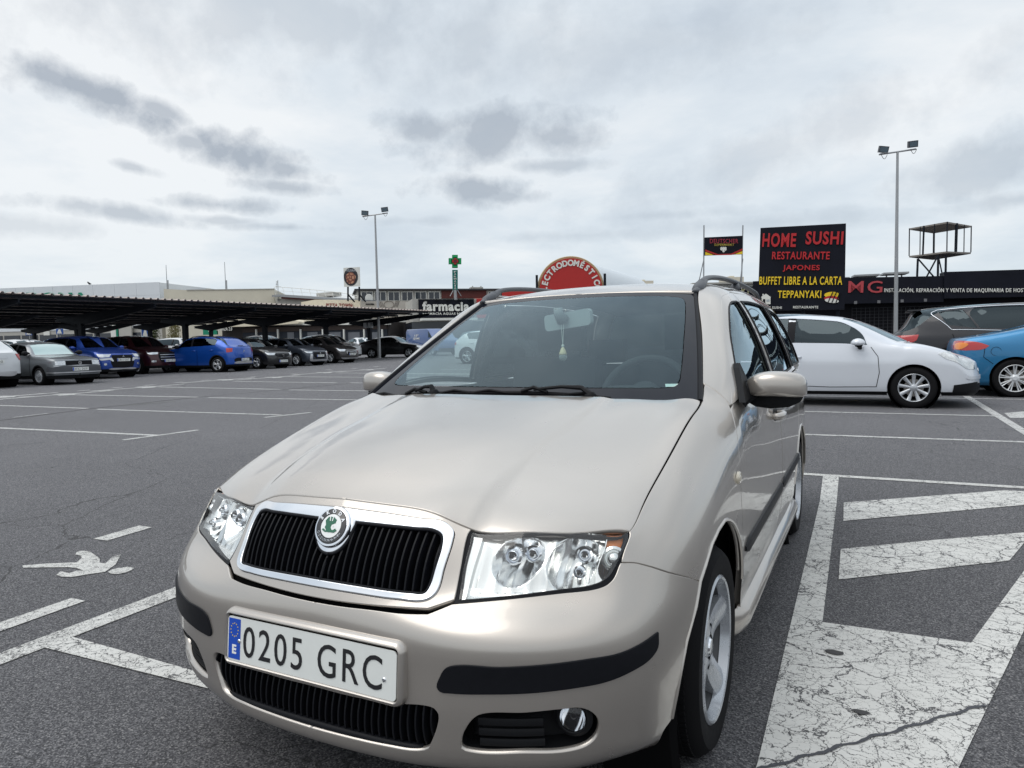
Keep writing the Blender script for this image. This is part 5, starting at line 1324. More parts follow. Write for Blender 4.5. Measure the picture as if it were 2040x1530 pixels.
    boxes('underbody', [(-tw, tw, .25, L - .2, z0 + .02, z0 + .10), (-w * .6, w * .6, .10, L - .12, z0 + .05, p['zl'] - .16), (-w * .80, w * .80, p['yc'] + .1, L - .35, z0 + .1, p['zb'] - .12)], M_DARK, car)
    boxes('seat', [(s * .36 - .22, s * .36 + .22, y, y + .12, .6, p['zb'] + .22) for s in (-1, 1) for y in (p['yt'] + .55, p['yt'] + 1.35)], M_SEAT, car, bevel=.03)
    def near_poly(nm, pts, mat, off=.004, hh=None, both=True, depth=.01, gap=0):
        q = [(*S.near(pt[:3]), *pt[3:]) for pt in pts]
        V_, T_, N_ = panel('', S, [q], None, None, h=hh or h * .8, off=off, gap=gap, depth=depth, raw=True)
        n = len(V_)
        if both:
            V_, N_, T_ = np.concatenate([V_, V_ * [-1, 1, 1]]), np.concatenate([N_, N_ * [-1, 1, 1]]), T_ + [tuple(n + k for k in t[::-1]) for t in T_]
        return mesh_obj(nm, V_, T_, mat, car, True, N_)
    def cross_poly(nm, pts, mat, off=.005, frm='front', depth=.012):
        """symmetric panel on nose or tail given by its +x half outline (x, z), first and last point at x = 0"""
        d = 1 if frm == 'front' else -1; o = -2 if frm == 'front' else L + 2
        q = [(*S.ray((max(x, .004), o, z), (0, d, 0)), *c) for x, z, *c in pts]
        P = curve_pts(q, .03); V2, T, Lx = cut(S, [P], h * .8); Pp = S.pos(np.clip(V2[:, 0], 0, ul[-1]), V2[:, 1]); N = S.nor(np.clip(V2[:, 0], 0, ul[-1]), V2[:, 1]); Pp = Pp + N * off; Pp[Pp[:, 0] < .006, 0] = 0
        V3 = list(Pp); T3 = [tuple(t) for t in T]; 
        for idx in Lx:
            b = len(V3); k = len(idx); V3 += [Pp[i] - N[i] * depth for i in idx]
            T3 += [(idx[i], idx[(i + 1) % k], b + (i + 1) % k, b + i) for i in range(k) if not (Pp[idx[i]][0] < .002 and Pp[idx[(i + 1) % k]][0] < .002)]
        V3 = np.array(V3); n = len(V3); VV = np.concatenate([V3, V3 * [-1, 1, 1]]); TT = T3 + [tuple(n + i for i in t[::-1]) for t in T3]
        bm = bmesh.new(); me = bpy.data.meshes.new(nm); me.from_pydata([tuple(map(float, v)) for v in VV], [], [tuple(map(int, t)) for t in TT]); bm.from_mesh(me); bmesh.ops.remove_doubles(bm, verts=[v for v in bm.verts if abs(v.co.x) < 1e-4], dist=2e-4); bmesh.ops.recalc_face_normals(bm, faces=bm.faces[:]); bm.to_mesh(me); bm.free()
        me.materials.append(mat); me.polygons.foreach_set('use_smooth', [True] * len(me.polygons)); me.set_sharp_from_angle(angle=R(40))
        o_ = bpy.data.objects.new(nm, me); C.objects.link(o_); o_.parent = car; return o_
    car_lines = []
    for ln in p.get('gaps', []):
        for s in (1, -1):
            lq = np.array([ln[0]] + [tuple(np.array(ln[i]) + (np.array(ln[i + 1]) - np.array(ln[i])) * t) for i in range(len(ln) - 1) for t in np.linspace(.1, 1, 10)]); pts = [(S.pos(*side(y, z))[0] + S.nor(*side(y, z))[0] * .0) * [s, 1, 1] for y, z in lq]; car_lines.append(pts)
    if car_lines:
        bm = bmesh.new()
        for pts in car_lines: add_tube(bm, pts, p.get('gapr', .0055 if near else .007), 5)
        bm_obj('door_seam', bm, M_DARK, car)
    for y, z in p.get('handles', []):
        for s in (1, -1):
            q = S.pos(*side(y, z))[0]; bm = bmesh.new(); add_tube(bm, [(s * (q[0] - .004), y - .09, z), (s * (q[0] + .028), y - .07, z), (s * (q[0] + .034), y, z + .003), (s * (q[0] + .028), y + .07, z), (s * (q[0] - .004), y + .09, z)], [.010, .013, .013, .013, .010], 8, flat=1.3); bm_obj('door_handle', bm, p.get('handlemat', paint), car, smooth=True)
    my = p.get('mirror')
    if my:
        for s in (1, -1):
            yy, zz = my; q = S.pos(*S.near((w * .9, yy, zz)))[0]
            secs = [(.0, .028, .02), (.06, .05, .045), (.10, .085, .07), (.16, .10, .078), (.21, .085, .06), (.235, .03, .02)]
            bm = bmesh.new(); rg_ = []
            for dx, hy, hz in secs:
                row = []
                for k in range(14):
                    a = 2 * math.pi * k / 14; row.append(bm.verts.new((s * (q[0] - .02 + dx), yy + hy * math.cos(a) * .9, zz + .05 + math.copysign(abs(math.sin(a)) ** .8, math.sin(a)) * hz)))
                rg_.append(row)
            for A_, B_ in zip(rg_, rg_[1:]):
                for k in range(14): bm.faces.new((A_[k], A_[(k + 1) % 14], B_[(k + 1) % 14], B_[k]))
            bm.faces.new(rg_[-1]); bm_obj('wing_mirror', bm, p.get('mirmat', paint), car, smooth=True)
    for s in (1, -1):
        for yy in (ya, yb):
            make_wheel(car, (s * (w - .012), yy, rt), s, r=rt, rr=p.get('rr', rt * .66), w=.21, style=p.get('rim', 'double'), rimmat=p.get('rimmat'), detail=near)
    # wheel wells
    bm = bmesh.new()
    for s in (-1, 1):
        for yy in (ya, yb):
            M = Matrix.Translation((s * (w - .33), yy, rt)) @ Matrix.Rotation(R(90) * s, 4, 'Y'); add_lathe(bm, [(0, 0), (ra + .004, 0), (ra + .004, .27), (ra - .01, .305)], 24, M)
    bm_obj('wheel_well', bm, M_DARK, car, smooth=True)
    if p.get('rails'):
        for s in (1, -1):
            bm = bmesh.new(); ys = np.linspace(p['yt'] + .12, p['yr'] - .1, 10); pts = []
            for i, y in enumerate(ys):
                q = S.ray((rw * w * .96, y, 3), (0, 0, -1)); z = S.pos(*q)[0][2]; pts.append((s * rw * w * .96, y, z + (.0 if i in (0, 9) else .05)))
            add_tube(bm, pts, .018, 8); bm_obj('roof_rail', bm, p.get('railmat', M_BLACK), car, smooth=True)
    return car, S, near_poly, cross_poly
def place(car, wheel, px, rz, p, dy=0.0, dx=0.0):
    """set a car down so that the outer face of one wheel touches the ground at a surveyed place"""
    w = p['W'] / 2; lx = {'l': -1, 'r': 1}[wheel[1]] * w; ly = p['ya'] if wheel[0] == 'f' else p['yb']
    g = at(*px) if len(px) == 2 else px[:2]; c, s = math.cos(rz), math.sin(rz)
    x = g[0] + dx - (lx * c - ly * s); y = g[1] + dy - (lx * s + ly * c)
    car.location = (x, y, gz(g[0], g[1])); sl = .0078 * .97
    car.rotation_euler = (0, 0, rz)
    return car
def scaled(p, **k): q = dict(p); q.update(k); return q

HATCH = dict(L=4.05, W=1.74, H=1.45, zl=.74, zc=.98, yc=.98, yt=1.72, yr=3.45, yg=3.88, zg=.98, zb=.93, zd=.99, ya=.82, yb=3.36, rt=.315, mirror=(1.42, .98), ym=2.4, zrf=1.37, zrr=1.36,
             gaps=[[(1.22, .93), (1.17, .7), (1.18, .45), (1.22, .28)], [(2.36, .95), (2.38, .7), (2.36, .45), (2.33, .28)], [(1.22, .28), (1.8, .27), (2.33, .28)]], handles=[(2.2, .86), (3.1, .88)])
SUV = scaled(HATCH, L=4.38, W=1.81, H=1.62, zl=.90, zc=1.10, yc=1.02, yt=1.78, yr=3.85, yg=4.22, zg=1.08, zb=1.05, zd=1.12, ya=.88, yb=3.53, rt=.345, mirror=(1.5, 1.10), zrf=1.55, zrr=1.53, clad=1.3, gc=.24,
             gaps=[[(1.28, 1.03), (1.22, .8), (1.24, .5), (1.28, .34)], [(2.46, 1.05), (2.48, .8), (2.46, .5), (2.42, .34)]], handles=[(2.3, .97), (3.25, .99)])
def add_plate(car, x, y, z, a, b, back=False, tilt=0.0):
    M = Matrix.Translation((x, y, z)) @ Matrix.Rotation(math.pi if back else 0, 4, 'Z') @ Matrix.Rotation(-tilt, 4, 'X') @ FRONT
    return number_plate(car, M, a, b, detail=False)

def cars():
    P = {}
    mt = lambda n, c, m=.6, r=.35, k=.8: car_paint(n, c, m, r, flake=False, coat=k)
    grp = 'cars parked under the canopy'
    # --- old grey saloon
    p = scaled(HATCH, L=4.31, W=1.67, H=1.41, zl=.80, zc=.93, yc=1.12, yt=1.80, yr=3.18, yg=3.62, zg=.98, zb=.90, zd=.93, ya=.84, yb=3.31, rt=.285, yl=.03, nose=.55, sedan=True, tail=.05, rw=.74, wsglass=principled('sunshade_glass', (.33, .46, .46), .12, .0, .8), zrf=1.34, zrr=1.33, mirmat=M_BLACK, gc=.2, rim='cover', cp=7.7, y8b=3.1, clad=1.35, cladw=.035,
               gaps=[[(1.30, .88), (1.28, .6), (1.30, .30)], [(2.38, .9), (2.40, .6), (2.38, .30)]], handles=[(2.2, .82)])
    car, S, npoly, xp = build_car('saloon_car', p, mt('grey_paint', (.17, .185, .20)), 'old grey boxy saloon with a silvery sunshade behind its windscreen, under the canopy', grp)
    xp('grille', [(0, .765, 1), (.42, .765, 1), (.42, .625, 1), (0, .625, 1)], M_STRIP)
    npoly('headlight', [(.44, .04, .765, 1), (.72, .10, .765, 1), (.72, .10, .635, 1), (.44, .04, .635, 1)], M_LAMP, off=.012)
    npoly('indicator', [(.48, .03, .555, 1), (.70, .09, .555, 1), (.70, .09, .50, 1), (.48, .03, .50, 1)], M_ORANGE, off=.012)
    xp('front_bumper', [(0, .60, 1), (.60, .60), (.80, .59, 1), (.80, .40, 1), (.6, .36), (0, .36, 1)], M_GREYPL, off=.035, depth=.04)
    xp('bumper_strip', [(0, .415, 1), (.80, .42, 1), (.80, .385, 1), (0, .38, 1)], M_SILVER, off=.045)
    xp('grille_trim', [(0, .625, 1), (.74, .625, 1), (.74, .605, 1), (0, .605, 1)], M_SILVER, off=.02)
    add_plate(car, 0, -.045, .50, '0032', 'DKW')
    bm = bmesh.new(); add_lathe(bm, [(.052, 0), (.052, .008), (.040, .008), (.040, 0)], 24, Matrix.Translation((0, -.02, .695)) @ FRONT)
    for a, b in (((-.035, .035), (0, -.035)), ((.035, .035), (0, -.035))): add_tube(bm, [(a[0], -.028, .695 + a[1]), (b[0] * .3, -.028, .695 + b[1])], .005, 5)
    bm_obj('badge', bm, M_SILVER, car)
    place(car, 'fl', (77, 768), R(90), p); P['saloon'] = car
    # --- blue crossover
    p = scaled(SUV, rails=False, L=4.36)
    car, S, npoly, xp = build_car('crossover_car', p, mt('deep_blue_paint', (.012, .055, .30)), 'dark blue crossover with bright headlights, nose out beside the old grey saloon', grp)
    xp('grille', [(0, .86, 1), (.40, .86, 1), (.46, .60), (.40, .40, 1), (0, .38, 1)], M_STRIP, off=.008)
    npoly('headlight', [(.42, .08, .89, 1), (.82, .30, .92, 1), (.80, .27, .83), (.50, .08, .78, 1)], M_LAMP, off=.014)
    npoly('chrome_blade', [(.42, .05, .76, 1), (.80, .18, .74, 1), (.80, .18, .70), (.50, .05, .69, 1), (.40, .03, .62, 1), (.36, .03, .64, 1)], M_SILVER, off=.02)
    npoly('fog_lamp', [(.62, .06, .56), (.68, .08, .56), (.68, .08, .49), (.62, .06, .49)], M_LAMP, off=.018)
    xp('skid_plate', [(0, .375, 1), (.45, .375), (.55, .35, 1), (.5, .33), (0, .33, 1)], M_SILVER, off=.02)
    add_plate(car, 0, -.03, .68, '5801', 'KNT')
    bm = bmesh.new()
    for a in (90, 210, 330):
        add_prism(bm, [(0, 0), (.022 * math.cos(R(a + 30)), .022 * math.sin(R(a + 30))), (.046 * math.cos(R(a)), .046 * math.sin(R(a))), (.022 * math.cos(R(a - 30)), .022 * math.sin(R(a - 30)))], 0, .006, Matrix.Translation((0, -.018, .81)) @ FRONT)
    bm_obj('badge', bm, M_SILVER, car)
    place(car, 'fr', (262, 750), R(90), p); P['asx'] = car
    # --- maroon SUV
    p = scaled(SUV, L=4.48, W=1.85, H=1.65, zrf=1.58, zrr=1.55, rim='multi')
    car, S, npoly, xp = build_car('maroon_suv', p, mt('maroon_paint', (.045, .008, .012)), 'maroon SUV with a wide slatted grille, half hidden by the bright blue hatchback', grp)
    xp('grille', [(0, .90, 1), (.40, .90, 1), (.48, .75), (.36, .50, 1), (0, .48, 1)], M_STRIP, off=.008)
    for z in (.60, .70, .80): xp('grille_bar', [(0, z + .012, 1), (.40, z + .012, 1), (.40, z - .012, 1), (0, z - .012, 1)], M_SILVER, off=.014)
    npoly('headlight', [(.46, .10, .90, 1), (.84, .34, .95, 1), (.82, .28, .86), (.50, .10, .82, 1)], M_LAMP, off=.012)
    npoly('fog_lamp', [(.60, .07, .56), (.76, .12, .56), (.76, .12, .50), (.60, .07, .50)], M_LAMP, off=.018)
    add_plate(car, 0, -.025, .55, '7081', 'LTC')
    g = at(320, 737); place(car, 'fl', (-25.4, 17.35, 0), R(90), p, dx=-.95); P['maroon'] = car
    # --- bright blue hatchback, tail out
    p = scaled(HATCH, L=4.08, W=1.74, H=1.55, zl=.82, zc=1.02, yc=.98, yt=1.66, yr=3.45, yg=3.92, zg=1.05, zb=1.0, zd=1.08, zrf=1.46, zrr=1.43, rails=True, clad=1.25, gc=.22, rt=.325, rim='double', cladw=.045, mirmat=M_BLACK, mirror=(1.4, 1.05), handles=[(2.2, .92), (3.1, .94)])
    car, S, npoly, xp = build_car('hatchback_car', p, mt('bright_blue_paint', (.006, .075, .40), .5, .3), 'bright blue hatchback with roof rails and an older plate, its tail turned to the lane', grp)
    npoly('tail_light', [(.62, 4.0, 1.02, 1), (.86, 3.80, 1.04, 1), (.86, 3.82, .84, 1), (.66, 4.0, .86, 1)], M_REDLAMP, off=.01)
    xp('skid_plate', [(0, .44, 1), (.50, .44), (.62, .38, 1), (.52, .36), (0, .35, 1)], M_SILVER, off=.02, frm='rear')
    xp('rear_bumper_inset', [(0, .58, 1), (.50, .58), (.60, .50), (.55, .44, 1), (0, .44, 1)], M_BLACK, off=.012, frm='rear')
    add_plate(car, 0, 4.115, .52, '9478', 'LFF', back=True)
    boxes('badge', [(-.035, .035, 4.055, 4.07, .87, .90), (.01, .035, 4.055, 4.07, .82, .87)], M_SILVER, car)
    boxes('rear_wiper', [(-.02, .30, 3.99, 4.01, 1.10, 1.12)], M_BLACK, car)
    place(car, 'rr', (433, 742), R(-90) + R(10.5) , p); P['sandero'] = car
    # --- black hatchback, dark grey hatchbacks
    def pug(c, xp, npoly): pass
    p = scaled(HATCH, L=4.06, rim='double')
    car, S, npoly, xp = build_car('black_hatchback', p, mt('black_paint', (.010, .010, .012), .3, .3), 'black hatchback with a large diamond badge, next to the bright blue hatchback', grp)
    npoly('headlight', [(.40, .13, .70, 1), (.80, .34, .80, 1), (.78, .28, .70), (.48, .10, .62, 1)], M_LAMP, off=.012)
    xp('grille', [(0, .66, 1), (.40, .68, 1), (.42, .62), (.25, .54), (0, .52, 1)], M_STRIP, off=.008)
    bm = bmesh.new(); add_prism(bm, [(0, .085), (.052, 0), (0, -.085), (-.052, 0)], 0, .012, Matrix.Translation((0, -.02, .62)) @ FRONT); bm_obj('badge', bm, M_CHROME, car)
    add_plate(car, 0, -.02, .35, '3218', 'HNN')
    place(car, 'fl', (511, 735.5), R(90), p); P['clio'] = car
    p = scaled(HATCH, W=1.745, H=1.43, rim='multi')
    car, S, npoly, xp = build_car('grey_hatchback', p, mt('slate_paint', (.045, .055, .075)), 'slate grey hatchback with a pale chin below its grille, right of the black hatchback', grp)
    npoly('headlight', [(.46, .10, .71, 1), (.82, .34, .78, 1), (.76, .22, .67), (.52, .08, .62, 1)], M_LAMP, off=.012)
    xp('grille', [(0, .68, 1), (.42, .68, 1), (.44, .50), (.30, .36, 1), (0, .34, 1)], M_STRIP, off=.008)
    npoly('chin', [(.50, .05, .60, 1), (.62, .08, .58, 1), (.66, .08, .33, 1), (.50, .04, .31, 1)], M_SILVER, off=.012)
    xp('lip', [(0, .31, 1), (.66, .32, 1), (.62, .26), (0, .25, 1)], M_SILVER, off=.014)
    add_plate(car, 0, -.02, .50, '1978', 'LJN')
    bm = bmesh.new(); add_lathe(bm, [(.0, .0), (.03, .0), (.022, .01), (0, .012)], 12, Matrix.Translation((0, -.015, .625)) @ FRONT); bm_obj('badge', bm, M_CHROME, car)
    place(car, 'fl', (590, 729.5), R(90), p); P['p1'] = car
    p = scaled(HATCH, L=3.96, H=1.46, rim='multi')
    car, S, npoly, xp = build_car('dark_hatchback', p, mt('graphite_paint', (.040, .037, .038)), 'graphite hatchback with a chrome-edged grille, nose out at the end of the canopy row', grp)
    npoly('headlight', [(.40, .12, .72, 1), (.82, .40, .84, 1), (.80, .30, .72), (.50, .10, .64, 1)], M_LAMP, off=.012)
    xp('grille_ring', [(0, .64, 1), (.38, .66, 1), (.36, .50), (.22, .40), (0, .38, 1)], M_CHROME, off=.006)
    xp('grille', [(0, .625, 1), (.355, .645, 1), (.335, .50), (.21, .415), (0, .395, 1)], M_STRIP, off=.012)
    xp('lip', [(0, .29, 1), (.72, .31, 1), (.70, .27), (0, .25, 1)], M_SILVER, off=.014)
    add_plate(car, 0, -.022, .50, '4428', 'HMV')
    place(car, 'fl', (658, 724), R(90), p); P['p2'] = car
    # --- pale SUV out of the frame edge on the left (tail)
    p = scaled(SUV, L=4.2, W=1.78, H=1.58, rails=False, clad=1.75, zrf=1.50, zrr=1.46, yr=3.55, yg=4.05, zg=1.06, yb=3.42)
    car, S, npoly, xp = build_car('white_crossover', p, mt('white_paint', (.60, .62, .64), 0, .3), 'white crossover cut by the left edge, tail lamp and plate to the lane', grp)
    npoly('tail_light', [(.66, 4.1, 1.04, 1), (.87, 3.88, 1.0, 1), (.86, 3.9, .88), (.74, 4.05, .84, 1), (.70, 4.1, .95)], M_REDLAMP, off=.015)
    xp('skid_plate', [(0, .50, 1), (.62, .50, 1), (.60, .40), (0, .38, 1)], M_SILVER, off=.025, frm='rear')
    xp('plate_recess', [(0, .99, 1), (.36, .99, 1), (.40, .92), (0, .90, 1)], M_SILVER, off=.012, frm='rear')
    add_plate(car, 0, 4.215, .80, '5712', 'HOX', back=True)
    place(car, 'rl', (27, 770), R(-90), p); P['juke'] = car
    # --- black saloon seen from the side
    p = scaled(HATCH, L=4.82, W=1.86, H=1.49, zl=.74, zc=.98, yc=1.30, yt=2.10, yr=3.50, yg=4.35, zg=1.05, zb=.97, zd=1.03, ya=.94, yb=3.68, rt=.335, sedan=True, zrf=1.41, zrr=1.38, rim='double', cp=7.72, quarter=None, y8b=3.6, tail=.06, mirror=(1.75, 1.0), handles=[(2.6, .88), (3.5, .9)],
               gaps=[[(1.50, .95), (1.45, .7), (1.5, .3)], [(2.62, .98), (2.66, .7), (2.62, .3)]], wsglass=M_CLEARGL, glass=M_TINT)
    car, S, npoly, xp = build_car('black_saloon', p, mt('black_paint', (.010, .010, .012)), 'black saloon with silver wheels, broadside beyond the canopy end', None)
    npoly('headlight', [(.50, .15, .72, 1), (.86, .40, .80, 1), (.84, .34, .70), (.56, .12, .62, 1)], M_LAMP, off=.012)
    npoly('tail_light', [(.60, 4.75, .98, 1), (.88, 4.55, .98, 1), (.88, 4.55, .85, 1), (.62, 4.78, .85, 1)], M_REDLAMP, off=.01)
    place(car, 'rl', (740, 713), R(90) + R(14), p); P['insignia'] = car
    # --- white SUV seen through the windscreen
    p = scaled(SUV, L=4.40, W=1.83, H=1.60, rim='double', rt=.36, rr=.255, clad=.9, rails=False, yg=4.25, wsglass=M_CLEARGL)
    car, S, npoly, xp = build_car('white_suv', p, mt('white_paint', (.60, .62, .64), 0, .3), 'white SUV on large alloy wheels, seen through the windscreen of the beige car', None)
    npoly('tail_light', [(.55, 4.36, 1.02, 1), (.88, 4.15, 1.05, 1), (.88, 4.16, .93, 1), (.56, 4.38, .92, 1)], M_REDLAMP, off=.012)
    add_plate(car, 0, 4.41, .78, '2496', 'JTB', back=True)
    place(car, 'rl', (930, 725), R(90), p)
    # --- white hatchback coupe on the right
    p = scaled(HATCH, L=4.27, W=1.77, H=1.535, zl=.70, zc=.99, yc=.96, yt=2.02, yr=3.72, yg=4.14, zg=.94, zb=.93, zd=1.02, ya=.93, yb=3.54, rt=.317, rr=.215, zrf=1.45, zrr=1.43, ym=2.95, rim='seven', cat='car', clad=.92, cladmat=M_BLACK, cladw=0.0, bp=6.72, cp=7.8, a0=5.50, mirror=None, handles=[(2.62, .80)], nose=1.15, wsglass=M_CLEARGL, glass=glass_mat('car_glass_dark', (.12, .14, .14), .95, 1.5), rw=.69, gaps=[[(1.52, .95), (1.42, .80), (1.40, .55), (1.44, .33)], [(2.72, .93), (2.74, .7), (2.72, .34)], [(1.44, .33), (2.1, .32), (2.72, .34)]])
    wp_ = mt('pearl_white_paint', (.62, .65, .70), .15, .3)
    car, S, npoly, xp = build_car('white_hatchback', p, wp_, 'white hatchback with silver wheel trims parked broadside to the right of the beige car', None, near=True)
    npoly('headlight', [(.50, .20, .68, 1), (.70, .42, .77), (.80, .62, .82, 1), (.82, .50, .74), (.80, .28, .63), (.60, .12, .59, 1)], M_LAMP, off=.006, hh=.03)
    npoly('headlight_glass', [(.50, .20, .68, 1), (.70, .42, .77), (.80, .62, .82, 1), (.82, .50, .74), (.80, .28, .63), (.60, .12, .59, 1)], M_LENS, off=.014, hh=.05)
    xp('air_intake', [(0, .36, 1), (.55, .38, 1), (.72, .34), (.74, .26), (0, .22, 1)], M_BLACK, off=.01)
    xp('rub_strip', [(0.30, .50, 1), (.80, .52, 1), (.80, .46, 1), (.30, .44, 1)], wp_, off=.012)
    xp('grille', [(0, .60, 1), (.40, .60, 1), (.38, .56), (0, .55, 1)], M_CHROME, off=.008)
    npoly('black_corner', [(.60, .10, .40, 1), (.86, .40, .36, 1), (.86, .42, .22, 1), (.60, .16, .20, 1)], M_BLACK, off=.012)
    npoly('tail_light', [(.62, 4.14, .92, 1), (.86, 3.9, .95, 1), (.86, 3.9, .70), (.66, 4.2, .66, 1)], M_REDLAMP, off=.01)
    for s in (1, -1):   # round white mirror shell on a black foot
        q = S.pos(*S.ray((3, 1.72, .97), (-1, 0, 0)))[0]
        m_ = bpy.data.objects.new('wing_mirror', None); C.objects.link(m_); m_.parent = car
        bm = bmesh.new(); rg_ = []
        for dx, hy, hz in ((.07, .02, .02), (.09, .085, .060), (.13, .105, .075), (.18, .105, .075), (.225, .08, .055), (.24, .02, .015)):
            rg_.append([bm.verts.new((s * (q[0] + dx), 1.70 + hy * math.cos(a), 1.015 + hz * (math.sin(a) if math.sin(a) > 0 else .45 * math.sin(a)))) for a in np.linspace(0, 2 * math.pi, 21)[:-1]])
        for A_, B_ in zip(rg_, rg_[1:]):
            for k in range(20): bm.faces.new((A_[k], A_[(k + 1) % 20], B_[(k + 1) % 20], B_[k]))
        bm.faces.new(rg_[-1]); bm.faces.new(rg_[0][::-1]); bm_obj('shell', bm, wp_, m_, smooth=True)
        boxes('foot', [(*sorted((s * (q[0] - .02), s * (q[0] + .02))), 1.62, 1.72, .86, .95)], wp_, m_, bevel=.008)
        bm = bmesh.new(); add_tube(bm, [(s * (q[0] + .0), 1.67, .92), (s * (q[0] + .06), 1.68, .96), (s * (q[0] + .14), 1.69, .985)], [.03, .035, .06], 10, flat=.6); bm_obj('arm', bm, M_BLACK, m_, smooth=True)
    # wheel-trim logo chevrons
    place(car, 'fl', (1820, 814), R(90), p)
    # --- turquoise blue coupe-cabriolet, tail left
    p = scaled(HATCH, L=4.50, W=1.83, H=1.45, zl=.74, zc=.98, yc=1.10, yt=1.75, yr=2.95, yg=3.62, zg=1.03, zb=.95, zd=1.0, ya=.90, yb=3.54, rt=.33, rr=.235, sedan=True, zrf=1.38, zrr=1.36, rim='multi', y8b=3.3, tail=.10, cp=7.6, mirror=(1.5, .98), rimmat=principled('white_alloy', (.62, .64, .66), .35, .3), gaps=[[(1.42, .93), (1.36, .7), (1.4, .3)], [(2.62, .95), (2.66, .7), (2.6, .3)], [(3.98, .88), (4.0, .70), (3.86, .58)]], handles=[(2.42, .84)], gc=.19)
    bl_ = mt('azure_paint', (.012, .155, .33), .55, .32)
    car, S, npoly, xp = build_car('blue_coupe', p, bl_, 'sky blue coupe with white multi-spoke wheels, cut by the right edge, tail to the left', None, near=True)
    npoly('tail_light', [(.50, 4.42, .98), (.66, 4.34, .985, 1), (.86, 4.06, .955), (.90, 3.92, .90, 1), (.90, 3.98, .855), (.86, 4.25, .82, 1), (.60, 4.44, .84, 1)], M_REDLAMP, off=.006, hh=.03)
    npoly('reverse_lamp', [(.62, 4.38, .92), (.82, 4.22, .92), (.80, 4.26, .875), (.64, 4.38, .875)], M_ORANGE, off=.012, hh=.03)
    bm = bmesh.new()
    for s in (1, -1):
        q = S.pos(*S.ray((3, 3.82, .80), (-1, 0, 0)))[0]; add_tube(bm, [(s * (q[0] + .001), 3.82 + .075 * math.cos(a), .80 + .075 * math.sin(a)) for a in np.linspace(0, 2 * math.pi, 25)[:-1]], .003, 5, closed=True)
    bm_obj('fuel_flap', bm, M_DARK, car)
    add_plate(car, 0, 4.51, .72, '6634', 'GHC', back=True)
    place(car, 'rl', (2022, 792), R(90), p)
    # --- large dark estate SUV behind them
    p = scaled(SUV, L=5.08, W=1.98, H=1.72, zl=.92, zc=1.12, yc=1.15, yt=2.0, yr=4.55, yg=4.92, zg=1.12, zb=1.08, zd=1.16, ya=.97, yb=3.97, rt=.37, rr=.26, zrf=1.64, zrr=1.62, clad=.6, ym=3.0, cp=7.35, bp=6.6, quarter=(7.52, 7.95), rails=False, glass=M_TINT, mirror=(1.7, 1.12), gaps=[[(2.8, 1.05), (2.84, .8), (2.8, .4)], [(3.95, 1.1), (3.9, .95)]])
    nv = mt('anthracite_paint', (.010, .011, .016), .2, .4, .45)
    car, S, npoly, xp = build_car('large_suv', p, nv, 'large anthracite SUV with chromed window line, tail lamp showing above the blue coupe', None, near=True)
    npoly('tail_light', [(.60, 5.0, 1.08, 1), (.92, 4.80, 1.10), (.98, 4.55, 1.12, 1), (.98, 4.60, .98), (.90, 4.90, .93, 1), (.62, 5.04, .94, 1)], M_REDLAMP, off=.008, hh=.03)
    npoly('tail_light_reflector', [(.66, 5.02, .99), (.90, 4.9, .99), (.90, 4.9, .95), (.66, 5.02, .95)], M_ORANGE, off=.012, hh=.03)
    for s in (1, -1):
        bm = bmesh.new(); ul, vl = S.ul, S.vl; Ui = lambda i: float(np.interp(i, range(12), ul)); Vj = lambda j: float(np.interp(j, range(10), vl))
        lp = [(Ui(5.45), Vj(5) + .015), (Ui(6.5), Vj(5) + .015), (Ui(7.98), Vj(5) + .015, 1), (Ui(7.93), Vj(6.3)), (Ui(7.72), Vj(7) - .02, 1), (Ui(6.5), Vj(7) - .012), (Ui(5.95), Vj(7) - .012), (Ui(5.6), Vj(6.3))]
        c_ = curve_pts(lp, .05); p_ = S.pos(c_[:, 0], c_[:, 1]) + S.nor(c_[:, 0], c_[:, 1]) * .004; add_tube(bm, [q * [s, 1, 1] for q in p_], .009, 5, closed=True); bm_obj('chrome_trim', bm, M_CHROME, car, smooth=True)
    bm = bmesh.new(); add_box(bm, -.72, .72, 4.50, 4.74, 1.595, 1.625); bm_obj('roof_spoiler', bm, nv, car, bevel=.012)
    place(car, 'rl', (2.62, 14.85, 0), R(90), p)
    # --- more cars further back under and behind the canopies
    back = [
        ('white_estate', SUV, dict(H=1.60), 'white_paint', (.60, .62, .64), 'pale roofed car behind the old grey saloon', (-29.6, 12.6), 90),
        ('silver_car', HATCH, dict(H=1.50), 'silver_paint', (.30, .32, .34), 'silver car seen as a roof between grey saloon and blue crossover', (-30.6, 15.2), 90),
        ('white_estate', SUV, dict(H=1.62), 'white_paint', (.60, .62, .64), 'white topped car behind the blue crossover', (-32.0, 17.2), 90),
        ('dark_car', HATCH, dict(H=1.52), 'black_paint', (.010, .010, .012), 'black car behind the nose of the bright blue hatchback', (-31.0, 22.6), -90),
        ('white_car', SUV, dict(H=1.60), 'white_paint', (.60, .62, .64), 'white car right behind the roof of the bright blue hatchback', (-31.4, 25.4), 90),
        ('black_suv', SUV, dict(H=1.70, rails=True), 'black_paint', (.010, .010, .012), 'black SUV with roof rails behind the two grey hatchbacks', (-31.8, 31.9), 90),
        ('white_suv', SUV, dict(H=1.66), 'white_paint', (.60, .62, .64), 'white SUV with its bonnet showing behind the graphite hatchback', (-28.0, 33.6), 90),
        ('white_hatchback', HATCH, dict(H=1.50), 'white_paint', (.60, .62, .64), 'small white hatchback behind the tail of the black saloon', (-36.5, 46.0), 60),
        ('white_car', HATCH, dict(H=1.5), 'white_paint', (.60, .62, .64), 'white car beyond the roof of the black saloon', (-37.0, 52.0), 60)]
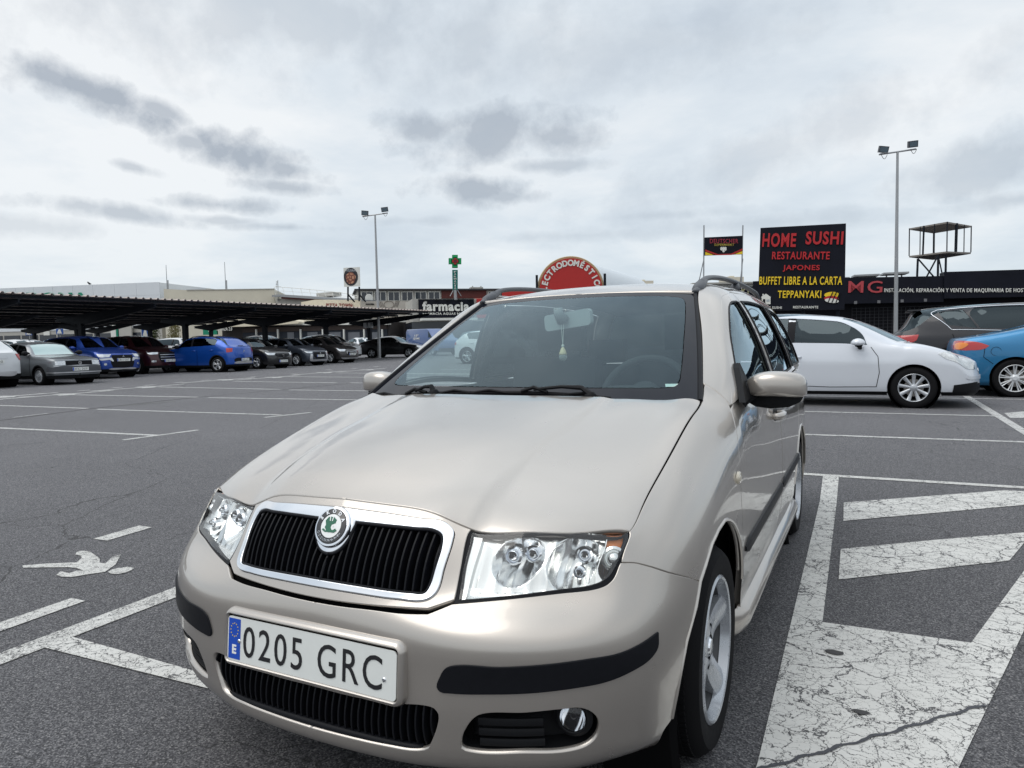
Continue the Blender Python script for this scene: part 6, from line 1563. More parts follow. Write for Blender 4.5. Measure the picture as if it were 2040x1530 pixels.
    for i, (nm, base, kw, pn, col, lb, (x, y), rz) in enumerate(back):
        p = scaled(base, **kw)
        car, S, npoly, xp = build_car(nm, p, mt(pn, col, 0 if 'white' in pn else .5, .3), lb, 'further cars behind the canopy posts')
        npoly('headlight', [(.50, .15, p['zl'] - .04, 1), (.80, .30, p['zl'] + .02, 1), (.78, .26, p['zl'] - .10, 1), (.52, .12, p['zl'] - .12, 1)], M_LAMP, off=.012)
        car.rotation_euler = (0, 0, R(rz)); c, s = math.cos(R(rz)), math.sin(R(rz)); car.location = (x, y, gz(x, y))
    # --- blue van
    van()
def van():
    car = empty('delivery_van', label='blue delivery van with white house logo and lettering parked by the pharmacy', cat='van')
    blue = car_paint('van_blue_paint', (.012, .06, .22), .0, .35, flake=False)
    prof = [(0.05, .35), (0.0, .55), (.06, .95), (.22, 1.12), (.95, 1.28), (1.55, 1.88), (1.75, 1.95), (5.0, 1.98), (5.12, 1.85), (5.15, 1.1), (5.12, .35)]
    bm = bmesh.new(); w = .95; rings = []
    for x, k in ((-w, .0), (-w * .985, .6), (-w * .90, 1), (w * .90, 1), (w * .985, .6), (w, 0)):
        rings.append([bm.verts.new((x, y, z if z < 1.2 else 1.2 + (z - 1.2) * (.90 + .10 * k))) for y, z in prof])
    for A_, B_ in zip(rings, rings[1:]):
        for i in range(len(prof) - 1): bm.faces.new((A_[i], B_[i], B_[i + 1], A_[i + 1]))
    bm.faces.new(rings[0]); bm.faces.new(rings[-1][::-1]); bm_obj('body', bm, blue, car, bevel=.03, autos=45)
    boxes('rear_window', [(-.70, -.06, 5.13, 5.155, 1.25, 1.72), (.06, .70, 5.13, 5.155, 1.25, 1.72)], blue, car)
    bm = bmesh.new(); add_prism(bm, [(.88, 1.30), (1.02, 1.32), (1.55, 1.80), (1.55, 1.30)], -.957, .957, Matrix(((0, 0, 1, 0), (1, 0, 0, 0), (0, 1, 0, 0), (0, 0, 0, 1)))); bm_obj('side_window', bm, M_TINT, car)
    boxes('tail_light', [(-.94, -.86, 5.10, 5.165, .95, 1.25), (.86, .94, 5.10, 5.165, .95, 1.25)], M_REDLAMP, car); boxes('bumper', [(-.95, .95, 5.08, 5.22, .33, .55), (-.93, .93, -.04, .1, .30, .50)], M_BLACK, car, bevel=.02)
    MB_ = Matrix.Translation((0, 5.165, 0)) @ Matrix.Rotation(math.pi, 4, 'Z') @ FRONT
    wh = M_WHITE
    bm = bmesh.new(); T0 = MB_ @ Matrix.Translation((0, 0, 0))
    for cx, hh in ((-.16, .12), (.06, .17)):
        for a, b in (((cx - hh, 1.50), (cx, 1.50 + hh)), ((cx, 1.50 + hh), (cx + hh, 1.50))): add_tube(bm, [T0 @ Vector((a[0], a[1], .004)), T0 @ Vector((b[0], b[1], .004))], .014, 5)
    bm_obj('house_logo', bm, wh, car)
    text_obj('lettering', 'REFORMA & HABITAT', .135, wh, MB_ @ Matrix.Translation((0, 1.37, .004)), car, bold=.004, sx=.85)
    text_obj('lettering', 'www.reformahabitat', .07, wh, MB_ @ Matrix.Translation((0, 1.26, .004)), car)
    for s in (-1, 1):
        MS = Matrix.Translation((s * .965, 3.4, 0)) @ Matrix.Rotation(s * math.pi / 2, 4, 'Z') @ FRONT
        text_obj('lettering', 'A & V', .26, wh, MS @ Matrix.Translation((0, 1.48, .0)), car, bold=.006)
        text_obj('lettering', 'REFORMAS', .20, wh, MS @ Matrix.Translation((0, 1.25, .0)), car, bold=.004)
    for s in (1, -1):
        for yy in (.95, 4.1): make_wheel(car, (s * .945, yy, .33), s, r=.33, rr=.21, w=.21, style='cover', detail=False)
    x, y = bearing(832, 56); car.rotation_euler = (0, 0, R(62)); c, s = math.cos(R(62)), math.sin(R(62))
    car.location = (x + 5.1 * s, y - 5.1 * c, gz(x, y))
cars()
# ------------------------------------------------------------------ ground
def m_asphalt():
    m = bpy.data.materials.new('asphalt'); m.use_nodes = True; T = NT(m.node_tree); b = T.n['Principled BSDF']
    pos = T.new('ShaderNodeNewGeometry').outputs['Position']
    big = T.noise(pos, .35, 5, .6); mid = T.noise(pos, 2.2, 5, .65)
    grain = T.new('ShaderNodeTexVoronoi', {'Vector': pos, 'Scale': 225.0, 'Randomness': 1.0}, feature='F1')
    gcol = T.new('ShaderNodeSeparateColor', {0: grain.outputs['Color']}).outputs[0]
    g2 = T.noise(pos, 150, 4, .7)
    v = T.math('ADD', T.math('MULTIPLY', gcol, .6), T.math('MULTIPLY', g2, .4))
    col = T.ramp(v, [(.20, (.032, .032, .035)), (.40, (.068, .067, .073)), (.56, (.107, .106, .113)), (.72, (.162, .160, .166)), (.90, (.36, .35, .34))])
    tone = T.math('ADD', .60, T.math('ADD', T.math('MULTIPLY', big, .42), T.math('MULTIPLY', mid, .22)))
    # tone grows paler with distance from the bay under the car
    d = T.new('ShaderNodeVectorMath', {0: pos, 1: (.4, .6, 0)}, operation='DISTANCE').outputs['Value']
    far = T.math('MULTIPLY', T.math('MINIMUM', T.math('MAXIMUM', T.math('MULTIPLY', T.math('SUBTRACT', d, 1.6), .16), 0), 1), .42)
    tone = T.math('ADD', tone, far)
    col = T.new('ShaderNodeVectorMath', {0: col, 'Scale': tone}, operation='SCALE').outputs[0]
    # oil spots and dark stains
    st = T.noise(T.new('ShaderNodeVectorMath', {0: pos, 1: (3.1, 8.7, 0)}, operation='ADD').outputs[0], 1.1, 4, .7, .6)
    stm = T.ramp(st, [(.66, (0, 0, 0)), (.74, (1, 1, 1))]); stm = T.new('ShaderNodeSeparateColor', {0: stm}).outputs[0]
    col = T.mix(T.math('MULTIPLY', stm, .45), col, (.028, .027, .028, 1))
    # hairline cracks
    wv = T.noise(pos, 1.3, 4, .6); wp = T.new('ShaderNodeVectorMath', {0: pos, 1: T.new('ShaderNodeCombineXYZ', {0: wv, 1: T.math('MULTIPLY', wv, -1.3), 2: 0.0}).outputs[0]}, operation='ADD').outputs[0]
    cr = T.new('ShaderNodeTexVoronoi', {'Vector': wp, 'Scale': .33}, feature='DISTANCE_TO_EDGE').outputs['Distance']
    cm = T.math('LESS_THAN', cr, .0016)
    col = T.mix(T.math('MULTIPLY', cm, .6), col, (.02, .02, .02, 1))
    T.l.new(col, b.inputs['Base Color']); b.inputs['Roughness'].default_value = .86; b.inputs['Specular IOR Level'].default_value = .35
    bp = T.new('ShaderNodeBump', {'Height': v, 'Strength': .9, 'Distance': .005}); T.l.new(bp.outputs[0], b.inputs['Normal'])
    return m
def m_roadpaint(name, crackscale, crackw, wear, base=(.70, .695, .665)):
    m = bpy.data.materials.new(name); m.use_nodes = True; T = NT(m.node_tree); b = T.n['Principled BSDF']
    pos = T.new('ShaderNodeNewGeometry').outputs['Position']
    n = T.noise(pos, 30, 6, .65); n0 = T.noise(pos, 5, 5, .6)
    w1 = T.new('ShaderNodeTexNoise', {'Vector': pos, 'Scale': 9.0, 'Detail': 5.0, 'Roughness': .65}).outputs['Color']
    wp = T.new('ShaderNodeVectorMath', {0: pos, 1: T.new('ShaderNodeVectorMath', {0: w1, 'Scale': .13}, operation='SCALE').outputs[0]}, operation='ADD').outputs[0]
    def cracks(sc, wd):
        d = T.new('ShaderNodeTexVoronoi', {'Vector': wp, 'Scale': sc}, feature='DISTANCE_TO_EDGE').outputs['Distance']
        lim = T.math('MULTIPLY', T.math('MULTIPLY', T.math('POWER', T.noise(pos, sc * .5, 4, .7), 2.4), 4.2), wd)
        return T.math('LESS_THAN', d, lim)
    c1 = cracks(crackscale, crackw); c2 = T.math('MAXIMUM', cracks(crackscale * 2.6, crackw * 1.5), cracks(crackscale * 5.5, crackw * 1.4))
    chip = T.math('GREATER_THAN', T.math('ADD', T.math('MULTIPLY', T.noise(pos, 110, 5, .75), .60), T.math('MULTIPLY', T.noise(pos, 2.6, 4, .6), .40)), .615 - wear)
    msk = T.math('MAXIMUM', T.math('MAXIMUM', c1, c2), chip)
    dirt = T.mix(T.math('MULTIPLY', n, .6), (*base, 1), (base[0] * .72, base[1] * .72, base[2] * .72, 1)); dirt = T.mix(T.math('MULTIPLY', n0, .35), dirt, (.44, .43, .40, 1)); dirt = T.mix(T.math('MULTIPLY', T.math('POWER', T.noise(pos, 1.7, 5, .65), 2.0), .75), dirt, (.36, .355, .34, 1))
    asp = T.mix(n, (.035, .034, .036, 1), (.12, .118, .12, 1))
    T.l.new(T.mix(msk, dirt, asp), b.inputs['Base Color']); b.inputs['Roughness'].default_value = .72
    bp = T.new('ShaderNodeBump', {'Height': T.math('SUBTRACT', T.math('MULTIPLY', T.noise(pos, 140, 3, .6), .5), msk), 'Strength': .5, 'Distance': .003}); T.l.new(bp.outputs[0], b.inputs['Normal'])
    return m
def ground():
    g = list(np.arange(-30, 30.1, 1.5)); k = 2.0
    while g[-1] < 1500: g.append(g[-1] + k); k *= 1.22
    k = 2.0
    while g[0] > -1500: g.insert(0, g[0] - k); k *= 1.22
    n = len(g); V = [(x, y, gz(x, y)) for x in g for y in g]; F = [(i * n + j, (i + 1) * n + j, (i + 1) * n + j + 1, i * n + j + 1) for i in range(n - 1) for j in range(n - 1)]
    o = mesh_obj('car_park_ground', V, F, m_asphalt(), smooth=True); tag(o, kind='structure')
    mp = m_roadpaint('cracked_road_paint', 4.2, .012, .030); mp2 = m_roadpaint('worn_road_paint', 9.0, .012, .045); mf = m_roadpaint('bay_line_paint', 6.0, .012, .02, (.62, .62, .61))
    def poly(name, pts, mat, world=False, lift=.004):
        q = pts if world else [at(*p) for p in pts]
        bm = bmesh.new(); P = [Vector((x, y)) for x, y in q]; ed = [(i, (i + 1) % len(P)) for i in range(len(P))]
        r = delaunay_2d_cdt(P, ed, [], 0, 1e-6, True); vs = [bm.verts.new((v.x, v.y, gz(v.x, v.y) + lift)) for v in r[0]]; PA = np.array(q)
        for f in r[2]:
            cx_ = sum(r[0][i].x for i in f) / len(f); cy_ = sum(r[0][i].y for i in f) / len(f)
            if not in_poly(np.array([cx_]), np.array([cy_]), PA)[0]: continue
            try: bm.faces.new([vs[i] for i in f])
            except ValueError: pass
        bmesh.ops.triangulate(bm, faces=bm.faces[:])
        bmesh.ops.subdivide_edges(bm, edges=[e for e in bm.edges if e.calc_length() > 1.5], cuts=3, use_grid_fill=False)
        for v in bm.verts: v.co.z = gz(v.co.x, v.co.y) + lift
        for f in bm.faces:
            f.normal_update()
            if f.normal.z < 0: f.normal_flip()
        me = bpy.data.meshes.new(name); bm.to_mesh(me); bm.free(); me.materials.append(mat); o = bpy.data.objects.new(name, me); C.objects.link(o); tag(o, kind='structure'); return o
    def seg(a, b, w, mat=None, e0=0.0, e1=0.0, name='bay_line', world=False, lift=.004):
        p, q = (a, b) if world else (at(*a), at(*b)); dx, dy = q[0] - p[0], q[1] - p[1]; L = math.hypot(dx, dy); ux, uy = dx / L, dy / L; w /= 2
        p = (p[0] - ux * e0, p[1] - uy * e0); q = (q[0] + ux * e1, q[1] + uy * e1)
        return poly(name, [(p[0] + uy * w, p[1] - ux * w), (q[0] + uy * w, q[1] - ux * w), (q[0] - uy * w, q[1] + ux * w), (p[0] - uy * w, p[1] + ux * w)], mat or mf, True, lift)
    # hatched wedge on the right: side line, foot of the wedge, slanting border, bars
    poly('hatched_marking', [(1640, 945), (1671, 951), (1667, 1000), (1638.5, 1241), (1934.7, 1282.4), (2040, 1138.6), (2105, 1052), (2200, 1080), (2040, 1258), (1910.5, 1530), (1870, 1640), (1470, 1640), (1510, 1520), (1633, 1000)], mp)
    poly('hatched_marking', [(1681, 1002), (2002, 977.6), (2150, 985), (2150, 997), (2040, 1007), (1680, 1038.8)], mp)
    poly('hatched_marking', [(1674.8, 1095), (1860, 1077), (2040, 1062), (2040, 1083), (2011, 1118), (1670.7, 1156)], mp)
    seg((1605, 945), (2040, 972), .095, mp2, 1.6, 2.5); seg((1605, 866), (2040, 881), .10, None, 2.2, 2.0); seg((1605, 820), (1980, 829), .10, None, 2.4, 0); seg((1605, 789), (2040, 796), .10, None, 3.0, 3.0)
    poly('border_line', [(1917.6, 789.4), (1931.7, 789.4), (2040, 854), (2100, 890), (2100, 905), (2040, 867)], mf)
    poly('hatched_marking', [(2000, 823.5), (2040, 820), (2140, 812), (2140, 826), (2040, 833), (2013, 833)], mf)
    # bays on the left
    seg((0, 853), (318, 868), .105, None, 5, 0); seg((245, 877), (395, 857), .10, name='bay_tick')
    seg((0, 808), (175, 814), .11, None, 6, 0); seg((192, 815.5), (560, 827), .105); seg((527, 832), (619, 822), .10, name='bay_tick')
    seg((115, 786), (393, 791.5), .13); seg((415, 792.5), (715, 797), .12, None, 0, 3.0)
    seg((315, 771), (560, 776), .13); seg((575, 777), (740, 779), .13, None, 0, 3.5)
    seg((466, 760), (671, 762.8), .14); seg((697, 762.8), (745, 763), .14, None, 0, 5)
    seg((574, 750.5), (760, 752), .15, None, 0, 6); seg((670, 743), (760, 744), .16, None, 0, 7)
    for y in (19.0, 21.6, 24.2, 26.8): seg((-14.0, y), (-7.4, y + .1), .12, None, world=True)     # bays seen through the windscreen
    for a, b in (((34, 791.5), (67, 790)), ((74.5, 784.7), (102, 783.2)), ((154.6, 778.6), (179, 777.2)), ((196, 778.7), (220.6, 777.4)), ((223.5, 773), (244, 771.4)), ((287, 768.3), (309, 766.4)), ((346.5, 762.7), (365, 761.2)), ((400.5, 758.6), (419, 757)), ((492, 754.5), (505, 753.4)), ((499, 751.3), (511, 750.3)), ((583, 747.5), (594, 746.5)), ((580, 745), (592, 744)), ((652, 739.5), (664, 738.8)), ((648, 737), (660, 736.2)), ((700, 735), (712, 734)), ((744, 731), (757, 730))):
        seg(a, b, .16, name='lane_dash')
    def arrow(px, py, s=1.0):
        x, y = at(px, py); q = [(x + a * s, y + b * s) for a, b in ((-.25, -1.6), (-.02, -1.5), (.02, -.1), (.30, -.35), (.42, .0), (.10, .25), (.02, 1.3), (-.12, 1.4), (-.12, .25), (-.42, .15), (-.38, -.12), (-.12, -.1))]
        poly('pedestrian_marking', q, mf, True)
    for q in ((128, 786), (8, 790.5), (290, 771.5), (447, 757), (545, 752), (646, 742.5), (730, 737)): arrow(*q)
    # lane marks near the camera
    poly('lane_dash', [(186, 1074.4), (276.6, 1048), (303, 1051.5), (214, 1078)], mp2); poly('lane_dash', [(-60, 1262), (142.5, 1192.7), (170, 1198.5), (18, 1253), (-60, 1281)], mp2)
    poly('long_line', [(-120, 1348), (0, 1302.5), (361, 1166.6), (420, 1146), (420, 1163), (361, 1187.5), (0, 1326), (-120, 1378)], mp2)
    a, b = at(142.5, 1270), at(389.5, 1339); c, d = at(89, 1292), at(423.5, 1375.8)
    ext = lambda p, q, x: (x, p[1] + (q[1] - p[1]) * (x - p[0]) / (q[0] - p[0]))
    poly('stop_line', [a, ext(a, b, .93), ext(c, d, .93), c], mp, True, .0045)
    z = lambda L: [(x / 3.923, 780 + y / 3.923) for x, y in L]
    poly('pedestrian_marking', z([(175, 1365), (350, 1350), (600, 1340), (640, 1305), (625, 1285), (588, 1278), (600, 1260), (640, 1248), (700, 1253), (760, 1295), (780, 1312), (778, 1343), (825, 1348), (880, 1295), (945, 1278), (905, 1355), (820, 1415), (700, 1432), (560, 1455), (480, 1452), (440, 1438), (475, 1410), (540, 1425), (600, 1405), (655, 1405), (600, 1385), (540, 1378), (180, 1382)]), mp2)
    poly('pedestrian_marking', z([(845, 1415), (870, 1398), (930, 1382), (1000, 1375), (1045, 1383), (1040, 1395), (990, 1418), (920, 1432), (870, 1430)]), mp2)
    # tar joint across the bays
    mj = principled('joint_tar', (.045, .044, .045), .8); mj2 = principled('joint_grey', (.20, .20, .195), .85)
    seg((-60, 846), (178, 814.5), .05, mj, name='tar_joint', lift=.003); seg((178, 814.5), (395, 791.5), .05, mj, name='tar_joint', lift=.003); seg((395, 791.5), (570, 776), .05, mj, name='tar_joint', lift=.003); seg((570, 776), (740, 760), .06, mj, name='tar_joint', lift=.003)
    seg((25, 832), (95, 824), .06, mf, name='faded_line'); seg((240, 809), (350, 799), .07, mj2, name='faded_line', lift=.0045)
    # gully tar strip on the wedge
    pa, pb = np.array(at(1505, 1540)), np.array(at(1960, 1408)); rnd = random.Random(5); nn_ = 60; up, dn = [], []
    for i in range(nn_ + 1):
        q = pa + (pb - pa) * i / nn_; nv_ = np.array([-(pb - pa)[1], (pb - pa)[0]]) / np.linalg.norm(pb - pa); w_ = .003 + .006 * rnd.random(); o_ = .004 * math.sin(i * .7); up.append(tuple(q + nv_ * (w_ + o_))); dn.append(tuple(q - nv_ * (.003 + .005 * rnd.random() - o_)))
    poly('tar_joint', up + dn[::-1], rough_up(principled('tar_smear', (.05, .052, .06), .7), 90, .2, .3, .002, .6), True, .007)
    for (x, y), r in (((1662, 1303), .035), ((1714, 1422), .03)):
        c0 = at(x, y); rnd = random.Random(x); poly('tar_spot', [(c0[0] + r * (.5 + .6 * rnd.random()) * math.cos(t), c0[1] + r * .7 * (.5 + .6 * rnd.random()) * math.sin(t)) for t in np.linspace(0, 6.28, 11)[:-1]], mj, True, .008)
ground()
# ------------------------------------------------------------------ canopies, lamp posts, buildings, signs
def dp(px, depth, py=690):
    """plan position in the direction of a photo column, at a distance measured along the view axis"""
    d = view_dir(px, py); k = depth / (d[0] * FWD[0] + d[1] * FWD[1]); return np.array([CAM[0] + d[0] * k, CAM[1] + d[1] * k])
class Face:
    """an upright plane through two plan points; local x along it, local y = height, local z towards the camera"""
    def __init__(s, p, q):
        s.p = np.array([p[0], p[1], 0.0]); e = np.array([q[0] - p[0], q[1] - p[1], 0.0]); s.L = np.linalg.norm(e); s.e = e / s.L
        s.n = np.array([s.e[1], -s.e[0], 0.0]); s.M = Matrix(((s.e[0], 0, s.n[0], s.p[0]), (s.e[1], 0, s.n[1], s.p[1]), (0, 1, 0, 0), (0, 0, 0, 1)))
        s.g = gz((p[0] + q[0]) / 2, (p[1] + q[1]) / 2)
    def l(s, px, py):
        d = view_dir(px, py); t = ((s.p - CAM) @ s.n) / (d @ s.n); h = CAM + d * t; return float((h - s.p) @ s.e), float(h[2])
    def poly(s, name, pts, z0, z1, mat, parent, px=True, **k):
        bm = bmesh.new(); add_prism(bm, [s.l(*q) if px else q for q in pts], z0, z1, s.M); return bm_obj(name, bm, mat, parent, **k)
    def box(s, name, x0, x1, y0, y1, z0, z1, mat, parent, px=True, bevel=0):
        if px:
            a, b = s.l(x0, y1), s.l(x1, y0); a2, b2 = s.l(x0, y0), s.l(x1, y1); X0, X1 = (a[0] + a2[0]) / 2, (b[0] + b2[0]) / 2; Z0, Z1 = (a[1] + b2[1]) / 2, (b[1] + a2[1]) / 2
        else: X0, X1, Z0, Z1 = x0, x1, y0, y1
        bm = bmesh.new(); add_box(bm, X0, X1, Z0, Z1, z0, z1, M=s.M); return bm_obj(name, bm, mat, parent, bevel=bevel)
    def boxes(s, name, lst, mat, parent):
        bm = bmesh.new()
        for b in lst: add_box(bm, *b, M=s.M)
        return bm_obj(name, bm, mat, parent)
    def text(s, name, t, px0, px1, py0, py1, mat, parent, z=.03, bold=0.0, ext=.02):
        """lettering fitted in a photo rectangle"""
        a, b, c, d = s.l(px0, py1), s.l(px1, py1), s.l(px0, py0), s.l(px1, py0)
        w = ((b[0] - a[0]) + (d[0] - c[0])) / 2; h = ((c[1] - a[1]) + (d[1] - b[1])) / 2; cx = (a[0] + b[0] + c[0] + d[0]) / 4; cy = (a[1] + b[1] + c[1] + d[1]) / 4
        me = text_mesh(t, 1.0, bold=bold * .6, ext=ext / max(h, .01), space=1.12); vs = np.array([v.co[:] for v in me.vertices]); lo, hi = vs.min(0), vs.max(0)
        sx, sy = w / (hi[0] - lo[0]), h / (hi[1] - lo[1])
        ang = math.atan2(((b[1] - a[1]) + (d[1] - c[1])) / 2, w)
        me.transform(s.M @ Matrix.Translation((cx, cy, z)) @ Matrix.Rotation(ang, 4, 'Z') @ Matrix.Diagonal((sx, sy, max(h, .01), 1)) @ Matrix.Translation((-(lo[0] + hi[0]) / 2, -(lo[1] + hi[1]) / 2, 0)))
        me.materials.clear(); me.materials.append(mat); o = bpy.data.objects.new(name, me); C.objects.link(o); o.parent = parent; return o
def plain(n, c, r=.7, m=0.0, scale=3, bump=.2, tint=.15): return rough_up(principled(n, c, r, m, spec=.12 if max(c) < .1 else .35), scale, .2, bump, .01, tint)
M_STEEL = plain('galvanised_steel', (.33, .34, .35), .45, .6, 4, 0, .12)
M_CANOPY = plain('canopy_sheet', (.46, .40, .37), .7, 0, 2, 0, .30)
M_CANSTEEL = plain('canopy_steel', (.012, .015, .021), .5, 0, 2, 0, .3)
M_WALLW = plain('white_cladding', (.62, .65, .68), .55, 0, 1.0, 0, .06)
M_CREAM = plain('cream_brick', (.60, .56, .46), .85, 0, .6, .3, .10)
M_GREYW = plain('grey_render', (.40, .39, .36), .85, 0, .8, .2, .12)
M_BLK = plain('black_fascia', (.007, .008, .014), .5, 0, 1.2, 0, .5)
M_SHOPGL = principled('shop_glass', (.02, .025, .035), .08, 0, 0, spec=.6)
M_REDT = plain('sign_red', (.40, .020, .018), .5, 0, 3, 0, .1)
M_YEL = plain('sign_yellow', (.75, .52, .02), .5, 0, 3, 0, .08)
M_OFFW = plain('off_white_trim', (.66, .66, .62), .6, 0, 2, 0, .08)
M_REDBR = plain('oxide_red_sheet', (.10, .022, .018), .6, 0, 2, 0, .2)

def canopy(xe, xp, xb, y0, y1, posts, ze, zp, label):
    c = empty('parking_canopy', (xp, (y0 + y1) / 2, 0), label=label, cat='canopy', group='canopies over the parking rows'); ox, oy = xp, (y0 + y1) / 2
    def zs(x): return ze + (zp - ze) * (xe - x) / (xe - xp)
    # corrugated sheet: ridges run across the row
    V, F = [], []; y = y0; prof = []
    while y < y1:
        prof += [(y, 0), (y + .20, 0), (y + .235, .055), (y + .295, .055)]; y += .33
    for x in (xe + .12, xb):
        for yy, h in prof: V.append((x - ox, yy - oy, zs(x) + gz(xp, yy) + .02 + h))
    n = len(prof); F = [(i, i + 1, n + i + 1, n + i) for i in range(n - 1)]
    m = len(V); V += [(a, b, z + .012) for a, b, z in V]; F += [(m + a, m + d, m + c_, m + b) for a, b, c_, d in F]
    F += [(i, m + i, m + i + 1, i + 1) for i in range(n - 1)]
    mesh_obj('roof_sheet', V, F, M_CANOPY, c, smooth=False)
    for t in (.02, .28, .52, .76, .98, 1.22):
        x = xe + (xp - xe) * t; g0, g1 = gz(xp, y0), gz(xp, y1); bm = bmesh.new(); M = Matrix.Translation((x - ox, 0, 0))
        vs = add_box(bm, -.035, .035, y0 - oy, y1 - oy, zs(x) - .10, zs(x), M=M)
        for v in bm.verts: v.co.z += gz(xp, v.co.y + oy)
        bm_obj('purlin', bm, M_CANSTEEL, c)
    for y in posts:
        g = gz(xp, y); boxes('post', [(-.13, .13, y - oy - .10, y - oy + .10, g - .05, g + zs(xp) - .55), (-.28, .28, y - oy - .25, y - oy + .25, g - .05, g + .03)], M_CANSTEEL, c)
        bm = bmesh.new(); P = [(xe - ox + .05, zs(xe) - .15), (xe - ox + .05, zs(xe) - .30), (.35, zs(xp) - .60), (0, zs(xp) - .72), (-.35, zs(xp) - .60), (xb - ox + .1, zs(xb) - .28), (xb - ox + .1, zs(xb) - .15), (0, zs(xp) - .15)]
        Mx = Matrix(((1, 0, 0, 0), (0, 0, 1, y - oy), (0, 1, 0, g), (0, 0, 0, 1))); add_prism(bm, P, -.02, .02, Mx)
        for a, b in ((0, 7), (7, 6), (1, 2), (4, 5)):
            q0, q1 = P[a], P[b]; add_prism(bm, [q0, q1, (q1[0], q1[1] + .02), (q0[0], q0[1] + .02)], -.09, .09, Mx)
        bm_obj('bracket_arm', bm, M_CANSTEEL, c)
    return c
def lamp_post(px, depth, ytop, arm, label):
    x, y = dp(px, depth); g = gz(x, y); zt = zat(ytop, px, x, y)
    t = empty('lamp_post', (x, y, g), math.atan2(FWD[1], FWD[0]) - math.pi / 2, label=label, cat='lamp post', group='tall floodlight posts'); H = zt - g
    bm = bmesh.new(); add_tube(bm, [(0, 0, 0), (0, 0, H)], [.105, .055], 10); add_box(bm, -.2, .2, -.2, .2, 0, .03); bm_obj('pole', bm, M_STEEL, t, autos=30)
    w, tilt = arm; bm = bmesh.new(); add_tube(bm, [(-w, 0, H - tilt), (w, 0, H + tilt)], .04, 6); add_tube(bm, [(-w, -.12, H - tilt + .02), (-w + .35, -.12, H - tilt + .04)], .02, 5); bm_obj('cross_arm', bm, M_STEEL, t)
    for s in (-1, 1):
        M = Matrix.Translation((s * (w - .18), -.05, H + s * tilt + .22)) @ Matrix.Rotation(R(-6 * s), 4, 'Y') @ Matrix.Rotation(R(14), 4, 'X')
        f = bpy.data.objects.new('floodlight', None); C.objects.link(f); f.parent = t
        bm = bmesh.new(); add_box(bm, -.22, .22, -.06, .07, -.15, .15, M=M)
        for k in range(7): add_box(bm, -.20 + k * .065, -.19 + k * .065, .07, .12, -.13, .13, M=M)
        bm_obj('body', bm, M_GREYPL, f)
        bm = bmesh.new(); add_box(bm, -.18, .18, -.068, -.06, -.11, .11, M=M); bm_obj('glass', bm, principled('flood_glass', (.10, .14, .17), .1), f)
        bm = bmesh.new(); pts = [(s * (w - .18) - .1 + .28 * k / 8, -.05, H + s * tilt - .02 - .20 * math.sin(math.pi * k / 8)) for k in range(9)]; add_tube(bm, pts, .012, 5)
        bm_obj('cable', bm, M_BLACK, f)
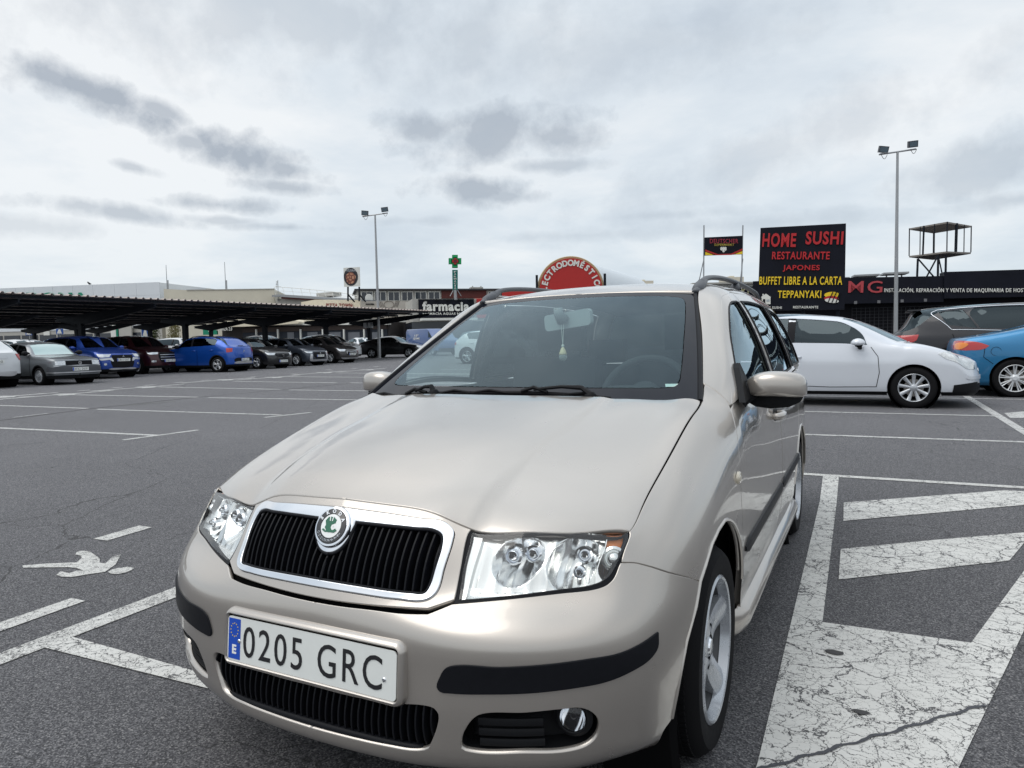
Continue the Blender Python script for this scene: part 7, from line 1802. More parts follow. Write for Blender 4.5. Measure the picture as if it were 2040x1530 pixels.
def surroundings():
    gp = lambda x, y: gz(x, y)
    canopy(-25.5, -30.5, -32.4, 4.0, 38.3, [7.1, 12.4, 17.7, 23.1, 28.5, 33.7, 38.2], 3.05, 2.78, 'nearest dark corrugated parking canopy, over the blue cars')
    canopy(-39.5, -44.5, -46.4, 6.0, 37.0, [10.5, 15.7, 20.9, 26.1, 31.3, 36.5], 3.15, 2.85, 'second dark corrugated parking canopy, seen under the nearest one')
    canopy(-53.5, -58.5, -60.4, 8.0, 37.0, [10.5, 15.7, 20.9, 26.1, 31.3, 36.5], 3.20, 2.90, 'third parking canopy, furthest back beneath the other two')
    # small grey boxes at the last posts
    x, y = -30.3, 38.0
    bx = empty('junction_box', (x, y - .2, gz(x, y) + 2.1), label='grey electrical boxes fixed to the last canopy post', cat='electrical box')
    boxes('box', [(-.32, -.06, -.12, .05, 0, .35), (.10, .40, -.12, .05, -.02, .36)], M_STEEL, bx, bevel=.01)
    lamp_post(755.5, 47, 428, (.83, .10), 'tall double floodlight post rising over the canopy end')
    lamp_post(1784, 34, 303, (.87, .11), 'tall double floodlight post between the big restaurant sign and the empty frame')
    # ---- supermarket box
    F = Face(dp(-140, 92), dp(324, 86)); b = empty('supermarket_building', label='long white clad supermarket with green letters along its parapet', cat='building')
    z1 = F.l(324, 561.5)[1]; g = F.g
    F.box('wall', 0, F.L, g - .3, 3.9, -14, -.05, M_GREYW, b, px=False)
    xs = [0] + [F.l(p, 575)[0] for p in (-60, -12, 31, 67, 105, 145, 185, 228, 272)] + [F.L]
    bm = bmesh.new()
    for a, c in zip(xs, xs[1:]):
        for q0, q1 in ((3.9, z1 - 1.55), (z1 - 1.53, z1)): add_box(bm, a + .012, c - .012, q0, q1 - .0, -.04, .02, M=F.M)
    bm_obj('cladding', bm, M_WALLW, b); F.box('core', 0, F.L, 3.9, z1 - .05, -14, -.05, M_WALLW, b, px=False)
    gl = plain('letter_green', (.01, .22, .13), .5, 0, 2, 0, .05)
    F.text('lettering', 'MERCADONA', -75, 176, 583, 606, gl, b, z=.15, bold=.03, ext=.10)
    F.boxes('shop_window', [(a, a + 2.3, g + .2, 3.4, -.04, .03) for a in np.arange(1.0, F.L - 3, 2.6)], M_SHOPGL, b)
    F.box('entrance_column', 228, 238, 645, 690, .2, .6, M_OFFW, b); F.box('green_column', 238, 241, 645, 690, .2, .55, gl, b); F.box('entrance_wall', 243, 268, 646, 690, .3, .5, M_GREYW, b)
    F.box('poster', 88, 100, 660, 668, .06, .10, M_OFFW, b)
    bird = empty('bird', label='dark pigeon perched on the white parapet', cat='bird'); q = F.l(176, 561); o = F.M @ Vector((q[0], z1, -.1)); 
    bm = bmesh.new(); e = Vector(F.e)
    add_tube(bm, [o + e * -.26 + Vector((0, 0, .30)), o + e * -.17 + Vector((0, 0, .36)), o + e * -.08 + Vector((0, 0, .24)), o + e * .05 + Vector((0, 0, .16)), o + e * .20 + Vector((0, 0, .11)), o + e * .34 + Vector((0, 0, .10))], [.015, .07, .10, .12, .07, .02], 8)
    for s in (-.04, .03): add_tube(bm, [o + e * s + Vector((0, 0, .10)), o + e * s + Vector((0, 0, 0))], .012, 4)
    bm_obj('bird_body', bm, plain('feathers', (.03, .032, .036), .7), bird, smooth=True)
    # ---- cream block
    F = Face(dp(326, 80), dp(547, 82)); b = empty('cream_building', label='low cream painted brick block with thin roof aerials, right of the white supermarket', cat='building'); g = F.g
    F.poly('wall', [F.l(326, 575.5), F.l(372, 578), F.l(420, 578.2), F.l(546, 576), (F.l(546, 576)[0], g - .3), (F.l(326, 575)[0], g - .3)], -12, 0, M_CREAM, b, px=False)
    F.poly('coping', [F.l(372, 577), F.l(547, 574.7), F.l(547, 576.4), F.l(372, 578.6)], -.5, .08, M_GREYW, b, px=False)
    F.boxes('roof_vent', [(F.l(396, 570)[0], F.l(406, 570)[0], F.l(400, 577)[1] - .2, F.l(400, 571)[1], -4, -3), (F.l(425, 570)[0], F.l(433, 570)[0], F.l(428, 577)[1] - .2, F.l(428, 574)[1], -4, -3)], M_GREYW, b)
    for px_, yt in ((329.5, 527), (447, 521)):
        an = empty('aerial_mast', label='thin aerial mast ' + ('at the joint of the white supermarket and the cream block' if px_ < 400 else 'on the middle of the cream block'), cat='aerial', group='aerials on the roofs')
        bm = bmesh.new(); x = F.l(px_, 560)[0]; za, zb_ = F.l(px_, 577)[1], F.l(px_, yt)[1]
        add_tube(bm, [F.M @ Vector((x, za - .5, -.5)), F.M @ Vector((x, zb_, -.5))], [.05, .03], 6); add_tube(bm, [F.M @ Vector((x + .12, za, -.5)), F.M @ Vector((x + .12, za + 1.1, -.5))], .07, 6); bm_obj('mast', bm, M_STEEL, an)
    # ---- grey roofed block with railing, pizza sign band
    F = Face(dp(545, 82), dp(716, 74)); b = empty('terrace_building', label='long low block with a railed roof edge above the pizza sign', cat='building'); g = F.g
    F.poly('wall', [F.l(545, 594), F.l(640, 598), F.l(716, 603), (F.l(716, 603)[0], g - .3), (F.l(545, 594)[0], g - .3)], -10, -.4, M_GREYW, b, px=False)
    F.poly('roof_edge', [(546, 588), (562, 586.5), (650, 592.5), (716, 596.5), (716, 600.5), (650, 597), (562, 591.5), (546, 592)], -9, .3, M_STEEL, b)
    F.poly('red_band', [(562, 591.5), (650, 597), (700, 600), (700, 602.5), (650, 600), (562, 595)], -.5, .1, M_REDBR, b)
    bm = bmesh.new(); P = [(545, 571, 589), (562, 572, 587), (580, 573.5, 588), (598, 575, 589), (615, 576.5, 590), (630, 578, 591), (645, 579.5, 592), (660, 581, 593.5), (675, 583, 594.5), (690, 585, 595.5), (703, 588, 596.5), (712, 590, 597)]
    tp = [F.M @ Vector((*F.l(x, a), -.2)) for x, a, c in P]; add_tube(bm, tp, .03, 5)
    add_tube(bm, [F.M @ Vector((*F.l(x, (a + c) / 2), -.2)) for x, a, c in P], .018, 4)
    for x, a, c in P: add_tube(bm, [F.M @ Vector((*F.l(x - 2, a), -.2)), F.M @ Vector((*F.l(x + 2, c), -.2))], .028, 4)
    bm_obj('railing', bm, M_OFFW, b)
    F.boxes('roof_unit', [(F.l(588, 585)[0], F.l(622, 585)[0], F.l(600, 589)[1], F.l(600, 580.5)[1], -4.2, -3.0)], M_GREYW, b)
    an = empty('aerial_mast', label='television aerial with dish beside the end of the cream block', cat='aerial', group='aerials on the roofs'); bm = bmesh.new()
    V3 = lambda x, y, z=-.3: F.M @ Vector((*F.l(x, y), z))
    add_tube(bm, [V3(549, 558), V3(550, 600)], .04, 5); add_tube(bm, [V3(545, 570), V3(555, 571)], .02, 4); add_tube(bm, [V3(546, 565), V3(546, 575)], .03, 4)
    for k in range(4): add_tube(bm, [V3(545.5, 560 + k * 2.2), V3(548.5, 560.5 + k * 2.2)], .03, 4)
    bm_obj('mast', bm, M_STEEL, an)
    # lower shop row with white columns (under the canopy) and cream awning roofs
    F = Face(dp(440, 70), dp(775, 66)); b = empty('shop_row_building', label='dark shop row with white columns and cream awning roofs behind the canopy', cat='building'); g = F.g
    F.box('wall', 0, F.L, g - .3, F.l(600, 645)[1], -8, -.3, plain('dark_render', (.055, .05, .05), .8, 0, 2, 0, .2), b, px=False)
    F.poly('fascia', [(480, 643.5), (775, 642.5), (775, 647), (480, 648.5)], -.5, .5, M_OFFW, b)
    F.box('shutter_band', 483, 770, 650, 659, -.35, .05, plain('brown_band', (.07, .055, .05), .7), b); F.box('shop_front', 483, 770, 659, 690, -.35, -.1, plain('slate_front', (.04, .047, .06), .5), b)
    bm = bmesh.new()
    for x in (514, 557, 602, 646, 688, 728, 764): a = F.l(x - 1.2, 660); c = F.l(x + 1.2, 660); add_box(bm, a[0], c[0], g - .2, F.l(x, 656)[1], .2, .38, M=F.M)
    bm_obj('column', bm, M_OFFW, b)
    F.boxes('shutter', [(F.l(a, 665)[0], F.l(c, 665)[0], g, F.l(a, 662)[1], -.12, -.04) for a, c in ((572, 585), (612, 632), (656, 678), (693, 716), (736, 752))], plain('steel_shutter', (.17, .18, .20), .5, .3), b)
    # awnings
    cr = plain('cream_awning', (.66, .60, .47), .8, 0, 1, 0, .08)
    for nm, pts, z in (('awning', [(440, 652), (440, 640), (520, 626), (560, 632), (608, 641), (608, 645), (560, 648), (500, 651)], 1.2), ('awning', [(545, 645), (600, 628), (680, 640), (700, 645)], -2.0), ('awning', [(680, 642), (730, 634), (770, 642)], -2.5)):
        F.poly(nm, pts, z - 2.5, z, cr, b)
    F.poly('green_awning', [(575, 643), (582, 638), (640, 640), (655, 643)], -1.5, -1.4, plain('awning_green', (.13, .20, .15), .8), b)
    F.text('lettering', 'TERRAZA 2.0', 447, 479, 652.5, 659, M_OFFW, b, z=1.35, bold=.01)
    F.box('sign_board', 420, 447, 651, 667, 1.0, 1.2, gl, b)
    bm = bmesh.new(); q = [F.M @ Vector((*F.l(x, y), 1.24)) for x, y in ((428, 656), (430.5, 656), (432.5, 662), (438.5, 662), (440, 657.5), (431.5, 657.5))]; add_tube(bm, q, .05, 4)
    for x in (433, 438): add_tube(bm, [F.M @ Vector((*F.l(x, 664), 1.24)), F.M @ Vector((*F.l(x + .5, 664), 1.24))], .06, 5)
    bm_obj('trolley_symbol', bm, M_OFFW, b)
    # ---- two-storey block: window strip, oxide red part, bakery band
    F = Face(dp(712, 76), dp(1500, 88)); b = empty('shopping_centre_building', label='two-storey shopping centre with a strip of upper windows and a dark red sheet wall', cat='building'); g = F.g
    F.box('wall', 0, F.L, g - .3, F.l(790, 600)[1], -12, -.3, M_GREYW, b, px=False)
    zt = F.l(800, 577.5)[1]; zm = F.l(800, 600)[1]
    F.box('upper_wall', F.l(712, 590)[0], F.l(880, 590)[0], zm - .1, zt, -8, -.25, M_GREYW, b, px=False)
    F.box('red_wall', F.l(880, 590)[0], F.l(970, 590)[0], zm + .3, zt, -8, -.2, M_REDBR, b, px=False)
    F.box('upper_wall', F.l(970, 590)[0], F.l(1068, 590)[0], zm - .1, zt, -8, -.25, M_GREYW, b, px=False)
    F.boxes('roof_edge', [(F.l(712, 577)[0] - .3, F.l(1075, 577)[0], zt - .05, zt + .12, -8.2, .15)], plain('dark_roof_sheet', (.05, .05, .055), .6), b)
    for x0, x1, n in ((718, 879, 6), (971, 1066, 4)):
        w = (x1 - x0) / n
        for k in range(n):
            f = F.box('window', x0 + k * w + 1.5, x0 + (k + 1) * w - 2.0, 580.5, 599, -.25, -.12, M_OFFW, b)
            for j in range(2):
                a = x0 + k * w + 3 + j * (w - 5) / 2; F.box('pane', a, a + (w - 5) / 2 - 1.6, 582, 598, -.14, -.08, M_SHOPGL, f)
    F.boxes('roof_unit', [(F.l(945, 570)[0], F.l(970, 570)[0], zt, F.l(950, 569)[1], -3, -2), (F.l(947, 570)[0], F.l(949, 570)[0], zt, F.l(950, 567)[1], -1.9, -1.8), (F.l(964, 570)[0], F.l(966, 570)[0], zt, F.l(950, 567)[1], -1.9, -1.8)], M_GREYW, b)
    F.box('ground_floor', 765, 1100, 640, 700, -.35, -.1, M_SHOPGL, b)
    F.text('lettering', 'DELIPAN', 792, 835, 651, 662, plain('faded_letter', (.10, .10, .11), .7), b, z=.0, bold=.03); F.poly('awning', [(765, 640), (832, 639), (832, 642), (765, 643)], 0, 1.2, M_OFFW, b)
    for x in (774,): F.box('column', x - 1.5, x + 1.5, 643, 680, .9, 1.1, M_OFFW, b)
    # white shop signs seen through the windscreen
    F.box('orange_fascia', 945, 1100, 594, 612, -.2, .3, plain('orange_red', (.42, .06, .03), .6), b); F.box('shop_wall', 960, 1110, 634, 690, -.1, .1, plain('pale_shopfront', (.42, .46, .45), .7), b); F.box('white_canopy', 950, 1110, 628, 634, 0, 1.6, M_OFFW, b)
    # dish
    bm = bmesh.new(); q = F.l(734, 595); add_lathe(bm, [(.0, 0), (.25, .03), (.46, .12), (.44, .13), (0, .03)], 18, F.M @ Matrix.Translation((q[0], q[1], .5)) @ Matrix.Rotation(R(20), 4, 'Y')); ds = bm_obj('satellite_dish', bm, M_OFFW, None, smooth=True); tag(ds, 'white satellite dish below the upper window strip', 'satellite dish')
    # bakery / pizza sign bands in front
    F2 = Face(dp(600, 72), dp(832, 71)); sg = empty('shop_sign', label='long cream and grey sign band reading PIZZA TOWN, PANADERIA and BAKERY', cat='sign')
    F2.poly('cream_board', [(627, 597), (718, 597.5), (718, 616), (600, 616), (600, 602)], -.3, 0, plain('cream_board', (.66, .60, .48), .7), sg); F2.poly('grey_board', [(718, 600), (828, 600), (828, 634), (718, 634)], -.3, .03, plain('taupe_board', (.36, .34, .31), .7), sg)
    F2.text('lettering', 'PIZZA TOWN:', 650, 704, 604.5, 612, plain('faded_red', (.22, .03, .03), .6), sg, bold=.03); F2.text('lettering', 'PANADERIA', 729, 746, 604.5, 608, M_BLK, sg, z=.06, bold=.02); F2.text('lettering', 'BAKERY', 812, 824, 604.5, 608, M_BLK, sg, z=.06, bold=.02)
    F2.text('lettering', 'CAFETERIA', 762, 792, 627, 631.5, M_BLK, sg, z=.06, bold=.02)
    bm = bmesh.new(); c0 = F2.l(775, 607); dk = plain('brown_print', (.12, .10, .09), .7)
    add_tube(bm, [F2.M @ Vector((c0[0] + .50 * math.cos(a), c0[1] + .36 * math.sin(a), .05)) for a in np.linspace(0, 6.28, 21)[:-1]], .03, 4, closed=True)
    for s in (-1, 1):
        for k in range(3): add_tube(bm, [F2.M @ Vector((c0[0] + s * (.55 + .15 * k), c0[1] - .25, .05)), F2.M @ Vector((c0[0] + s * (.75 + .15 * k), c0[1] + .35, .05))], .03, 4)
    bm_obj('ear_of_wheat_print', bm, dk, sg)
    # ---- pharmacy
    F3 = Face(dp(828, 64), dp(1000, 66)); ph = empty('pharmacy_building', label='pharmacy front with a black fascia reading farmacia', cat='building'); g = F3.g
    F3.box('wall', 822, 1000, 595, 640, -6, -.12, M_GREYW, ph); F3.box('fascia', 834, 944, 596, 633, -.12, .12, M_BLK, ph)
    F3.box('red_fascia', 950, 1010, 595.5, 633, -.12, .10, M_REDT, ph)
    F3.text('lettering', 'farmacia', 841, 934, 600.5, 620, M_OFFW, ph, z=.16, bold=.065, ext=.05); F3.text('lettering', 'FARMACIA AGUAS NUEVAS', 842, 938, 622.8, 627.2, M_OFFW, ph, z=.14, bold=.02)
    F3.box('awning', 836, 945, 634.5, 639, .1, 1.5, M_OFFW, ph); F3.box('shop_front', 822, 1000, 640, 700, -6, -.3, M_SHOPGL, ph)
    bm = bmesh.new()
    for k in range(5): a = F3.l(848 + 22 * k, 590); add_box(bm, a[0] - .18, a[0] + .18, F3.l(850, 599)[1], F3.l(850, 597)[1], .2, .5, M=F3.M)
    bm_obj('spot_lamp', bm, M_BLACK, ph)
    F4 = Face(dp(880, 63.5), dp(935, 64)); ps = empty('pharmacy_sign', label='green cross with red centre on a teal column reading FARMACIA', cat='sign')
    gg = plain('cross_green', (.0, .38, .10), .4); tl = plain('teal_column', (.0, .13, .11), .5)
    def cross(k, x=906.6, y=520.6): return [(x + a * k, y + b * k) for a, b in ((-5.5, -13), (5.5, -13), (5.5, -6.5), (12.5, -6.5), (12.5, 5.5), (5.5, 5.5), (5.5, 13), (-5.5, 13), (-5.5, 5.5), (-12.5, 5.5), (-12.5, -6.5), (-5.5, -6.5))]
    F4.poly('cross', cross(1.0), -.25, 0, plain('cross_case', (.0, .20, .07), .4), ps); F4.poly('cross_tube', cross(.88), -.05, .04, gg, ps); F4.poly('cross_field', cross(.66), 0, .07, plain('cross_dark', (.005, .09, .04), .4), ps); F4.poly('cross_centre', cross(.46), 0, .10, M_REDT, ps); F4.box('cross_core', 903.6, 909.6, 517.5, 523.5, .05, .13, plain('dark_red', (.14, .01, .03), .4), ps)
    F4.poly('column', [(901.3, 537.5), (912, 537.5), (912, 577.5), (902, 577.5)], -.2, 0, tl, ps)
    for k, ch in enumerate('FARMACIA'): F4.text('letter', ch, 904.3 + (1.2 if ch == 'I' else 0), 908.8 - (1.2 if ch == 'I' else 0), 540.2 + 4.6 * k, 543.4 + 4.6 * k, M_OFFW, ps, bold=.03)
    bm = bmesh.new(); v = lambda x, y, z=-.1: F4.M @ Vector((*F4.l(x, y), z)); add_tube(bm, [v(907, 577), v(908, 597)], .14, 6); add_tube(bm, [v(904, 577), v(897, 590)], .03, 4); add_tube(bm, [v(911, 577), v(919, 590)], .03, 4); bm_obj('mast', bm, M_STEEL, ps)
    # round food sign
    F5 = Face(dp(684, 70), dp(717, 70)); fs = empty('food_sign', label='white square board with a dark round food picture on two posts', cat='sign')
    F5.poly('board', [(684, 533.5), (716.5, 532), (717.5, 570), (685.5, 571.5)], -.1, 0, M_OFFW, fs)
    c0 = F5.l(699, 551.5); rx, ry = abs(F5.l(713, 551)[0] - c0[0]), abs(F5.l(699, 533.5)[1] - c0[1])
    F5.poly('round_picture', [(c0[0] + rx * math.cos(a), c0[1] + ry * math.sin(a)) for a in np.linspace(0, 6.28, 33)[:-1]], 0, .02, principled('picture_black', (.015, .014, .02), .4), fs, px=False)
    m = principled('baked_crust', (.30, .12, .07), .6); T = NT(m.node_tree); tc = T.new('ShaderNodeTexCoord').outputs['Object']
    vv = T.new('ShaderNodeTexVoronoi', {'Vector': tc, 'Scale': 3.2}, feature='DISTANCE_TO_EDGE').outputs['Distance']; T.l.new(T.ramp(vv, [(.02, (.09, .025, .02)), (.12, (.28, .10, .06)), (.3, (.48, .27, .16))]), T.n['Principled BSDF'].inputs['Base Color'])
    F5.poly('food_picture', [(c0[0] - .02 + rx * .70 * math.cos(a) * (1 + .08 * math.sin(5 * a)), c0[1] - .12 + ry * .66 * math.sin(a) * (1 + .06 * math.cos(7 * a))) for a in np.linspace(0, 6.28, 33)[:-1]], .02, .05, m, fs, px=False)
    F5.text('lettering', 'PIZZERIA', 689, 709, 537, 541, plain('picture_text', (.4, .42, .45), .5), fs, z=.05, bold=.03)
    bm = bmesh.new(); v = lambda x, y, z=-.15: F5.M @ Vector((*F5.l(x, y), z))
    for x in (692.5, 715): add_tube(bm, [v(x, 571), v(x, 600)], .09, 5); add_tube(bm, [v(x, 586), v(x + 9, 600, -1.0)], .08, 5)
    bm_obj('post', bm, M_CANSTEEL, fs)
    # ---- barrel vault with the red disc
    F6 = Face(dp(1070, 72), dp(1202, 72)); bv = empty('vaulted_building', label='white barrel vaulted roof with a red round gable reading ELECTRODOMÉSTICOS', cat='building'); g = F6.g
    c0 = F6.l(1137.5, 577.5); r = (F6.l(1200, 577)[0] - F6.l(1075, 577)[0]) / 2
    disc = [(c0[0] + r * math.cos(a), c0[1] + r * math.sin(a)) for a in np.linspace(0, 6.28, 65)[:-1]]
    F6.poly('gable', disc, -.3, 0, M_REDT, bv, px=False)
    txt = 'ELECTRODOMÉSTICOS'
    for k, ch in enumerate(txt):
        a = R(196 - 212 * (k + .5) / len(txt)); rr_ = r * .845; me = text_mesh(ch, .82, bold=.035, ext=.02); me.transform(F6.M @ Matrix.Translation((c0[0] + rr_ * math.cos(a), c0[1] + rr_ * math.sin(a), .04)) @ Matrix.Rotation(a - math.pi / 2, 4, 'Z') @ Matrix.Diagonal((.92, 1, 1, 1)))
        me.materials.clear(); me.materials.append(M_OFFW); o = bpy.data.objects.new('letter', me); C.objects.link(o); o.parent = bv
    # vault surface running away to the right rear
    dv = dp(1250, 92) - dp(1137, 72); dv3 = np.array([dv[0], dv[1], 0]); V = []; Fc = []; nA = 33; e = np.array(F6.e); nS = 5
    for k in range(nS):
        o = F6.p + F6.e * c0[0] + dv3 * k / (nS - 1)
        for a in np.linspace(0, math.pi, nA): V.append(o + F6.e * (r * math.cos(a)) + np.array([0, 0, c0[1] + r * math.sin(a) - .0]))
    Fc = [(k * nA + i, (k + 1) * nA + i, (k + 1) * nA + i + 1, k * nA + i + 1) for k in range(nS - 1) for i in range(nA - 1)]
    mesh_obj('vault_roof', np.array(V) - F6.n * .35, Fc, plain('white_vault_sheet', (.62, .66, .69), .5, .2, 2, 0, .05), bv)
    rim = [F6.M @ Vector((c0[0] + (r + .02) * math.cos(a), c0[1] + (r + .02) * math.sin(a), -.32)) for a in np.linspace(0, math.pi, 41)]; bm = bmesh.new(); add_tube(bm, rim, .12, 6, flat=2.2); bm_obj('gable_rim', bm, plain('brass_rim', (.45, .35, .20), .5), bv)
    F6.box('wall', c0[0] - r - 1, c0[0] + r + 2, g - .3, c0[1] - .3, -20, -.4, M_GREYW, bv, px=False); F6.box('red_fascia', 1000, 1215, 577, 600, -.3, .2, M_REDT, bv)
    bm = bmesh.new()
    for x in (1069.5, 1205): a = F6.l(x, 560); add_box(bm, a[0] - .12, a[0] + .12, F6.l(x, 572)[1] - 1, F6.l(x, 548 if x < 1100 else 545)[1], -.1, .1, M=F6.M)
    bm_obj('post', bm, M_CANSTEEL, bv)
    # distant pale blocks
    for (x0, x1, y0, y1, dpt, lb) in ((1276, 1303, 556.5, 570, 150, 'small pale rooftop block beyond the vaulted roof'), (1453, 1482, 549, 575, 160, 'pale rooftop block seen between the supermarket sign posts')):
        F7 = Face(dp(x0, dpt), dp(x1, dpt)); d_ = empty('distant_building', label=lb, cat='building'); F7.box('wall', 0, F7.L, F7.g - .5, F7.l(x0, y0 + 3)[1], -8, 0, M_CREAM, d_, px=False); F7.boxes('parapet', [(F7.L * .15, F7.L * .45, F7.l(x0, y0 + 3)[1], F7.l(x0, y0)[1], -4, -1)], M_CREAM, d_)
    # ---- supermarket sign on two poles
    F8 = Face(dp(1400, 46), dp(1485, 46)); sm = empty('pole_sign', label='black sign on two thin poles reading DEUTSCHER SUPERMARKT', cat='sign'); g = F8.g
    F8.poly('board', [(1404.5, 473), (1479.5, 469.5), (1479.5, 506.5), (1404, 509)], -.12, 0, M_BLK, sm)
    F8.text('lettering', 'DEUTSCHER', 1414, 1470.5, 476, 485, plain('muted_red', (.30, .03, .05), .5), sm, z=.02, bold=.01); F8.text('lettering', 'SUPERMARKT', 1423, 1462, 485.5, 490, plain('muted_gold', (.42, .33, .06), .5), sm, z=.02, bold=.01)
    F8.poly('red_stripe', [(1405, 497), (1430, 506.5), (1456, 505.5), (1479, 495), (1479, 499), (1458, 508), (1428, 508.6), (1405, 501)], .0, .02, M_REDT, sm); F8.poly('yellow_stripe', [(1405, 502), (1422, 508.3), (1405, 508.6)], .0, .03, M_YEL, sm); F8.poly('yellow_stripe', [(1479, 500), (1462, 507.3), (1479, 506.3)], .0, .03, M_YEL, sm)
    F8.poly('eagle_emblem', [(1435, 493), (1438, 491.5), (1439, 494), (1440.5, 491.5), (1442.5, 492.5), (1442, 494), (1444, 491.5), (1447, 493), (1447, 498), (1444.5, 500), (1443, 497.5), (1443.5, 502), (1441, 503), (1439, 501.5), (1439, 497.5), (1437, 499.5), (1435, 497.5)], .0, .03, M_OFFW, sm)
    bm = bmesh.new(); v = lambda x, y, z=-.15: F8.M @ Vector((*F8.l(x, y), z))
    for x, x2, s in ((1403.7, 1403, -1), (1481.5, 1478.5, 1)): add_tube(bm, [v(x, 448), v(x2, 575)], .045, 6); add_tube(bm, [v(x, 515), v(x2 + s * 5, 570, -1.0)], .03, 5)
    bm_obj('post', bm, M_STEEL, sm)
    # ---- supermarkt building and red shop left of the billboard
    F9 = Face(dp(1380, 48), dp(1512, 48)); mk = empty('corner_shop_building', label='low shop with a black SUPERMARKT sign, behind the roof rail of the beige car', cat='building'); g = F9.g
    F9.box('wall', 0, F9.L, g - .3, F9.l(1490, 564)[1], -10, -.2, M_OFFW, mk, px=False); F9.boxes('roof_edge', [(0, F9.L, F9.l(1490, 565)[1], F9.l(1490, 561.5)[1], -10, .1)], M_GREYW, mk)
    F9.box('fascia', 1395, 1500, 571.5, 594, -.2, 0, M_BLK, mk); F9.text('lettering', 'SUPERMARKT', 1404, 1494, 575, 588, plain('pale_gold', (.55, .52, .30), .5), mk, z=.03, bold=.02); F9.box('shop_front', 1380, 1508, 597, 700, -.2, 0, plain('brick_front', (.14, .05, .035), .8), mk)
    # ---- restaurant billboard
    pl_, pr_ = dp(1511, 36), dp(1684, 34.6); FB = Face(pl_, pr_); rb = empty('restaurant_billboard', label='huge black billboard reading HOME SUSHI RESTAURANTE JAPONES', cat='billboard')
    FB.poly('board', [(1515, 454), (1685.5, 445), (1682.5, 616.5), (1509, 619)], -.3, 0, M_BLK, rb); rd = plain('letter_red', (.42, .015, .02), .45)
    for t, x0, x1, y0, y1, m_, bo in (('HOME', 1519, 1586, 464.5, 492.5, rd, .05), ('SUSHI', 1605, 1680, 461, 487.5, rd, .05), ('RESTAURANTE', 1538, 1653, 501.5, 517, rd, .035), ('JAPONES', 1559.5, 1633, 528, 541.5, rd, .035), ('BUFFET LIBRE A LA CARTA', 1513, 1678, 551, 567.5, M_YEL, .03), ('TEPPANYAKI', 1549.5, 1636, 579, 593.5, M_YEL, .03), ('HOME SUSHI', 1515, 1557.5, 610.5, 615.5, M_OFFW, .03), ('RESTAURANTE', 1580, 1630, 609.5, 614.5, M_OFFW, .03)):
        FB.text('lettering', t, x0, x1, y0, y1, m_, rb, z=.03, bold=bo, ext=.03)
    FB.poly('house_symbol', [(1516, 592), (1526, 585), (1536, 592), (1535, 593), (1535, 606), (1517.5, 606), (1517.5, 593)], 0, .04, M_OFFW, rb); FB.box('house_door', 1520, 1524.5, 596, 605, .02, .06, M_BLK, rb); FB.box('house_window', 1527, 1533, 596.5, 601, .02, .05, plain('symbol_grey', (.35, .38, .4), .6), rb); FB.box('chimney', 1519, 1521.5, 585.5, 589.5, .0, .04, M_OFFW, rb)
    el = lambda cx, cy, a, b_, t=0, n=20: [(cx + a * math.cos(u) * math.cos(t) - b_ * math.sin(u) * math.sin(t), cy + a * math.cos(u) * math.sin(t) + b_ * math.sin(u) * math.cos(t)) for u in np.linspace(0, 6.28, n + 1)[:-1]]
    FB.poly('sushi_symbol', el(1657, 587.5, 15, 6, -.03), 0, .04, M_YEL, rb); FB.poly('sushi_symbol', el(1656, 594.5, 14.5, 5), .0, .05, rd, rb); FB.poly('sushi_symbol', el(1657, 599, 14, 4.5, .1), .0, .06, M_OFFW, rb)
    for k in range(3): FB.poly('sushi_slash', [(1648 + 8 * k, 603), (1650 + 8 * k, 603), (1660 + 7 * k, 582), (1658 + 7 * k, 582)], .04, .08, M_BLK, rb)
    bm = bmesh.new(); v = lambda x, y, z=-.4: FB.M @ Vector((*FB.l(x, y), z))
    for x in (1530, 1600, 1670): add_tube(bm, [v(x, 460), v(x, 690)], .10, 6)
    for y in (480, 540, 600): add_tube(bm, [v(1514, y), v(1682, y)], .05, 5)
    bm_obj('post', bm, M_CANSTEEL, rb)
    # ---- black building
    FG = Face(dp(1500, 46), dp(2150, 40.5)); mg = empty('black_building', label='black single-storey building with MG in red on its fascia', cat='building'); g = FG.g
    FG.poly('fascia', [(1500, 561), (1684, 554), (1877, 550.5), (1877, 602), (1684, 605.5), (1500, 611)], -.6, .3, M_BLK, mg); FG.poly('raised_fascia', [(1877, 543), (2040, 538), (2150, 535), (2150, 589), (2040, 592), (1877, 595.5)], -.6, .45, M_BLK, mg)
    FG.boxes('wall', [(0, FG.L, g - .3, FG.l(1700, 600)[1], -12, -.6)], plain('black_wall', (.006, .006, .009), .6), mg)
    FG.text('lettering', 'MG', 1688.5, 1756, 560.5, 584, plain('mg_red', (.40, .05, .06), .4), mg, z=.34, bold=.01, ext=.03); FG.text('lettering', 'INSTALACIÓN, REPARACIÓN Y VENTA DE MAQUINARIA DE HOSTELERÍA', 1758.5, 2068, 573.5, 584.5, M_OFFW, mg, z=.50, bold=.015)
    bm = bmesh.new()
    for k in range(26): x = 1700 + k * 9; a, c = FG.l(x, 612), FG.l(x, 668); add_box(bm, a[0] - .012, a[0] + .012, c[1], a[1], -.58, -.54, M=FG.M)
    for k in range(9): a, c = FG.l(1700, 614 + 6.5 * k), FG.l(1925, 612 + 6.5 * k); add_box(bm, a[0], c[0], a[1] - .012, a[1] + .012, -.56, -.52, M=FG.M)
    bm_obj('window_grille', bm, plain('grille_grey', (.05, .052, .06), .5), mg)
    FG.boxes('light_strip', [(FG.l(1700 + 46 * k, 603)[0], FG.l(1706 + 46 * k, 603)[0], FG.l(1700, 606)[1], FG.l(1700, 600.5)[1], .3, .33) for k in range(4)], plain('worn_metal', (.16, .16, .17), .5, .4), mg)
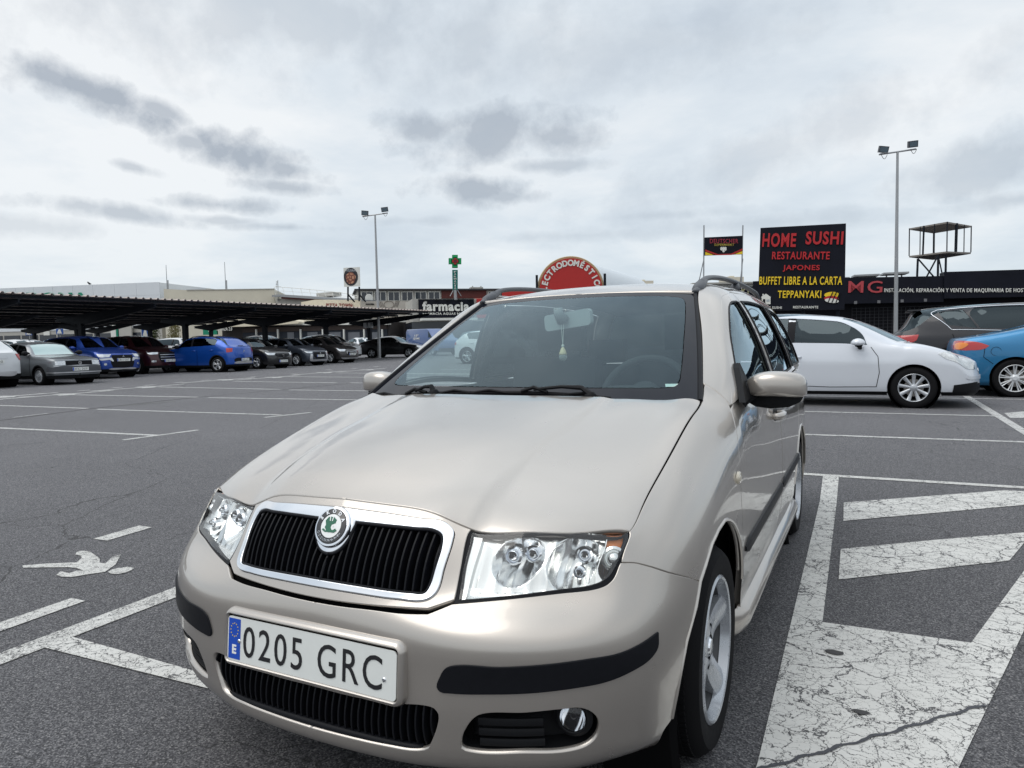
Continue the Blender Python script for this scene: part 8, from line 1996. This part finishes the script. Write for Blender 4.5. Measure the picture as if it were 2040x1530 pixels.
    for (x0, x1, y) in ((1709, 1762, 545), (1770, 1823, 540.5), (1685, 1700, 550)):
        ac = empty('roof_frame', label='pale metal roof frame above the red letters' if x0 == 1709 else ('pale metal roof frame next to the floodlight post' if x0 == 1770 else 'short pale roof vent beside the billboard edge'), cat='roof frame'); bm = bmesh.new()
        a, c = FG.l(x0, y), FG.l(x1, y - 1.5); z_ = FG.l(x0, 556)[1]
        add_box(bm, a[0], c[0], a[1] - .05, a[1] + .06, -3.0, -1.6, M=FG.M)
        for t in (.2, .8): xx = a[0] + (c[0] - a[0]) * t; add_box(bm, xx - .04, xx + .04, z_ - .3, a[1], -2.4, -2.3, M=FG.M)
        bm_obj('frame', bm, M_STEEL, ac)
    # empty sign frame on legs
    fr = empty('empty_sign_frame', label='empty angular metal sign frame on braced legs above the black building', cat='sign frame'); bm = bmesh.new()
    A, B_, C_ = dp(1809, 46.5), dp(1883.5, 43.6), dp(1931, 45.5)
    z3 = lambda p, x, y: Vector((p[0], p[1], zat(y, x, p[0], p[1])))
    At, Bt, Ct = z3(A, 1810, 455), z3(B_, 1883, 442), z3(C_, 1932, 450); Ab, Bb, Cb = z3(A, 1808.5, 510), z3(B_, 1882, 501), z3(C_, 1930, 503)
    D_ = Vector((A[0] + C_[0] - B_[0], A[1] + C_[1] - B_[1], 0)); Dt, Db = Vector((D_.x, D_.y, At.z)), Vector((D_.x, D_.y, Ab.z))
    for P4 in ((At, Bt, Ct, Dt), (Ab, Bb, Cb, Db)):
        vs = [bm.verts.new(q) for q in P4] + [bm.verts.new(q - Vector((0, 0, .10))) for q in P4]
        bm.faces.new(vs[:4]); bm.faces.new(vs[4:][::-1])
        for i in range(4): bm.faces.new((vs[i], vs[(i + 1) % 4], vs[4 + (i + 1) % 4], vs[4 + i]))
    bm_obj('platform', bm, plain('weathered_board', (.22, .20, .18), .8), fr)
    bm = bmesh.new()
    for p, q in ((At, Ab), (Bt, Bb), (Ct, Cb), (Dt, Db)): add_tube(bm, [p, q], .035, 5)
    for t in (.3, .68): add_tube(bm, [At.lerp(Bt, t), Ab.lerp(Bb, t)], .03, 5)
    add_tube(bm, [Bt.lerp(Ct, .38), Bb.lerp(Cb, .36)], .09, 6); add_tube(bm, [Bt.lerp(Ct, .70), Bb.lerp(Cb, .70)], .03, 5); add_tube(bm, [At.lerp(Bt, .40), Ab.lerp(Bb, .38) ], .06, 6)
    legs = [(1840, 510, 1838, 551), (1882, 503, 1881, 551), (1898, 503, 1897, 543)]; tp = []
    for x, y, x2, y2 in legs:
        p = FG.M @ Vector((*FG.l(x, y), -1.5)); q = FG.M @ Vector((*FG.l(x2, y2 + 6), -1.5)); add_tube(bm, [p, q], .07, 6); tp.append((p, q))
    add_tube(bm, [tp[0][0], tp[1][1]], .05, 5); add_tube(bm, [tp[1][0], tp[0][1].lerp(tp[1][1], .35)], .05, 5); add_tube(bm, [tp[1][0], tp[2][1].lerp(tp[1][1], .3)], .04, 5)
    bm_obj('strut', bm, M_CANSTEEL, fr)
    # ---- pale building strip behind to close the horizon on the far left and between buildings
    FH = Face(dp(-400, 120), dp(760, 120)); hb = empty('background_building', label='pale low warehouse strip behind everything on the left', cat='building'); FH.box('wall', 0, FH.L, 0, 5.2, -10, 0, M_GREYW, hb, px=False)
    FK = Face(dp(1190, 100), dp(2500, 95)); hk = empty('background_building', label='pale low warehouse strip behind the black building', cat='building'); FK.box('wall', 0, FK.L, 0, 5.5, -10, 0, M_GREYW, hk, px=False)
    # ---- parking shelter signs, young trees
    bl = principled('sign_blue', (.02, .08, .30), .4)
    for px_, dpt, py0, py1, lb in ((58, 62, 657, 668, 'leftmost blue sign with a white triangle, above the silver roof'), (119, 62, 655, 666, 'blue sign with a white triangle between the pale roof and the blue crossover'), (289.5, 62, 655.5, 676, 'white framed blue sign with a white triangle, left of the young trees')):
        FS = Face(dp(px_ - 6, dpt), dp(px_ + 6, dpt)); t = empty('trolley_shelter_sign', label=lb, cat='sign', group='blue signs with a white triangle')
        a = FS.l(px_ - 6.5, py1); c = FS.l(px_ + 6.5, py0); 
        if px_ > 200: FS.boxes('frame', [(a[0] - .08, c[0] + .08, a[1] - .08, c[1] + .08, -.06, -.01)], M_OFFW, t)
        FS.boxes('panel', [(a[0], c[0], a[1], c[1], -.02, .03)], bl, t)
        FS.poly('triangle', [(px_ - 5, (py0 + py1) / 2 + 4), (px_ - 1.5, py0 + 1), (px_ + 1.5, py0 + 1), (px_ + 5, (py0 + py1) / 2 + 4)], .03, .05, M_OFFW, t)
        bm = bmesh.new(); p = FS.l(px_, py1); add_tube(bm, [FS.M @ Vector((p[0], c[1], -.05)), FS.M @ Vector((p[0], FS.g, -.05))], .04, 5); bm_obj('post', bm, M_STEEL, t)
    lf = [plain('leaf_dark', (.045, .06, .018), .7), plain('leaf_ochre', (.13, .115, .045), .7)]
    for px_, dpt, hgt, k, lb in ((309, 66, 3.0, 0, 'young dark green tree right of the white framed sign'), (349, 66, 3.1, 1, 'pale olive weeping young tree in front of the supermarket')):
        x, y = dp(px_, dpt); g_ = gz(x, y); t = empty('young_tree', (x, y, g_), label=lb, cat='tree'); rnd = random.Random(int(px_))
        bm = bmesh.new(); add_tube(bm, [(0, 0, 0), (.05, 0, 1.1), (0, .04, hgt * .85)], [.06, .045, .015], 6)
        for i in range(7): a = rnd.random() * 6.28; z = .8 + i * .28; add_tube(bm, [(0, 0, z), (.5 * math.cos(a), .5 * math.sin(a), z + .35)], [.02, .008], 4)
        bm_obj('trunk', bm, plain('bark', (.09, .07, .05), .9), t)
        bm = bmesh.new()
        for i in range(900):
            z = .55 + (hgt - .55) * rnd.random() ** .9; rr_ = (.72 if k else .55) * math.sqrt(max(0, 1 - ((z - hgt * .52) / (hgt * .5)) ** 2)) * (rnd.random() ** .5) * (.8 + .3 * math.sin(z * 7 + i % 5)); a = rnd.random() * 6.28
            c0 = Vector((rr_ * math.cos(a), rr_ * math.sin(a), z)); u = Vector((rnd.uniform(-1, 1), rnd.uniform(-1, 1), rnd.uniform(-1, .3) - k)).normalized() * .09; w_ = u.orthogonal().normalized() * .03
            bm.faces.new([bm.verts.new(q) for q in (c0 - u, c0 + w_, c0 + u, c0 - w_)])
        bm_obj('crown', bm, lf[k], t)
surroundings()
# ------------------------------------------------------------------ small things in and on the beige car
def pendant():
    o = Vector((-.030, .868, 1.262))
    t = empty('hanging_scent_bottle', o, label='little wooden capped scent bottle hanging from the cabin mirror', cat='air freshener')
    bm = bmesh.new()
    for s in (-1, 1): add_tube(bm, [(s * .006, 0, 0), (s * .003, 0, -.06), (0, 0, -.105)], .0012, 5)
    bm_obj('cord', bm, principled('cord', (.6, .6, .55), .8), t)
    bm = bmesh.new(); add_lathe(bm, [(0, -.100), (.006, -.103), (.007, -.108), (.005, -.113)], 14); bm_obj('bead', bm, principled('bead', (.55, .55, .50), .5), t, smooth=True)
    bm = bmesh.new(); add_lathe(bm, [(.004, -.112), (.009, -.120), (.016, -.138), (.018, -.146), (0, -.146)], 20); bm_obj('wooden_cap', bm, principled('beech', (.62, .50, .30), .6), t, smooth=True)
    bm = bmesh.new(); add_lathe(bm, [(.017, -.146), (.0185, -.155), (.015, -.168), (.008, -.174), (0, -.175)], 20); bm_obj('glass_bottle', bm, principled('bottle_glass', (.55, .58, .55), .08, 0, 0, trans=.6), t, smooth=True)
pendant()
def stickers():
    G2, gy = HS_['G2'], HS_['gy']
    t = empty('windscreen_sticker', label='small white sticker low in the right corner of the windscreen', cat='sticker'); WS = HS_['WS']
    q = WS.near((.575, .385, 1.02)); p = WS.pos(*q)[0] - WS.nor(*q)[0] * .004; n = Vector(WS.nor(*q)[0]); M = Matrix.Translation(Vector(p)) @ n.to_track_quat('Z', 'Y').to_matrix().to_4x4()
    bm = bmesh.new(); add_box(bm, -.022, .022, -.009, .009, 0, .0006, M=M); bm_obj('paper', bm, principled('sticker_white', (.55, .62, .58), .6), t)
    t = empty('side_glass_sticker', label='blue and white sticker in the front corner of the door glass behind the mirror', cat='sticker')
    bl = principled('sticker_blue', (.03, .16, .38), .4)
    for (y, z, w, h, m) in ((.665, 1.018, .045, .026, bl), (.70, .990, .06, .030, principled('sticker_pale', (.30, .42, .52), .5))):
        q = gy(y, z); p = G2.pos(*q)[0] - G2.nor(*q)[0] * .006; nn = Vector(G2.nor(*q)[0]); ex = Vector((0, 1, 0)); ex = (ex - nn * ex.dot(nn)).normalized(); ey = nn.cross(ex)
        M = Matrix(((ex.x, ey.x, nn.x, p[0]), (ex.y, ey.y, nn.y, p[1]), (ex.z, ey.z, nn.z, p[2]), (0, 0, 0, 1))); bm = bmesh.new(); add_box(bm, -w / 2, w / 2, -h / 2, h / 2, 0, .003, M=M); bm_obj('label_sheet', bm, m, t)
stickers()
# ------------------------------------------------------------------ one mesh per part: pieces that stand apart become parts of their own
def split_parts():
    names = ('wheel_housing', 'windscreen_seal', 'side_window', 'arch_lip', 'wheel_well', 'bolt', 'headlight', 'tail_light', 'fog_lamp', 'indicator', 'column', 'shutter', 'spot_lamp', 'door_seam', 'pillar_trim', 'backrest', 'seat', 'rear_seat', 'amber_filter',
             'reverse_lamp', 'chrome_blade', 'chin', 'black_corner', 'rub_strip', 'headlight_glass', 'tail_light_reflector', 'fuel_flap', 'rear_window', 'bumper', 'roof_vent', 'post', 'window_seal', 'shop_window', 'light_strip', 'door_trim', 'pillar_trim', 'star', 'box', 'engine_bay', 'underbody', 'louvre', 'cladding', 'brake_disc', 'arm', 'lens', 'sushi_slash', 'strut')
    for o in [o for o in bpy.data.objects if o.type == 'MESH' and o.parent is not None and o.name.split('.')[0] in names]:
        if o.name.startswith('cladding') and o.parent.name.startswith(('super',)): continue
        me = o.data; n = len(me.vertices)
        if n == 0 or n > 60000: continue
        par = np.arange(n); E = np.empty(len(me.edges) * 2, int); me.edges.foreach_get('vertices', E); E = E.reshape(-1, 2)
        if o.name.startswith(('headlight', 'tail', 'fog', 'indicator', 'side_window', 'reverse', 'chrome_blade', 'chin', 'black_corner', 'rub_strip', 'windscreen', 'rear_window', 'lens', 'cladding', 'pillar_trim')):
            # sides only: left half and right half of the car
            co = np.empty(n * 3); me.vertices.foreach_get('co', co); x = co[0::3]
            if not (x.min() < -.02 and x.max() > .02 and np.abs(x).min() > .01): continue
            lab = (x > 0).astype(int)
        else:
            lab = np.arange(n)
            while True:
                m = np.minimum(lab[E[:, 0]], lab[E[:, 1]]); new = lab.copy(); np.minimum.at(new, E[:, 0], m); np.minimum.at(new, E[:, 1], m); new = new[new]
                if (new == lab).all(): break
                lab = new
        ids = np.unique(lab)
        if len(ids) < 2 or len(ids) > 40: continue
        polys = [tuple(p.vertices) for p in me.polygons]; sm = [p.use_smooth for p in me.polygons]; first = np.array([p[0] for p in polys])
        co = np.empty(n * 3); me.vertices.foreach_get('co', co); co = co.reshape(-1, 3); nor = None
        if me.has_custom_normals:
            nor = np.zeros((n, 3)); vi = np.empty(len(me.loops), int); me.loops.foreach_get('vertex_index', vi); cn = np.empty(len(me.loops) * 3); me.corner_normals.foreach_get('vector', cn); nor[vi] = cn.reshape(-1, 3)
        base = o.name.split('.')[0]
        for k, i in enumerate(ids):
            keep = np.where(lab == i)[0]; mp = -np.ones(n, int); mp[keep] = np.arange(len(keep)); F = [tuple(mp[v] for v in p) for p, q in zip(polys, lab[first]) if q == i]
            if not F: continue
            q = mesh_obj(base, co[keep], F, list(me.materials), o.parent, bool(sm[0]), None if nor is None else nor[keep])
            if nor is None and sm[0]: q.data.set_sharp_from_angle(angle=R(40))
            q.matrix_local = o.matrix_local
        bpy.data.objects.remove(o)
split_parts()
